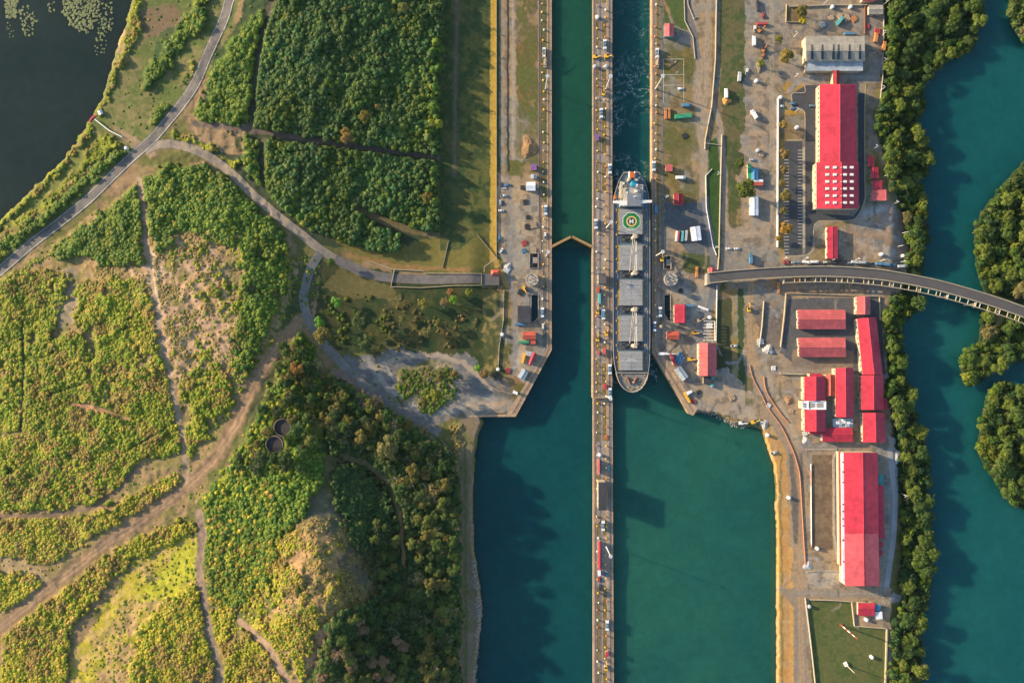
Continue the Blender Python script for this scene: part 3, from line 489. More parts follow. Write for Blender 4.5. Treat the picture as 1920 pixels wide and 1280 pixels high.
for i_ in range(150):
    x0, y0, x1, y1 = rs_.choice([(935,330,1020,700),(1246,380,1340,760),(1402,0,1455,480),(1396,540,1470,800),(1460,140,1660,500),(1475,1040,1660,1120),(1290,700,1420,790),(1475,545,1660,840)]); a = rs_.uniform(x0, x1); b = rs_.uniform(y0, y1); an = rs_.choice([1.57, 1.4, 1.7, 0.1, 0.6, 2.2]); l_ = rs_.uniform(8, 34)
    stroke([(a, b), (a + l_ * math.cos(an), b + l_ * math.sin(an)), (a + l_ * 1.6 * math.cos(an + .4), b + l_ * 1.6 * math.sin(an + .4))], rs_.uniform(1.5, 5), rs_.choice([DK, RUT, LANE, (.2,.2,.2), (.4,.4,.4), (.12,.12,.05)]), .6, .6, 1.2, .4)
C *= (0.82 + 0.36 * n3)[..., None]
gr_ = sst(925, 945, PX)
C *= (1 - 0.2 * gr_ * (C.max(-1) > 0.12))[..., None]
C = np.clip(C, 0.004, 0.8)
def grid_obj(name, X, Y, Z, colr, m):
    ny, nx = X.shape; k = S * (1 - Z / HC)
    co = np.stack([(X - 960) * k, (640 - Y) * k, Z], -1).reshape(-1, 3)
    i = (np.arange(ny - 1)[:, None] * nx + np.arange(nx - 1)[None]).ravel()
    f = np.stack([i, i + nx, i + nx + 1, i + 1], 1)
    me = bpy.data.meshes.new(name); me.vertices.add(len(co)); me.vertices.foreach_set('co', co.ravel().astype(np.float32))
    me.loops.add(f.size); me.loops.foreach_set('vertex_index', f.ravel().astype(np.int32))
    me.polygons.add(len(f)); me.polygons.foreach_set('loop_start', (np.arange(len(f)) * 4).astype(np.int32))
    me.polygons.foreach_set('use_smooth', np.ones(len(f), bool)); me.update(calc_edges=True)
    a = me.color_attributes.new('Col', 'FLOAT_COLOR', 'POINT')
    cc = np.concatenate([colr.reshape(-1, 3), np.ones((len(co), 1))], 1); a.data.foreach_set('color', cc.ravel().astype(np.float32))
    me.materials.append(m); o = bpy.data.objects.new(name, me); col.objects.link(o); return o
def ground_mat():
    m, t, b = new_mat('ground_cover'); a = t.nodes.new('ShaderNodeAttribute'); a.attribute_name = 'Col'
    n = noise_node(t, 0.35, 6, 0.7); n2_ = noise_node(t, 1.6, 4, 0.6)
    f = mixc(t, 0.5, ramp(t, n.outputs[0], 0.3, 0.7, (0.6,0.6,0.6), (1.4,1.4,1.4)), ramp(t, n2_.outputs[0], 0.3, 0.7, (0.6,0.6,0.6), (1.4,1.4,1.4)))
    t.links.new(mixc(t, 1.0, a.outputs['Color'], f, 'MULTIPLY'), b.inputs['Base Color']); b.inputs['Roughness'].default_value = 0.95; b.inputs['Specular IOR Level'].default_value = 0.2
    bump(t, b, n2_.outputs[0], 0.35, 0.25); return m
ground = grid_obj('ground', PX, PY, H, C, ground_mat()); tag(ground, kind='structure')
# ------------------------------------------------------------------ water
def sheet(name, poly, z, m):
    mb = MB(); vs = [P(x, y, z) for x, y in poly]
    a = sum(vs[i][0] * vs[(i+1) % len(vs)][1] - vs[(i+1) % len(vs)][0] * vs[i][1] for i in range(len(vs)))
    mb.add(vs if a > 0 else vs[::-1], [tuple(range(len(vs)))]); o = mb.build(name, m); tag(o, kind='structure'); return o
WZ = -8.0
sheet('canal_water', rect(850,464,1130,9000), WZ + 0.01, water_mat('shaded_basin_water', (0.002,0.044,0.054), (0.005,0.060,0.060), 0.004))  # west basin: the hill's shade is put into this darker water colour
sheet('canal_water', rect(850,-9000,1580,9000), WZ, water_mat('canal_water', (0.007,0.068,0.062), (0.018,0.098,0.070), 0.004))
sheet('lock_water', [(1020,-9000),(1125,-9000),(1125,464),(1111,463),(1071.5,445),(1034,463),(1020,464)], -2.7, water_mat('upper_lock_water', (0.008,0.058,0.038), (0.011,0.068,0.042), 0.01))
sheet('wake_water', rect(1135,-900,1232,720), WZ + 0.02, water_mat('churned_lock_water', (0.003,0.055,0.060), (0.008,0.075,0.074), 0.05, True, 0.15, 0.35))
sheet('river_water', [(1640,-9000),(2900,-9000),(9000,9000),(1640,9000)], WZ, water_mat('river_water', (0.002,0.062,0.070), (0.008,0.085,0.082), 0.005))
sheet('lake_water', [(-9000,-9000),(400,-9000),(400,0),(200,330),(-400,760),(-9000,7000)], 0.0, water_mat('lake_water', (0.010,0.020,0.019), (0.018,0.030,0.026), 0.006, bscale=0.8))
# ------------------------------------------------------------------ strips: roads, rails, kerbs, fences
def smooth_pts(pts, n=4, closed=False):
    out = []
    for i in range(len(pts) - 1):
        p0 = pts[max(i-1, 0)]; p1 = pts[i]; p2 = pts[i+1]; p3 = pts[min(i+2, len(pts)-1)]
        for j in range(n):
            t = j / n
            out.append(tuple(0.5 * (2*b + (c-a)*t + (2*a-5*b+4*c-d)*t*t + (3*b-a-3*c+d)*t**3) for a, b, c, d in zip(p0, p1, p2, p3)))
    out.append(pts[-1]); return out
def resample(pts, step):
    out = [pts[0]]
    for a, b in zip(pts[:-1], pts[1:]):
        L = math.hypot(b[0]-a[0], b[1]-a[1]); n = max(1, int(L / step))
        out += [(a[0] + (b[0]-a[0]) * i / n, a[1] + (b[1]-a[1]) * i / n) for i in range(1, n + 1)]
    return out
def offset(pts, d):
    out = []
    for i, p in enumerate(pts):
        a = pts[max(i-1, 0)]; b = pts[min(i+1, len(pts)-1)]
        dx, dy = b[0]-a[0], b[1]-a[1]; L = math.hypot(dx, dy) or 1
        out.append((p[0] - dy / L * d, p[1] + dx / L * d))
    return out
def ribbon(name, pts, wd, m, dz=0.15, z=None, cross=5, step=3, parent=None, kind='structure', mb=None, sm=True):
    pts = resample(smooth_pts(pts) if sm and len(pts) > 2 else pts, step)
    own = mb is None; mb = mb or MB(); rows = [offset(pts, wd * (j / (cross - 1) - 0.5)) for j in range(cross)]
    vs = [(G(r[i][0], r[i][1], dz) if z is None else P(r[i][0], r[i][1], z)) for i in range(len(pts)) for r in rows]
    fs = [(i*cross+j, i*cross+j+1, (i+1)*cross+j+1, (i+1)*cross+j) for i in range(len(pts)-1) for j in range(cross-1)]
    a, b, c = vs[fs[0][0]], vs[fs[0][1]], vs[fs[0][2]]
    if (b - a).cross(c - b).z < 0: fs = [f[::-1] for f in fs]
    mb.add(vs, fs)
    if own:
        o = mb.build(name, m, parent)
        if kind and parent is None: tag(o, kind=kind)
        return o
def barrier(mb, pts, wd, ht, dz=0.0, z=None, step=12, sm=False):
    """solid wall along a polyline, wd in px, ht in m"""
    pts = resample(smooth_pts(pts) if sm and len(pts) > 2 else pts, step); l, r = offset(pts, -wd / 2), offset(pts, wd / 2)
    vs = []
    for a, b in zip(l, r):
        za = (hz(*a) if z is None else z) + dz; zb = (hz(*b) if z is None else z) + dz
        pa, pb = P(a[0], a[1], za), P(b[0], b[1], zb)
        vs += [Vector((pa.x, pa.y, za - 0.4)), Vector((pb.x, pb.y, zb - 0.4)), Vector((pb.x, pb.y, zb + ht)), Vector((pa.x, pa.y, za + ht))]
    n = len(l); fs = []
    for i in range(n - 1):
        for j in range(4): fs.append((i*4+j, i*4+(j+1) % 4, (i+1)*4+(j+1) % 4, (i+1)*4+j))
    fs += [(3,2,1,0), ((n-1)*4, (n-1)*4+1, (n-1)*4+2, (n-1)*4+3)]
    mb.add(vs, fs)
ribbon('main_road', MAIN, 19, M_oldroad, 0.22)
ribbon('road_marking', offset(smooth_pts(MAIN), -7.6), 0.8, M_line, 0.27, cross=2, sm=False); ribbon('road_marking', offset(smooth_pts(MAIN), 7.6), 0.5, M_line, 0.27, cross=2, sm=False)
ribbon('side_road', [(272,283),(292,273),(322,270),(360,279),(400,299),(440,330),(470,361),(520,404),(570,443),(598,466),(628,485)], 16, M_dirtroad, 0.2)
ribbon('gravel_road', [(600,474),(584,500),(574,530),(569,560),(578,598),(600,635),(640,680),(690,728),(740,766),(790,792),(825,812)], 17, mat('gravel_surface', (0.165,0.155,0.14), 0.95, 0.35, 0.06, 0.2, sc2=0.3), 0.24)
ribbon('approach_road', [(628,485),(652,497),(690,513),(735,521),(800,524),(860,523),(902,522)], 17, mat('worn_asphalt', (0.14,0.125,0.12), 0.9, 0.35, 0.06, 0.15, sc2=0.3), 0.28)
ribbon('culvert_road', [(1240,-200),(1240,120),(1241,240),(1242,420),(1243,470)], 5, M_oldroad, 0.06, cross=2, sm=False)
ribbon('yard_road', [(1284,-200),(1290,10),(1300,60),(1308,110)], 12, M_oldroad, 0.05, cross=3); ribbon('perimeter_road', [(1322,370),(1324,400),(1334,450),(1338,500),(1335,560),(1322,600),(1316,640)], 13, mat('grey_asphalt', (0.15,0.155,0.165), 0.9, 0.3, 0.06), 0.05, cross=3)
ribbon('river_road', [(1668,840),(1672,880),(1678,930),(1676,1000),(1668,1060),(1662,1100)], 10, mat('grey_gravel', (0.28,0.29,0.30), 0.95, 0.3, 0.05), 0.1, cross=3)
# asphalt of the upper building and its car park
sheet('car_park', [(1471,265),(1504.5,265),(1504.5,477),(1490,479),(1471,479)], 0.045, M_asph)
sheet('service_road', [(1484,176),(1512,160),(1530,160),(1530,400),(1600,405),(1613,388),(1609,380),(1609,175),(1621,175),(1621,372),(1612,398),(1600,413),(1535,413),(1526,420),(1524,455),(1520,470),(1510,478),(1510,262),(1511,212),(1503,203),(1484,203)], 0.05, M_asph)
for i, (x0, x1, ys) in enumerate([(1469.5, 1479, range(282, 478, 6)), (1496, 1504, range(282, 462, 6))]):
    mb = MB()
    for y in ys: mb.box(P((x0+x1)/2, y, 0.055), ((x1-x0)*S, 0.35, 0.012))
    tag(mb.build('parking_marking', M_line), kind='structure')
def kerb_thing(name, pts, wd, ht, label, m=M_kerb, cat='kerb', z=0.0, sm=True):
    mb = MB(); barrier(mb, pts, wd, ht, z=z, sm=sm, step=4); o = mb.build(name, m); tag(o, label, cat); return o
kerb_thing('kerb', [(1507,277),(1507.5,350),(1507.5,465)], 4.5, 0.14, 'long raised kerb island beside the striped car park', M_kerb, sm=False)
kerb_thing('kerb', [(1623,160),(1621.5,200),(1621.5,340),(1622,372),(1614,396),(1600,412),(1560,415),(1537,415),(1527,424),(1525,440)], 1.4, 0.15, 'thin pale kerb curving around the long red roofed hall')
kerb_thing('kerb', [(1471,479.5),(1500,480),(1514,478),(1524,470),(1527,460)], 1.4, 0.15, 'yellowish kerb at the bottom end of the striped car park')
kerb_thing('kerb', [(1488,160),(1506,160),(1509,165),(1508,174),(1486,175),(1485,190),(1486,203),(1502,206),(1509,214),(1509,255),(1506,262),(1476,262)], 1.3, 0.15, 'pale kerb round the grass bay above the car park')
# ------------------------------------------------------------------ lock walls
def prism_px(mb, poly, zt, zb, zref=None):
    zr = zt if zref is None else zref
    mb.prism([Vector((P(x, y, zr).x, P(x, y, zr).y, zt)) for x, y in poly], [Vector((P(x, y, zr).x, P(x, y, zr).y, zb)) for x, y in poly])
def wall_thing(poly, zt, label, name='lock_wall'):
    mb = MB(); prism_px(mb, poly, zt, -15); o = mb.build(name, M_wall); tag(o, label, 'lock wall'); return o
wall_thing([(1025,-700),(1034.5,-700),(1034.5,656),(967,781),(880,781.5),(880,778.5),(950,776),(1025,655)], 0.08, 'western concrete lock wall with an angled wing at its lower end')
CW = wall_thing([(1111,-700),(1148,-700),(1148,746),(1111,746)], 0.08, 'long centre lock wall running between the two chambers')
wall_thing([(1112,746),(1148.5,746),(1151,1290),(1151,2000),(1113.5,2000),(1112,1290)], -4.2, 'lower approach wall that carries the centre wall on into open water', 'approach_wall')
wall_thing([(1222,-700),(1231,-700),(1231,648),(1308,766),(1300,779),(1292,776),(1222,660)], 0.08, 'eastern concrete lock wall with an angled wing beside the ship')
TZ = -4.2
def zc(y): return 0.08 if y < 746 else TZ
# paving, grass beds, road on the centre wall (thin sheets)
for y0, y1, z in ((-600, 744, 0.08), (748, 1900, TZ)):
    k = lambda y: 1.2 * max(0, (y - 746)) / 534
    def st(name, x, wd, m, dz, a=y0, b=y1): ribbon(name, [(x + k(a), a), (x + k(b), b)], wd, m, z=z + dz, cross=2, step=40, sm=False)
    st('track_bed', 1115, 4.5, M_pave, 0.012); st('track_bed', 1142.5, 5, M_pave, 0.012); st('centre_paving', 1126, 17, M_pave, 0.008)
    st('centre_road', 1125.5, 3.6, M_oldroad, 0.02)
    if z > 0:
        for a, b in ((-600,8),(36,92),(126,180),(188,290),(300,360)): st('grass_bed', 1120, 5.5, M_grassbed, 0.016, a, b); st('grass_bed', 1132.5, 8, M_grassbed, 0.016, a + 5, b - 2)
        for a, b in ((640,664),(676,744)): st('grass_bed', 1120, 5.5, M_grassbed, 0.016, a, b); st('grass_bed', 1132.5, 8, M_grassbed, 0.016, a + 5, b - 2)
    else:
        for a, b in ((748,828),(890,900),(968,1005),(1100,1240),(1250,1900)): st('grass_bed', 1121, 5.5, M_grassbed, 0.016, a, b); st('grass_bed', 1133, 7, M_grassbed, 0.016, a + 5, b - 2)
for pts in ([(1024,-300),(1024,380)], [(1233,-300),(1233,480)]): ribbon('grass_bed', pts, 5, M_grassbed, 0.04, cross=2, step=20, sm=False)
def rails(label, pts, gauge, z=None, dz=0.1):
    t = empty('rail_track', P(pts[0][0], pts[0][1], z or 0)); tag(t, label, 'rail track')
    for sgn in (-1, 1):
        mb = MB(); barrier(mb, offset(pts, sgn * gauge / 2), 0.4, 0.14, dz=dz, z=z, step=60); mb.build('rail', M_steel, t)
    mb = MB(); barrier(mb, pts, 0.7, 0.1, dz=dz, z=z, step=60); mb.build('rack_rail', M_rust, t); rebase(t)
rails('towing track along the western lock wall edge', [(1029,-300),(1029,655),(962,775)], 3.4, 0.06, 0)
rails('towing track along the left edge of the centre wall', [(1115,-300),(1115,744)], 3.4, 0.1, 0)
rails('towing track along the right edge of the centre wall', [(1143,-300),(1143,744)], 3.4, 0.1, 0)
rails('towing track on the left side of the lower approach wall', [(1116,748),(1118,1400)], 3.4, TZ + 0.02, 0)
rails('towing track on the right side of the lower approach wall', [(1143.5,748),(1146,1400)], 3.4, TZ + 0.02, 0)
rails('towing track along the eastern lock wall edge', [(1226.5,-300),(1226.5,655),(1300,772)], 3.4, 0.06, 0)
rails('return track west of the left chamber', [(1012,-300),(1012,400),(1016,470),(1020,520),(1020,650)], 3.4, None, 0.05)
rails('return track east of the right chamber', [(1240,480),(1240,640),(1262,680),(1292,728)], 3.4, None, 0.05)
# gates
def gate_leaf(a, b, label):
    t = empty('lock_gate', P(a[0], a[1], 0)); tag(t, label, 'lock gate', 'mitre gate leaves closing the left chamber')
    mb = MB(); barrier(mb, [a, b], 4.2, 0.5, z=-0.6, step=99); 
    for i in range(3): pass
    o = mb.build('walkway', mat('gate_deck', (0.30,0.21,0.14), 0.8, 0.4, 0.4, 0.3), t)
    mb = MB(); l = offset([a, b], 0); mb.prism([P(x, y, -0.3) for x, y in offset([a,b],-1.6)] + [P(x, y, -0.3) for x, y in offset([a,b],1.6)[::-1]], [Vector((P(x, y, -0.3).x, P(x, y, -0.3).y, -14)) for x, y in offset([a,b],-1.6)] + [Vector((P(x, y, -0.3).x, P(x, y, -0.3).y, -14)) for x, y in offset([a,b],1.6)[::-1]])
    mb.build('gate_panel', M_rust, t)
    for sgn in (-1, 1):
        mb = MB(); L = offset([a, b], sgn * 1.8); n = 9
        for i in range(n + 1):
            p = P(L[0][0] + (L[1][0]-L[0][0])*i/n, L[0][1] + (L[1][1]-L[0][1])*i/n, -0.1); mb.box((p.x, p.y, 0.45), (0.12,0.12,1.1))
        barrier(mb, L, 0.3, 0.12, z=1.25, step=99); mb.build('handrail', M_yel, t)
    rebase(t)
gate_leaf((1034,462.5), (1070,444), 'left leaf of the closed mitre gate'); gate_leaf((1111,462.5), (1073,444), 'right leaf of the closed mitre gate')
# walls of the basins
for poly, lab in ((BAS1, 'rectangular sunken basin of dark water left of the canal'), (BAS2, 'narrow sunken basin of dark water beside the red roofed house')):
    mb = MB(); barrier(mb, poly + [poly[0]], 1.6, 0.35, z=0.05, step=99); o = mb.build('basin_wall', M_conc); tag(o, lab, 'basin')
sheet('basin_water', rect(994,550,1011,606), -3.0, mat('dark_water', (0.004,0.03,0.04), 0.1, 0.2)); sheet('basin_water', rect(1244,550,1259,605), -3.0, MC['dark_water'])
sheet('pit_floor', rect(992,473,1010,504), -4.9, M_pave); sheet('pit_floor', rect(1243,479,1259,506), -4.9, M_pave)
for x0, y0, x1, y1, lab in ((993,474,1009,503,'square concrete machinery pit above the left round tank'), (1244,480,1258,505,'dark machinery pit above the right round tank')):
    t = empty('machinery_pit', P(x0, y0, 0)); tag(t, lab, 'pit')
    mb = MB(); barrier(mb, rect(x0,y0,x1,y1) + [(x0,y0)], 1.6, 0.9, z=0.0, step=99); mb.build('parapet', M_conc, t)
    mb = MB(); mb.box(P((x0+x1)/2+2, (y0+y1)/2, -2.4), (4,5,5)); mb.build('pump_house', M_pave, t)
    mb = MB(); barrier(mb, [(x0+5,y0),(x0+5,y1)], 0.8, 0.4, z=-0.3, step=99); mb.build('beam', M_steel, t); rebase(t)
# ------------------------------------------------------------------ ship
def build_ship():
    D = 3.6; t = empty('cargo_ship', P(1184, 530, WZ)); tag(t, 'long bulk carrier with grey hatches, deck cranes and green helipad in the right chamber', 'cargo ship')
    out = [(1169,323),(1198,323),(1208,339),(1215,360),(1218.6,384),(1218.8,500),(1218.8,640),(1218.4,665),(1217.5,685),(1215.5,700),(1212.5,711),(1208,720),(1202,728.5),(1194,733.5),(1186,735.5),(1178,734),(1170,729),(1163,721),(1158.5,711),(1155,699),(1152,685),(1150,668),(1149.3,640),(1149,500),(1149,384),(1151,367),(1160,338)]
    M_hull = mat('hull_paint', (0.035,0.05,0.085), 0.45, 0.3, 0.1); M_deck = mat('deck_paint', (0.085,0.14,0.18), 0.6, 0.3, 0.15, sc2=0.8); M_hatch = mat('hatch_paint', (0.26,0.265,0.27), 0.6, 0.32, 0.12, sc2=0.7)
    M_org = mat('orange_paint', (0.55,0.12,0.02), 0.5, 0.2); M_fun = mat('funnel_blue', (0.02,0.25,0.42), 0.4, 0.2); M_grn = mat('helipad_green', (0.01,0.16,0.05), 0.6, 0.2, 0.4); M_cr = mat('crane_paint', (0.45,0.40,0.32), 0.5, 0.2); M_dk = mat('dark_grey_deck', (0.06,0.065,0.075), 0.7, 0.4, 0.4)
    top = [P(x, y, D) for x, y in out]; cx, cy = P(1184, 530, D).x, P(1184, 530, D).y
    bot = [Vector((cx + (p.x - cx) * (0.93 if abs(p.y - cy) > 75 else 0.985), cy + (p.y - cy) * 0.965, WZ - 2)) for p in top]
    mb = MB(); mb.prism(top, bot); mb.build('hull', M_hull, t)
    ins = [Vector((cx + (p.x - cx) * 0.975, cy + (p.y - cy) * 0.992, D + 0.02)) for p in top]
    mb = MB(); mb.prism(ins, [v - Vector((0,0,0.3)) for v in ins]); mb.build('deck', M_deck, t)
    mb = MB(); n = len(top)
    for i in range(n):
        a, b = top[i], top[(i+1) % n]; ia, ib = ins[i], ins[(i+1) % n]; h = 1.1
        mb.add([a, b, ib, ia, a + Vector((0,0,h)), b + Vector((0,0,h)), ib + Vector((0,0,h)), ia + Vector((0,0,h))], [(0,1,5,4),(2,3,7,6),(4,5,6,7)])
    mb.build('bulwark', mat('bulwark_paint', (0.26,0.25,0.25), 0.5, 0.2), t)
    for i, (y0, y1) in enumerate(((392,439),(459.5,506.5),(524.5,572.5),(592,639.5),(658.5,694))):
        mb = MB(); z0, z1 = D, D + 2.4
        prism_px(mb, rect(1162.4,y0,1204.8,y1), z1, z0)
        for s in range(1, 5):
            y = y0 + (y1-y0)*s/5; mb.box(P(1183.6, y, z1 + 0.06), (42.4*S, 0.22, 0.16))
        mb.box(P(1183.6, (y0+y1)/2, z1+0.05), (0.2, (y1-y0)*S, 0.12))
        h = mb.build('hatch_cover', M_hatch, t)
        for x in (1160.6, 1206.6): mb = MB(); mb.box(P(x, (y0+y1)/2, D + 0.7), (0.9, (y1-y0)*S, 1.4)); mb.build('hatch_coaming', mat('coaming_paint', (0.30,0.20,0.06), 0.6, 0.5, 0.8), t)
        if i == 0:
            def disc(r, n, z, name, m, inner=0.0, ph=0.0):
                mb = MB(); c = P(1184, 415, z1); vs = []; 
                for k in range(n):
                    a = 2*math.pi*(k+0.5)/n + ph; vs.append((c.x + r*math.cos(a), c.y + r*math.sin(a), z))
                if inner:
                    for k in range(n):
                        a = 2*math.pi*(k+0.5)/n + ph; vs.append((c.x + inner*math.cos(a), c.y + inner*math.sin(a), z))
                    mb.add(vs, [(k, (k+1) % n, (k+1) % n + n, k+n) for k in range(n)])
                else: mb.add(vs, [tuple(range(n))])
                mb.build(name, m, h)
            disc(8.2, 8, z1+0.20, 'helipad_border', M_white, 7.7); disc(7.7, 8, z1+0.20, 'helipad_disc', M_grn); disc(4.4, 32, z1+0.215, 'helipad_ring', mat('helipad_yellow', (0.75,0.5,0.12), 0.6, 0.1), 3.5); disc(3.5, 32, z1+0.215, 'helipad_centre', mat('helipad_grey', (0.06,0.06,0.06), 0.6, 0.1))
            mb = MB(); c = P(1184, 415, z1+0.23); mb.box((c.x-1.25,c.y,c.z), (0.8,3.6,0.02)); mb.box((c.x+1.25,c.y,c.z), (0.8,3.6,0.02)); mb.box((c.x,c.y,c.z), (1.7,0.9,0.02)); mb.build('letter_h', M_white, h)
            mb = MB(); [mb.box((c.x-2.6+k*0.66, c.y-6.0, c.z), (0.42,0.7,0.02)) for k in range(9)]; mb.build('pad_lettering', M_white, h)
        if i in (2, 4):
            mb = MB(); ya = 537.5 if i == 2 else 673.5
            mb.box(P(1183.5, ya, z1+0.12), (6.2,0.45,0.02)); mb.build('hatch_lettering', M_line, h)
            for r_ in range(2 if i == 2 else 1): mb = MB(); mb.box(P(1184, (553 if i == 2 else 676.6)+r_*4.5, z1+0.12), (9.5-3*r_,0.35,0.02)); mb.build('hatch_lettering', M_line, h)
    # gaps between hatches: dark machinery decks and cranes
    for y, dirn, bx in ((447,1,-2.5),(514,-1,4),(581,1,-2.5),(648,-1,4)):
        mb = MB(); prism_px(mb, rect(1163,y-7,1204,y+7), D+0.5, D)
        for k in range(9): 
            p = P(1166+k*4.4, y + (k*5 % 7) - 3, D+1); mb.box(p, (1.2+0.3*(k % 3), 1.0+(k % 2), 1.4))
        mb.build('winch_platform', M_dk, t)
        c = P(1185.5, y, D); mb = MB(); mb.tube(c, c + Vector((0,0,12)), 1.6, 1.35, 14); cr = mb.build('deck_crane', M_cr, t)
        mb = MB(); mb.box(c + Vector((0,0,13.2)), (3.2,3.6,2.6)); mb.box(c + Vector((0.6,-1.4*dirn,14.2)), (1.8,1.2,1.6)); mb.build('crane_cab', M_cream, cr)
        tip = P(1185.5+bx*1.9, y + dirn*62, D+6.5); mb = MB(); a = c + Vector((0.6*bx/3,0,12.6))
        for s in (-0.9, 0.9): mb.tube(a + Vector((s,0,0)), Vector((tip.x + s*0.25, tip.y, tip.z)), 0.32, 0.22, 6)
        for k in range(12):
            f = k/12; p = a.lerp(tip, f); wdt = 0.9*(1-f)+0.25*f; q_ = a.lerp(tip, f+1/12); mb.tube(p + Vector((-wdt,0,0)), q_ + Vector((wdt*0.9,0,0)), 0.12, n=4)
        mb.build('jib', M_cr, cr)
        mb = MB(); mb.tube(c + Vector((0,0,15.5)), Vector((tip.x, tip.y, tip.z+0.3)), 0.08, n=4); mb.build('hoist_rope', M_steel, cr)
    # superstructure at the stern
    mb = MB(); prism_px(mb, rect(1163,346,1206,386), D+5, D); prism_px(mb, rect(1170,352,1200,386), D+9, D+5); mb.build('deckhouse', mat('deckhouse_paint', (0.40,0.38,0.34), 0.6, 0.3, 0.3), t)
    mb = MB(); prism_px(mb, [(1176,363),(1201.5,363),(1201.5,386),(1176,386)], D+13, D+9); mb.build('wheelhouse', mat('wheelhouse_roof', (0.17,0.19,0.22), 0.6, 0.3, 0.4), t)
    mb = MB(); prism_px(mb, [(1150,376.5),(1222.5,375),(1222.5,379.5),(1205,381),(1200,385),(1164,385),(1162,382),(1150,380.5)], D+12.4, D+10.8); mb.build('bridge_wing', M_white, t)
    mb = MB(); prism_px(mb, rect(1163,340,1167.5,372), D+6.8, D+4.8); mb.build('boat_deck', M_cream, t)
    mb = MB(); c = P(1187,346,D+9); mb.tube(c, c + Vector((0,0,7)), 2.7, 2.2, 16); fn = mb.build('funnel', M_fun, t)
    for s in (-0.9, 0.9): mb = MB(); mb.tube(c + Vector((s,0.8,7)), c + Vector((s,0.8,8.4)), 0.45, n=8); mb.build('exhaust_pipe', M_dark, fn)
    for x, y in ((1178,339),(1192,340)):
        mb = MB(); c = P(x, y, D); mb.tube(c, c + Vector((0,0,5)), 1.4, 1.3, 12); mb.dome(c + Vector((0,0,5)), 1.6, zs=0.5); mb.build('ventilator', M_cream, t)
    mb = MB(); prism_px(mb, [(1182,322),(1188,322),(1190,327),(1189,333),(1183,333),(1181,328)], D+6.5, D+4.6, D+6.5); mb.build('lifeboat', M_org, t)
    for x in (1180, 1190): mb = MB(); prism_px(mb, rect(x,321,x+1,334), D+5.4, D+1); mb.build('lifeboat_davit', M_white, t)
    mb = MB(); prism_px(mb, [(1152,366),(1155,366),(1156,372),(1152,373)], D+4.5, D+2.5); mb.build('rescue_boat', M_org, t)
    for a, b in (((1195,350),(1211,360)),((1170,356),(1178,352)),((1192,356),(1200,366))):
        mb = MB(); mb.tube(P(*a, D+10), P(*b, D+9), 0.5, 0.3, 6); mb.build('davit_arm', M_cr, t)
    rs = random.Random(5)
    for k in range(34):
        x, y = rs.uniform(1156, 1212), rs.uniform(330, 384)
        if abs(x-1184) > 22 + (y-330)*0.15 and y < 345: continue
        inside = 1163 < x < 1206 and y > 346; zt = (D+9 if 1170 < x < 1200 and y > 352 else D+5) if inside else D
        mb = MB(); c = P(x, y, zt); a = rs.uniform(.7, 2.2)
        if k % 3: mb.box(c + Vector((0,0,.6)), (a, rs.uniform(.7, 2.4), 1.3)); nm = 'deck_locker'
        else: mb.tube(c, c + Vector((0,0,1.6)), .5, n=8); nm = 'mushroom_vent'
        mb.build(nm, rs.choice([M_cream, M_white, M_dk, M_rust, M_steel, M_cr]), t)
    for x in (1157.5, 1209.5, 1213.5):
        mb = MB(); mb.tube(P(x, 396, D+.5), P(x, 690, D+.5), .16, n=5); mb.build('deck_pipe', M_rust if x < 1200 else M_cream, t)
    for k in range(28):
        y = 400 + k*10.3; mb = MB(); mb.box(P(1158.6 if k % 2 else 1208.6, y, D+.5), (1.3, .5, .8)); mb.build('pipe_bracket', rs.choice([M_yel, M_cream, M_rust]), t)
    mb = MB(); c = P(1189,370,D+13); mb.tube(c, c + Vector((0,0,8)), 0.3, 0.15, 6); mb.box(c + Vector((0,0,5)), (3.5,0.3,0.3)); mb.build('radar_mast', M_white, t)
    # forecastle
    fc = [(1154.8,698.5),(1215.7,698.5),(1212.5,711),(1208,720),(1202,728),(1194,733),(1186,735),(1178,733.5),(1170,728.5),(1163,720.5),(1158.5,711)]
    mb = MB(); prism_px(mb, fc, D+1.6, D, D+1.6); mb.build('forecastle', mat('forecastle_deck', (0.19,0.18,0.165), 0.7, 0.5, 0.5, sc2=1.6), t)
    mb = MB(); barrier(mb, fc + [fc[0]], 1.0, 1.0, z=D+1.9, step=99); mb.build('forecastle_rail', M_cream, t)
    for s in (-1, 1):
        mb = MB(); c = P(1184.5+s*9, 707, D+2.4); mb.tube(c, c + Vector((s*-2.6,-5.5,0)), 0.9, 0.9, 10); mb.box(c + Vector((s*-0.5,-2,-0.3)), (3.4,1.4,1.2), s*0.4); mb.build('anchor_winch', M_rust, t)
    mb = MB(); c = P(1186,716,D+1.6); mb.tube(c, c + Vector((0,0,7)), 0.35, 0.2, 8); mb.box(c + Vector((0,0,6)), (2,0.3,0.3)); mb.build('foremast', M_cream, t)
    for k in range(20):
        a = random.choice([(1163,704),(1207,704),(1168,718),(1204,719),(1178,726),(1194,726),(1186,729),(1174,708),(1198,712),(1160,708)])
        mb = MB(); c = P(a[0] + random.uniform(-3,3), a[1] + random.uniform(-2,2), D+1.6); mb.tube(c, c + Vector((0,0,0.8)), 0.4, n=8); mb.build('bollard', random.choice([M_yel, M_rust, M_cream]), t)
    for k in range(26):
        s = k % 2; y = 395 + (k // 2) * 23; c = P(1155.5 if s == 0 else 1211.8, y, D)
        mb = MB(); mb.tube(c, c + Vector((0,0,0.9)), 0.45, n=8); mb.tube(c + Vector((0,1,0)), c + Vector((0,1,0.9)), 0.4, n=8); mb.build('deck_ventilator', M_cream if s else M_yel, t)
    rebase(t); return t
build_ship()
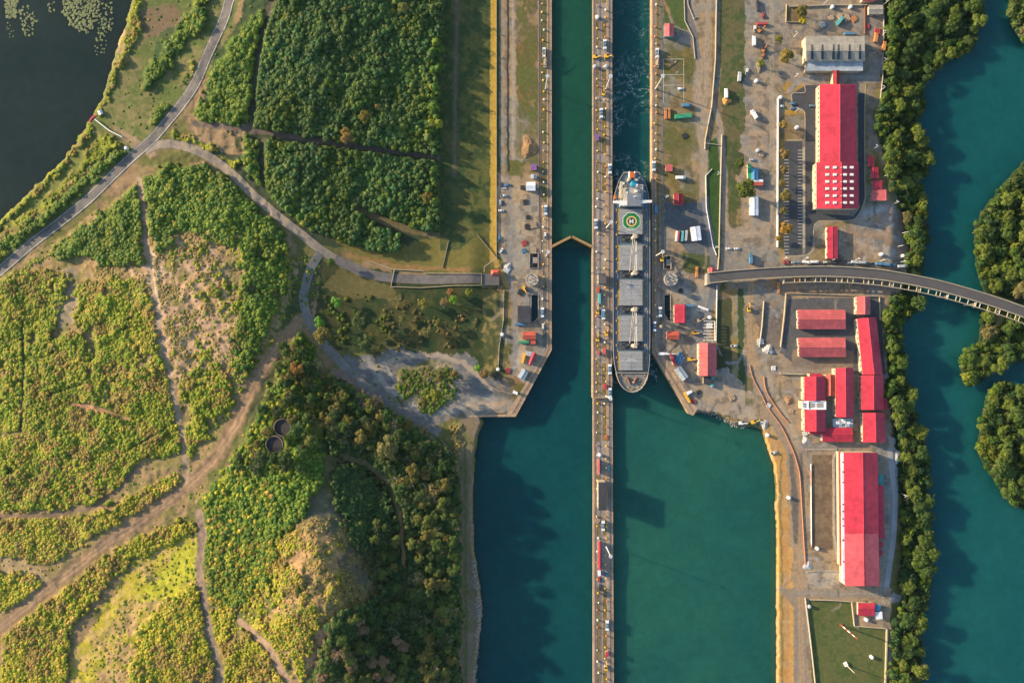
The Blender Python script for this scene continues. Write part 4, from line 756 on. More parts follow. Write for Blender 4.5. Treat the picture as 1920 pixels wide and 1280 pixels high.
# ------------------------------------------------------------------ buildings
def roof_mat(name, c): return mat(name, c, 0.6, 0.3, 0.05, 0.35, stripes=None, sc2=0.22)
M_red = roof_mat('red_roof', (0.47, 0.034, 0.062)); M_red2 = roof_mat('faded_red_roof', (0.50, 0.11, 0.11)); M_red3 = roof_mat('terracotta_roof', (0.48, 0.09, 0.055)); M_pale = roof_mat('paler_red_roof', (0.50, 0.085, 0.10)); M_maroon = roof_mat('maroon_roof', (0.28, 0.02, 0.03))
M_groof = roof_mat('grey_roof', (0.33, 0.30, 0.25)); M_bgroof = roof_mat('blue_grey_roof', (0.35, 0.40, 0.44)); M_wroof = roof_mat('white_roof', (0.72, 0.74, 0.78)); M_blue = roof_mat('blue_roof', (0.07, 0.25, 0.42)); M_droof = roof_mat('dark_roof', (0.045, 0.045, 0.055)); M_purp = roof_mat('purple_roof', (0.22, 0.10, 0.28)); M_teal = roof_mat('teal_roof', (0.04, 0.28, 0.27)); M_green = roof_mat('green_roof', (0.03, 0.35, 0.15))
def quad_lerp(a, b, f): return (a[0] + (b[0]-a[0]) * f, a[1] + (b[1]-a[1]) * f)
def building(label, q, axis, h, rise, m_roof, m_wall=None, rf=0.5, z0=0.0, name='building', cat='building', windows=0, extras=None, group=None, seams=0, hip=False):
    """q: eave corners in photo px TL,TR,BR,BL; axis 'v' ridge runs down the picture, 'h' ridge runs across, None flat"""
    if len(q) == 4 and not isinstance(q[0], tuple): q = rect(*q)
    m_wall = M_plaster if m_wall in (None, M_white) else m_wall
    he = z0 + h; hr = he + rise
    cx = sum(p[0] for p in q)/4; cy = sum(p[1] for p in q)/4
    t = empty(name, P(cx, cy, z0)); tag(t, label, cat, group)
    e = [P(x, y, he) for x, y in q]
    cc = sum(e, Vector())/4
    def inset(p, d=0.5):
        v = p - cc; return Vector((cc.x + v.x * (1 - d/max(abs(v.x), 2)), cc.y + v.y * (1 - d/max(abs(v.y), 2)), p.z))
    wi = [inset(p) for p in e]; zb = z0 - 0.5
    mb = MB(); n = 4
    if axis is None:
        mb.prism([Vector((p.x, p.y, he-0.25)) for p in wi], [Vector((p.x, p.y, zb)) for p in wi]); mb.build('wall', m_wall, t)
        mb = MB(); mb.prism([Vector((p.x, p.y, he)) for p in e], [Vector((p.x, p.y, he-0.22)) for p in e]); rf_o = mb.build('roof', m_roof, t)
    else:
        if axis == 'v': a = quad_lerp(q[0], q[1], rf); b = quad_lerp(q[3], q[2], rf); order = [0,3,2,1]
        else: a = quad_lerp(q[0], q[3], rf); b = quad_lerp(q[1], q[2], rf); order = [0,1,2,3]
        ra, rb = P(a[0], a[1], hr), P(b[0], b[1], hr)
        if hip: ra, rb = ra.lerp(rb, 0.3), rb.lerp(ra, 0.3)
        i0, i1, i2, i3 = order    # i0-i1 first eave (a->b side), i3-i2 second eave
        w0, w1, w2, w3 = wi[i0], wi[i1], wi[i2], wi[i3]
        dwn = Vector((0,0,-0.3)); ia = ra.lerp(rb, 0.012 if not hip else 0) + dwn; ib = rb.lerp(ra, 0.012 if not hip else 0) + dwn
        vs = [Vector((p.x,p.y,zb)) for p in (w0,w1,w2,w3)] + [Vector((p.x,p.y,he-0.3)) for p in (w0,w1,w2,w3)] + [ia, ib]
        mb.add(vs, [(0,1,5,4),(2,3,7,6),(1,2,6,5),(3,0,4,7),(5,6,9),(7,4,8),(4,5,9,8),(6,7,8,9)]); mb.build('wall', m_wall, t)
        mb = MB(); T = Vector((0,0,-0.22))
        if hip: fs = [(0,1,5,4),(2,3,4,5),(1,2,5),(3,0,4)]; V = [e[i0], e[i1], e[i2], e[i3], ra, rb]; mb.add(V + [v + T for v in V], fs + [tuple(i+6 for i in f[::-1]) for f in fs] + [(0,1,7,6),(1,2,8,7),(2,3,9,8),(3,0,6,9)])
        else:
            for A_, B_, in ((e[i0], e[i1]), (e[i3], e[i2])):
                V = [A_, B_, rb, ra]; mb.add(V + [v + T for v in V], [(0,1,2,3),(7,6,5,4),(0,1,5,4),(1,2,6,5),(2,3,7,6),(3,0,4,7)])
            if seams:     # standing seams of the sheet metal
                for k in range(1, seams):
                    f = k / seams
                    for A_, B_, in ((e[i0], e[i1]), (e[i3], e[i2])):
                        mb.tube(A_.lerp(B_, f) + Vector((0,0,0.03)), ra.lerp(rb, f) + Vector((0,0,0.03)), 0.10, n=4)
        rf_o = mb.build('roof', m_roof, t)
        mb = MB(); mb.tube(ra + Vector((0,0,0.03)), rb + Vector((0,0,0.03)), 0.2, n=6); mb.build('ridge_cap', m_roof, rf_o)
    # windows and a door on the wall that faces the middle of the picture, and the lower/upper one
    if windows:
        k = 0 if cx > 960 else 1
        A_, B_ = (wi[0], wi[3]) if cx > 960 else (wi[1], wi[2])
        sgn = -1 if cx > 960 else 1
        if axis == 'h' and abs(cy - 640) > 60:
            if cy > 640: A_, B_ = wi[0], wi[1]
            else: A_, B_ = wi[3], wi[2]
        dirv = (B_ - A_); dirv.z = 0; L = dirv.length; dv = dirv.normalized(); nrm = Vector((-dv.y, dv.x, 0)); 
        if nrm.dot(cc - A_) > 0: nrm = -nrm
        ang = math.atan2(dv.y, dv.x)
        for i in range(windows):
            f = (i + 0.5) / windows; p = A_.lerp(B_, f) + nrm * 0.03; mb = MB()
            if i == windows // 2: mb.box((p.x, p.y, z0 + 1.1), (min(2.4, L*0.2), 0.14, 2.2), ang); mb.build('door', M_dark if False else mat('door_paint', (0.10,0.12,0.13), 0.5, 0.2), t)
            else: mb.box((p.x, p.y, z0 + min(h*0.62, 6)), (min(1.8, L/windows*0.6), 0.1, 1.3), ang); mb.build('window', M_glass, t)
    if extras: extras(t, rf_o, he, hr)
    rebase(t); return t
# upper right estate
def hall_ex(t, rf_o, he, hr):
    mb = MB(); n = 0
    for j, y in enumerate((314,327.5,340.6,353.8,367,380)):
        for x, f in ((1551.5,0.45),(1565.6,0.8),(1584.3,0.82),(1597,0.42)):
            z = he + (hr-he)*f + 0.35; mb = MB(); mb.box(P(x, y, z), (3.1,2.1,0.6)); mb.box(P(x, y, z+0.33), (2.7,1.7,0.1)); mb.build('skylight', M_white, rf_o)
        mb = MB(); c = P(1577, y+0.5, hr+0.2); mb.tube(c, c + Vector((0,0,0.7)), 0.5, n=8); mb.build('roof_vent', M_cream, rf_o)
building('long red roofed hall with skylights on its lower end beside the car park', [(1537,158),(1606,158),(1606,305),(1537,305)], 'v', 9, 4.2, M_red, M_white, 0.55, windows=16, name='hall', cat='hall', seams=60)
building('wider lower section of the long hall with rows of white skylights', [(1531,304),(1610,304),(1610,391),(1531,391)], 'v', 9.6, 4.4, M_red, M_white, 0.59, name='hall', cat='hall', windows=8, extras=hall_ex, seams=34)
building('narrow red link roof between the grey warehouse and the long hall', [(1562,132),(1574,132),(1574,158),(1562,158)], 'v', 6, 1, M_maroon, M_white, name='link_corridor', cat='corridor')
def ware_ex(t, rf_o, he, hr):
    for x in (1523,1542.3,1563,1572.5,1593,1612.8):
        mb = MB(); a, b = P(x, 83, he+1.6), P(x, 111, he+1.2); m_ = P(x, 96.5, hr+0.12)
        for u, v in ((a, m_), (m_, b)):
            mb.add([u + Vector((-0.9,0,.12)), u + Vector((0.9,0,.12)), v + Vector((0.9,0,.12)), v + Vector((-0.9,0,.12)), u + Vector((-0.9,0,-.8)), u + Vector((0.9,0,-.8)), v + Vector((0.9,0,-.8)), v + Vector((-0.9,0,-.8))], [(0,1,2,3),(0,1,5,4),(1,2,6,5),(2,3,7,6),(3,0,4,7)])
        sk = mb.build('roof_light', M_glass, rf_o); mb = MB(); mb.box(P(x, 82, he+1.7), (2.1,1.9,1.0)); mb.box(P(x, 111.5, he+1.3), (2.1,1.9,1.0)); mb.build('roof_cowl', M_wroof, sk)
building('grey roofed warehouse crossed by dark roof lights', [(1510,68),(1621,68),(1622,114),(1512,114)], 'h', 9, 3.2, M_groof, M_white, 0.6, windows=8, name='warehouse', cat='warehouse', extras=ware_ex, seams=44)
building('low lean-to with a blue grey roof along the warehouse', [(1514,114.6),(1618,114.6),(1618,133),(1512,133)], None, 6, 0, M_bgroof, M_white, windows=8, name='lean_to', cat='annex')
building('small beige roofed shed at the top right corner of the yard', (1629,10,1656,27), 'h', 4, 1, M_groof, M_white, windows=3, name='shed', cat='shed')
building('red roof cut by the top edge of the photo above the yard', (1617,-22,1642,2), 'h', 5, 2, M_red, M_white, name='shed', cat='shed')
building('topmost of the three small purple red huts right of the long hall', (1627,293,1639,312), 'v', 3.5, .6, M_red, M_white, .3, name='hut', cat='hut', windows=3)
building('middle one of the three small purple red huts right of the long hall', (1633.5,313.5,1647,334.5), 'v', 3.5, .6, M_red, M_white, .3, name='hut', cat='hut', windows=3)
building('lowest of the three small purple red huts, touching the brighter roof below', (1637,338,1654,354.5), 'v', 3.5, .6, M_red, M_white, .4, name='hut', cat='hut', windows=3)
building('bright orange red roofed shed below the three purple red huts', [(1635,356),(1664,355.5),(1664,376),(1634,376)], 'v', 3.8, 1, M_red2, M_white, .9, name='shed', cat='shed', windows=3)
building('tall narrow crimson shed standing in the gravel yard above the bridge', (1551,424.5,1570.5,485), 'v', 5, .6, M_red, M_cream, .5, name='shed', cat='shed', windows=4, seams=20)
# central right enclosure
building('upper of the two twin faded red sheds inside the dark yard', [(1496,580.5),(1585,580.5),(1586,617),(1497,617)], 'h', 5, 3.2, M_red2, M_cream, .5, name='storage_shed', cat='shed', seams=40, windows=5)
building('lower of the two twin faded red sheds inside the dark yard', [(1497,633),(1585,633),(1586.5,669),(1499,669)], 'h', 5, 3.2, M_red2, M_cream, .5, name='storage_shed', cat='shed', seams=40, windows=5)
building('short red roofed building at the top end of the slanting row', (1606.5,555.5,1632,589.5), 'v', 6, 2.2, M_red2, M_white, .6, name='workshop', cat='building', windows=4, seams=14)
building('long slanting red roofed building beside the riverside trees', [(1607,597),(1643,594.5),(1655,702),(1617.5,702.5)], 'v', 7, 2.9, M_red, M_white, .58, name='workshop', cat='building', windows=10, seams=40)
building('red roofed building with a stepped right side just below the slanting one', [(1615,703.5),(1656,703.5),(1657,768),(1615,768)], 'v', 7, 2.9, M_red, M_white, .56, name='workshop', cat='building', windows=6, seams=24)
building('low crimson annex on the left flank of the stepped building', (1611,708,1616,736), None, 4, 0, M_red, M_white, name='annex', cat='annex')
building('low crimson annex on the right flank of the stepped building', (1656,747,1663,768), None, 5, 0, M_red, M_white, name='annex', cat='annex')
building('red roofed building at the lower end of the riverside row', [(1618,773.5),(1659,773.5),(1661,829),(1618,829)], 'v', 7, 2.9, M_red, M_white, .57, name='workshop', cat='building', windows=6, seams=22)
building('tall bright red roofed block in the middle of the courtyard group', [(1566.5,690),(1599.5,688.5),(1600.5,782),(1567,782)], 'v', 8, 2.6, M_red, M_white, .57, name='office_block', cat='building', windows=9, seams=30)
building('upper red wing left of the courtyard', [(1508,706),(1548,706),(1548,751),(1508,751)], 'v', 8, 2.8, M_red, M_white, .55, name='office_wing', cat='building', windows=6, seams=16)
building('lower red wing left of the courtyard', [(1508.5,768),(1548,768),(1548,809),(1509,809)], 'v', 8, 2.8, M_red, M_white, .55, name='office_wing', cat='building', windows=5, seams=14)
def fr_ex(t, rf_o, he, hr):
    for x in (1521,1537): mb = MB(); mb.box(P(x, 759.5, he+0.1), (5.5,3.6,0.25)); mb.build('roof_panel', M_groof, rf_o)
    mb = MB(); barrier(mb, rect(1515,752,1548,767)+[(1515,752)], 1, 0.7, z=he, step=99); mb.build('parapet', M_white, rf_o)
    for x in (1507,1510):
        for y in (757,761.5): mb = MB(); mb.box(P(x, y, he+0.3), (0.7,0.7,0.6)); mb.build('roof_vent', M_dark, rf_o)
building('white framed flat entrance roof between the two red wings', (1504,751.5,1548,767.5), None, 9, 0, M_teal if False else M_wroof, M_white, name='entrance_block', cat='building', extras=fr_ex)
building('dark red connecting roof between upper wing and tall block', (1549,702,1565.5,742), 'v', 6, 1.8, M_red3, M_white, .5, name='link_corridor', cat='corridor', seams=10)
building('short red roof joining the top of the upper wing', (1518,700,1541,706.5), None, 6.5, 0, M_red, M_white, name='link_corridor', cat='corridor')
building('broad crimson roof closing the courtyard at the bottom', [(1542,802),(1598,801),(1600,828),(1542,828)], 'h', 5, 1.2, M_red, M_cream, .5, name='canteen', cat='building', windows=5, seams=24)
building('short crimson corridor under the lower wing', (1518,809.5,1541,814), None, 5, 0, M_red, M_white, name='link_corridor', cat='corridor')
def ter_ex(t, rf_o, he, hr):
    for i, (x, y, a, b) in enumerate(((1571,792,3,2.5),(1576,793,2,3),(1582,789,3,4),(1590,786,5,2),(1593,792,5,2),(1589,797,3,2.5),(1596,789,2,3))): mb = MB(); mb.box(P(x, y, he+0.6), (a,b,1.2)); mb.build('air_conditioner', M_bgroof if i % 2 else M_wroof, rf_o)
building('grey flat terrace with air conditioners at the foot of the tall block', [(1563,743),(1567,743),(1567,783),(1600,783),][:0] or rect(1562,784,1600,801), None, 4, 0, M_bgroof, M_white, name='plant_terrace', cat='terrace', extras=ter_ex)
# long lower hall
def long_ex(t, rf_o, he, hr):
    mb = MB(); prism_px(mb, [(1577,849),(1581.8,849),(1584.5,1092),(1579.5,1092)], he-0.4, he-1.2); mb.build('canopy', M_wroof, t)
    for (xa, ya), (xb, yb), (xc, yc), (xd, yd), z_ in (((1584,1000),(1619,1000),(1621.5,1098),(1584.8,1098),0), ((1621,1000),(1647,1000),(1649,1098),(1622.8,1098),1)):
        zz = [he+.1, hr, hr, he+.1] if not z_ else [hr, he+.1, he+.1, hr]; mb = MB(); mb.add([P(x, y, z + .12) for x, y, z in ((xa,ya,zz[0]),(xb,yb,zz[1]),(xc,yc,zz[2]),(xd,yd,zz[3]))], [(3,2,1,0)]); mb.build('replaced_sheeting', M_pale, rf_o)
    for y in (866,884,904,945,958,972,985,1012,1052): mb = MB(); mb.box(P(1580.8, y, he-0.1), (0.9,0.9,0.6)); mb.build('roof_drain', M_dark, t)
building('very long bright red hall in the lower right yard', [(1582,848),(1645.5,848),(1649,1098),(1584.5,1098)], 'v', 11, 3.6, M_red, M_white, .56, name='hall', cat='hall', windows=20, extras=long_ex, seams=90)
building('narrow orange red canopy along the left side of the very long hall', [(1572,846),(1576.5,846),(1579,1060),(1574.5,1060)], None, 5, 0, M_red3, M_cream, name='canopy', cat='canopy')
building('narrow crimson side annex on the right of the very long hall', [(1646,910),(1657,910),(1659,1010),(1648,1010)], None, 6, 0, M_red, M_white, name='annex', cat='annex')
building('tiny crimson lean-to below the side annex', (1649,1015,1656.5,1026), None, 4, 0, M_red, M_white, name='annex', cat='annex')
building('lowest tiny crimson lean-to on the flank of the very long hall', (1649,1031,1655,1042), None, 4, 0, M_red, M_white, name='annex', cat='annex')
building('turquoise flat awning right of the very long hall', (1647,890,1656,909), None, 3.5, 0, M_teal, M_white, name='awning', cat='awning')
building('small red roofed house at the corner of the fenced lawn', (1609,1130,1640.5,1154), 'h', 4, 1.3, M_red, M_white, .45, name='house', cat='house', windows=4, seams=14)
building('small bright blue roof beside the house at the lawn corner', (1642,1133,1651,1144), None, 3, 0, M_blue, M_white, name='shed', cat='shed')
building('white shed roof below the small blue roof', [(1641,1147),(1654,1146),(1655,1160),(1643,1161)], None, 3.4, 0, M_wroof, M_white, name='shed', cat='shed')
# east lock bank
building('red gabled hut with a turquoise end wall above the marked court', (1245.5,44.5,1264,68.5), 'v', 4.5, 1.6, M_red2, M_teal, .5, name='hut', cat='hut', windows=3)
building('flat coral square roof between the return road and the chamber', (1248,308.5,1261,321), None, 3.5, 0, M_red2, M_white, name='hut', cat='hut')
building('maroon roofed house with white edge beside the asphalt yard', (1263.5,362.5,1281.5,384.5), 'v', 4, 1, M_maroon, M_white, .5, name='house', cat='house', windows=3)
building('vivid red roofed house beside the narrow dark basin', (1264.5,570.5,1286,605), 'v', 5, .8, M_red, M_white, .85, name='house', cat='house', windows=4)
building('dull brick red roof below the vivid red house', (1250,621,1273.5,636.5), 'h', 4, 1.2, M_red3, M_white, .5, name='house', cat='house', windows=3)
building('large salmon and purple gabled hall near the right lock wing', (1311,643,1343.5,704.5), 'v', 9, 2.6, M_red2, M_cream, .48, name='hall', cat='hall', windows=8, seams=24)
building('narrow tilted vivid red shed near the right lock wing', [(1254.5,662),(1259,660.5),(1267.5,682.5),(1263,684.5)], None, 4, 0, M_red, M_white, name='shed', cat='shed')
building('tilted pale grey roofed shed halfway along the right lock wing', [(1265,693),(1276.5,686),(1291,706),(1280,714.5)], 'v', 4, .8, M_bgroof, M_white, .5, name='shed', cat='shed', windows=3)
building('small tilted white cabin near the tip of the right lock wing', [(1286.5,735),(1296.7,731),(1298.5,735),(1289,741)], None, 3.2, 0, M_wroof, M_white, name='cabin', cat='cabin')
building('white flat shed with a dark slot right of the coloured containers', [(1294,426),(1312.5,423.5),(1315.5,450),(1298,452)], 'v', 4, .5, M_wroof, M_white, .5, name='shed', cat='shed')
building('coral roofed cabin at the left end of the curved bridge', (1328,501.5,1342,512), 'v', 3.6, .8, M_red2, M_white, .5, name='cabin', cat='cabin', windows=2)
building('dark navy shed roof under the large salmon hall', (1319,706,1334,720), None, 3.5, 0, M_droof, M_white, name='shed', cat='shed')
building('small turquoise roof beside the dark navy shed', (1334,706,1340,712), None, 3.6, 0, M_teal, M_white, name='shed', cat='shed')
# yard buildings right of the locks
building('blue roofed workshop in the truck yard above the round tree', (1409,315,1421.5,336), 'v', 4, .8, M_blue, M_white, .4, name='workshop', cat='workshop', windows=3)
building('narrow green roofed lean-to on the left of the blue workshop', (1402,307,1408.5,335), None, 3.4, 0, M_green, M_white, name='lean_to', cat='annex')
building('white roofed strip just below the blue workshop', (1402,336.5,1431,341), None, 3.6, 0, M_wroof, M_white, name='lean_to', cat='annex')
building('red roofed strip lowest in the blue workshop group', (1405,341.5,1431,347.5), None, 3.3, 0, M_red3, M_white, name='lean_to', cat='annex')
building('long weathered white shed beside the large round tree', (1406,366,1422,404), 'v', 3.6, .7, M_wroof, M_cream, .5, name='shed', cat='shed', windows=5, seams=9)
# west bank
building('white and pale blue roofed shed on the upper left bank', (986.5,341,1004,357.5), 'h', 4, 1, M_wroof, M_white, .45, name='shed', cat='shed', windows=3)
building('purple square roof on the grass of the left bank', (995,307.5,1006,319), None, 3.2, 0, M_purp, M_white, name='hut', cat='hut')
building('small white cabin between the purple roof and the white shed', (995,327,1006,335), 'v', 3, .5, M_bgroof, M_white, .5, name='cabin', cat='cabin', windows=2)
building('brick red roofed house below the left dark basin', (980,621.5,1004.5,636), 'h', 4, 1.2, M_red3, M_white, .5, name='house', cat='house', windows=3)
building('small red lean-to at the lower right of the brick red house', (995,637,1004,645), None, 3, 0, M_red3, M_white, name='lean_to', cat='annex')
building('dark flat roofed shed left of the sunken basin', (970.5,573,994.5,604.5), None, 3.6, 0, M_droof, M_conc, name='shed', cat='shed', windows=3)
building('pale blue grey tilted roof beside the tilted red shed', [(987,657.5),(998,659.5),(994.5,668.5),(986,666)], None, 3.5, 0, M_bgroof, M_white, name='shed', cat='shed')
building('tilted long red shed near the left lock wing', [(998.5,660),(1006,662.5),(995.5,685),(990.5,682.5)], 'v', 3.8, .6, M_red, M_white, .5, name='shed', cat='shed', windows=3)
building('grey square tilted roof halfway along the left lock wing', [(979.7,690),(991,697.5),(982,713.5),(970.3,706)], 'v', 4, .6, M_bgroof, M_white, .5, name='shed', cat='shed', windows=3)
building('small tilted white cabin near the tip of the left lock wing', [(963,731),(971.5,735.5),(969.5,740.5),(960.8,736.5)], None, 3.2, 0, M_wroof, M_white, name='cabin', cat='cabin')
building('coral hipped roof hut at the end of the old bridge approach', (920.5,505.5,936.5,516), 'h', 4, 1.8, M_red3, M_white, .5, name='hut', cat='hut', hip=True, z0=0)
building('tiny red and white pump house on the lake shore', [(182,209),(190,205),(193,213),(186,216)], 'v', 3, .8, M_wroof, M_white, .5, name='pump_house', cat='pump house', z0=2)
# centre wall
building('tall grey roofed lock control house on the centre wall', (1122,512,1136.5,531), None, 9, 0, mat('dark_grey_roof', (0.10,0.09,0.09), 0.7, 0.3), M_cream, windows=4, name='control_house', cat='control house')
building('small teal and red hut below the control house', (1118,538,1124,548), None, 4, 0, M_red3, M_teal, name='hut', cat='hut')
building('purple roofed kiosk on the upper centre wall', (1116,251.5,1123,263), None, 3.4, 0, M_purp, M_white, name='kiosk', cat='kiosk')
building('pink roofed narrow shed on the lower centre wall', (1120,861,1125,888.5), 'v', 4, .3, M_red2, M_white, .8, name='shed', cat='shed', z0=TZ, windows=4)
building('tall black roofed block with a bright white side on the approach wall', (1122,903.5,1137.5,956.5), None, 13.0, 0, M_droof, M_white, name='tower_block', cat='building', z0=TZ, windows=6)
building('very long narrow red roofed shed on the approach wall', (1121.5,1014,1126.5,1068), 'v', 4, .3, M_red, M_white, .7, name='shed', cat='shed', z0=TZ, windows=6)
building('white end cabin just under the long narrow red shed', (1121,1069,1126.5,1079), None, 4, 0, M_wroof, M_white, name='cabin', cat='cabin', z0=TZ)
building('pink roofed hut on the lower approach wall', (1135.5,1221,1141,1231), None, 3.6, 0, M_red, M_white, name='hut', cat='hut', z0=TZ)
building('red and white hut on the centre wall beside the bow', (1131,719,1137,729), None, 3.6, 0, M_red, M_white, name='hut', cat='hut')
building('pale pink hut on the centre wall level with the last crane', (1119,657,1124,665), None, 3.4, 0, M_red2, M_white, name='hut', cat='hut')
building('pink kiosk on the centre wall right of the pale hut', (1130,652,1136,664), None, 3.4, 0, M_red2, M_white, name='kiosk', cat='kiosk')
# round tanks
def tank(px, py, r, label):
    t = empty('round_tank', P(px, py, 0)); tag(t, label, 'tank'); c = P(px, py, 5)
    mb = MB(); mb.tube((c.x, c.y, -0.5), (c.x, c.y, 5), r*S, r*S, 36); mb.build('tank_wall', M_conc, t)
    mb = MB(); mb.tube((c.x, c.y, 5), (c.x, c.y, 5.3), r*S*1.02, r*S*1.02, 36); tp = mb.build('tank_roof', M_cream, t)
    mb = MB(); n = 36
    for k in range(n):
        a0, a1 = 2*math.pi*k/n, 2*math.pi*(k+1)/n; R1 = r*S*0.93; mb.tube((c.x+R1*math.cos(a0), c.y+R1*math.sin(a0), 5.5), (c.x+R1*math.cos(a1), c.y+R1*math.sin(a1), 5.5), 0.15, n=4)
    mb.build('rim_rail', M_steel, tp)
    for k in range(9):
        a = k*2.39; rr = (0.25+0.07*k)*r*S; mb = MB(); mb.box((c.x+rr*math.cos(a), c.y+rr*math.sin(a), 5.6), (1.0,0.8,0.6), a); mb.build('roof_fitting', random.choice([M_steel, M_rust, M_dark]), tp)
    rebase(t)
tank(998.5, 524, 11.5, 'round concrete tank left of the canal above the dark basin'); tank(1258.5, 523.5, 12.5, 'round concrete tank right of the ship below the pit')
for x, y, lab in ((529,801,'upper of the two round open tanks hidden in the hill trees'), (514,833,'lower left of the two round open tanks hidden in the hill trees')):
    z = hz(x, y); c = P(x, y, z+2.5); r = 16*S; t = empty('open_tank', c); tag(t, lab, 'tank'); n = 40; vs = []
    for k in range(n):
        a = 2*math.pi*k/n
        for rr, zz in ((r, z-3), (r, z+2.5), (r-0.7, z+2.5), (r-0.7, z-3)): vs.append((c.x+rr*math.cos(a), c.y+rr*math.sin(a), zz))
    mb = MB(); mb.add(vs, [(k*4+j, ((k+1) % n)*4+j, ((k+1) % n)*4+j+1, k*4+j+1) for k in range(n) for j in range(3)]); mb.build('tank_wall', mat('weathered_concrete', (0.20,0.17,0.15), 0.9, 0.3, 0.5), t)
    mb = MB(); mb.tube((c.x,c.y,z+0.6), (c.x,c.y,z+0.9), r-0.75, n=40); mb.build('tank_floor', mat('tank_sludge', (0.045,0.04,0.04), 0.5, 0.4, 0.3), t); rebase(t)
# ------------------------------------------------------------------ curved bridge
def bridge():
    Zb = 8.0; cl = smooth_pts([(1330,521),(1400,514.5),(1480,510),(1560,509),(1640,514),(1700,523),(1760,535.5),(1820,552),(1880,571),(1940,593),(2010,622),(2200,720)], 8)
    cl = resample(cl, 6); t = empty('curved_bridge', P(1330, 521, 0)); tag(t, 'long curved road bridge sweeping right over the river', 'bridge')
    def solid(name, off, wd, zt, zb, m, pts=cl):
        l, r = offset(pts, off - wd/2), offset(pts, off + wd/2); mb = MB(); vs = []
        for a, b in zip(l, r):
            pa, pb = P(a[0], a[1], Zb), P(b[0], b[1], Zb)
            vs += [Vector((pa.x,pa.y,zb)), Vector((pb.x,pb.y,zb)), Vector((pb.x,pb.y,zt)), Vector((pa.x,pa.y,zt))]
        n = len(l); mb.add(vs, [(i*4+j, i*4+(j+1) % 4, (i+1)*4+(j+1) % 4, (i+1)*4+j) for i in range(n-1) for j in range(4)] + [(3,2,1,0), ((n-1)*4,(n-1)*4+1,(n-1)*4+2,(n-1)*4+3)])
        return mb.build(name, m, t)
    solid('deck', 0, 20, Zb, Zb-1.0, M_conc); solid('road_surface', 0, 17.4, Zb+0.05, Zb-0.1, mat('bridge_asphalt', (0.085,0.08,0.082), 0.9, 0.25, 0.08))
    for o_ in (-9.4, 9.4): solid('parapet', o_, 1.5, Zb+1.0, Zb+0.02, M_kerb)
    sel = [p for p in cl if p[0] > 1465]
    solid('walkway_beam', 19.5, 1.3, Zb-0.2, Zb-1.2, M_kerb, sel)
    last = None; L = 0; k = 0
    for i, p in enumerate(sel):
        if last is not None: L += math.hypot(p[0]-last[0], p[1]-last[1])
        last = p
        if L >= k * 13:
            k += 1; a = offset(sel, 10)[i]; b = offset(sel, 19.5)[i]; mb = MB(); mb.tube(P(*a, Zb) + Vector((0,0,-0.6)), P(*b, Zb) + Vector((0,0,-0.6)), 0.42, n=6); mb.build('cross_beam', M_kerb, t)
            if k % 4 == 1:
                a = P(*offset(sel, -6)[i], Zb); b = P(*offset(sel, 21)[i], Zb); mb = MB(); mb.tube((a.x,a.y,Zb-2), (b.x,b.y,Zb-2), 0.9, n=8); zb = -11
                for f in (0.15, 0.75): q_ = a.lerp(b, f); mb.tube((q_.x,q_.y,zb), (q_.x,q_.y,Zb-2), 0.9, n=10)
                mb.build('pier', M_conc, t)
    mb = MB(); prism_px(mb, [(1326,512),(1332,510),(1332,532),(1326,534)], Zb-0.2, -0.5, Zb); mb.build('abutment', M_conc, t)
    rebase(t)
bridge()
# old approach structure on the left bank
t = empty('bridge_approach', G(735, 505)); tag(t, 'fenced ramp of an old bridge approach left of the canal', 'ramp')
mb = MB(); barrier(mb, [(692,489),(735,504),(740,505)], 1.2, 1.0); mb.build('parapet', M_kerb, t)
mb = MB(); barrier(mb, [(739,505),(793,508),(798,512.5),(903,513)], 1.2, 1.2); mb.build('parapet', M_kerb, t)
mb = MB(); barrier(mb, [(733,538),(740,505)], 1.2, 1.2); mb.build('parapet', M_kerb, t)
mb = MB(); barrier(mb, [(733,537.5),(790,539.5),(850,535.5),(936,534.5)], 1.2, 1.2); mb.build('parapet', M_kerb, t)
mb = MB(); prism_px(mb, rect(903,513,936,534), 3.2, 0, 3.2); mb.build('ramp_slab', mat('ramp_deck', (0.11,0.10,0.10), 0.8, 0.4, 0.3), t)
mb = MB(); barrier(mb, [(903,513),(903,534)], 0.8, 0.9, z=3.2); barrier(mb, [(908,510),(908,500),(931,484)], 1.2, 0.7, z=3.0); mb.build('beam', M_kerb, t); rebase(t)
# ------------------------------------------------------------------ fences, walls, court
def fence(pts, label, wd=0.7, ht=1.2, m=M_cream, name='fence', z=None, cat=None):
    t = empty(name, G(*pts[0])); tag(t, label, cat or name.replace('_', ' ')); mb = MB(); barrier(mb, pts, wd, ht, z=z, step=20); mb.build('panel', m, t)
    mb = MB()
    for p in resample(pts, 26)[::1][:100]: c = G(*p); mb.box((c.x, c.y, c.z + ht/2 + 0.1), (0.45,0.45,ht+0.5))
    mb.build('post', m, t); rebase(t)
fence([(930.8,-200),(931,483)], 'long straight pale fence beside the yellow bank left of the canal', 0.5, 1.2)
fence([(1344.7,-100),(1341,112),(1334,200),(1322,262),(1321,280)], 'pale boundary wall winding down right of the dirt yard', 1.1, 1.5, M_cream, 'boundary_wall')
fence([(1353,253),(1350,360),(1347.5,480),(1345,512)], 'straight boundary wall along the dark lawn strip', 1.1, 1.5, M_cream, 'boundary_wall')
fence([(1323,269),(1352,273)], 'short pale wall crossing the top of the dark lawn strip', .8, 1.2, M_cream, 'boundary_wall')
fence([(1344,535),(1342,640)], 'white wall below the bridge head leading to the salmon hall', .9, 1.4, M_white, 'boundary_wall')
fence([(1281,-60),(1284,40),(1299,70),(1303,110)], 'pale kerb wall left of the dirt yard road', .8, .8, M_cream, 'boundary_wall')
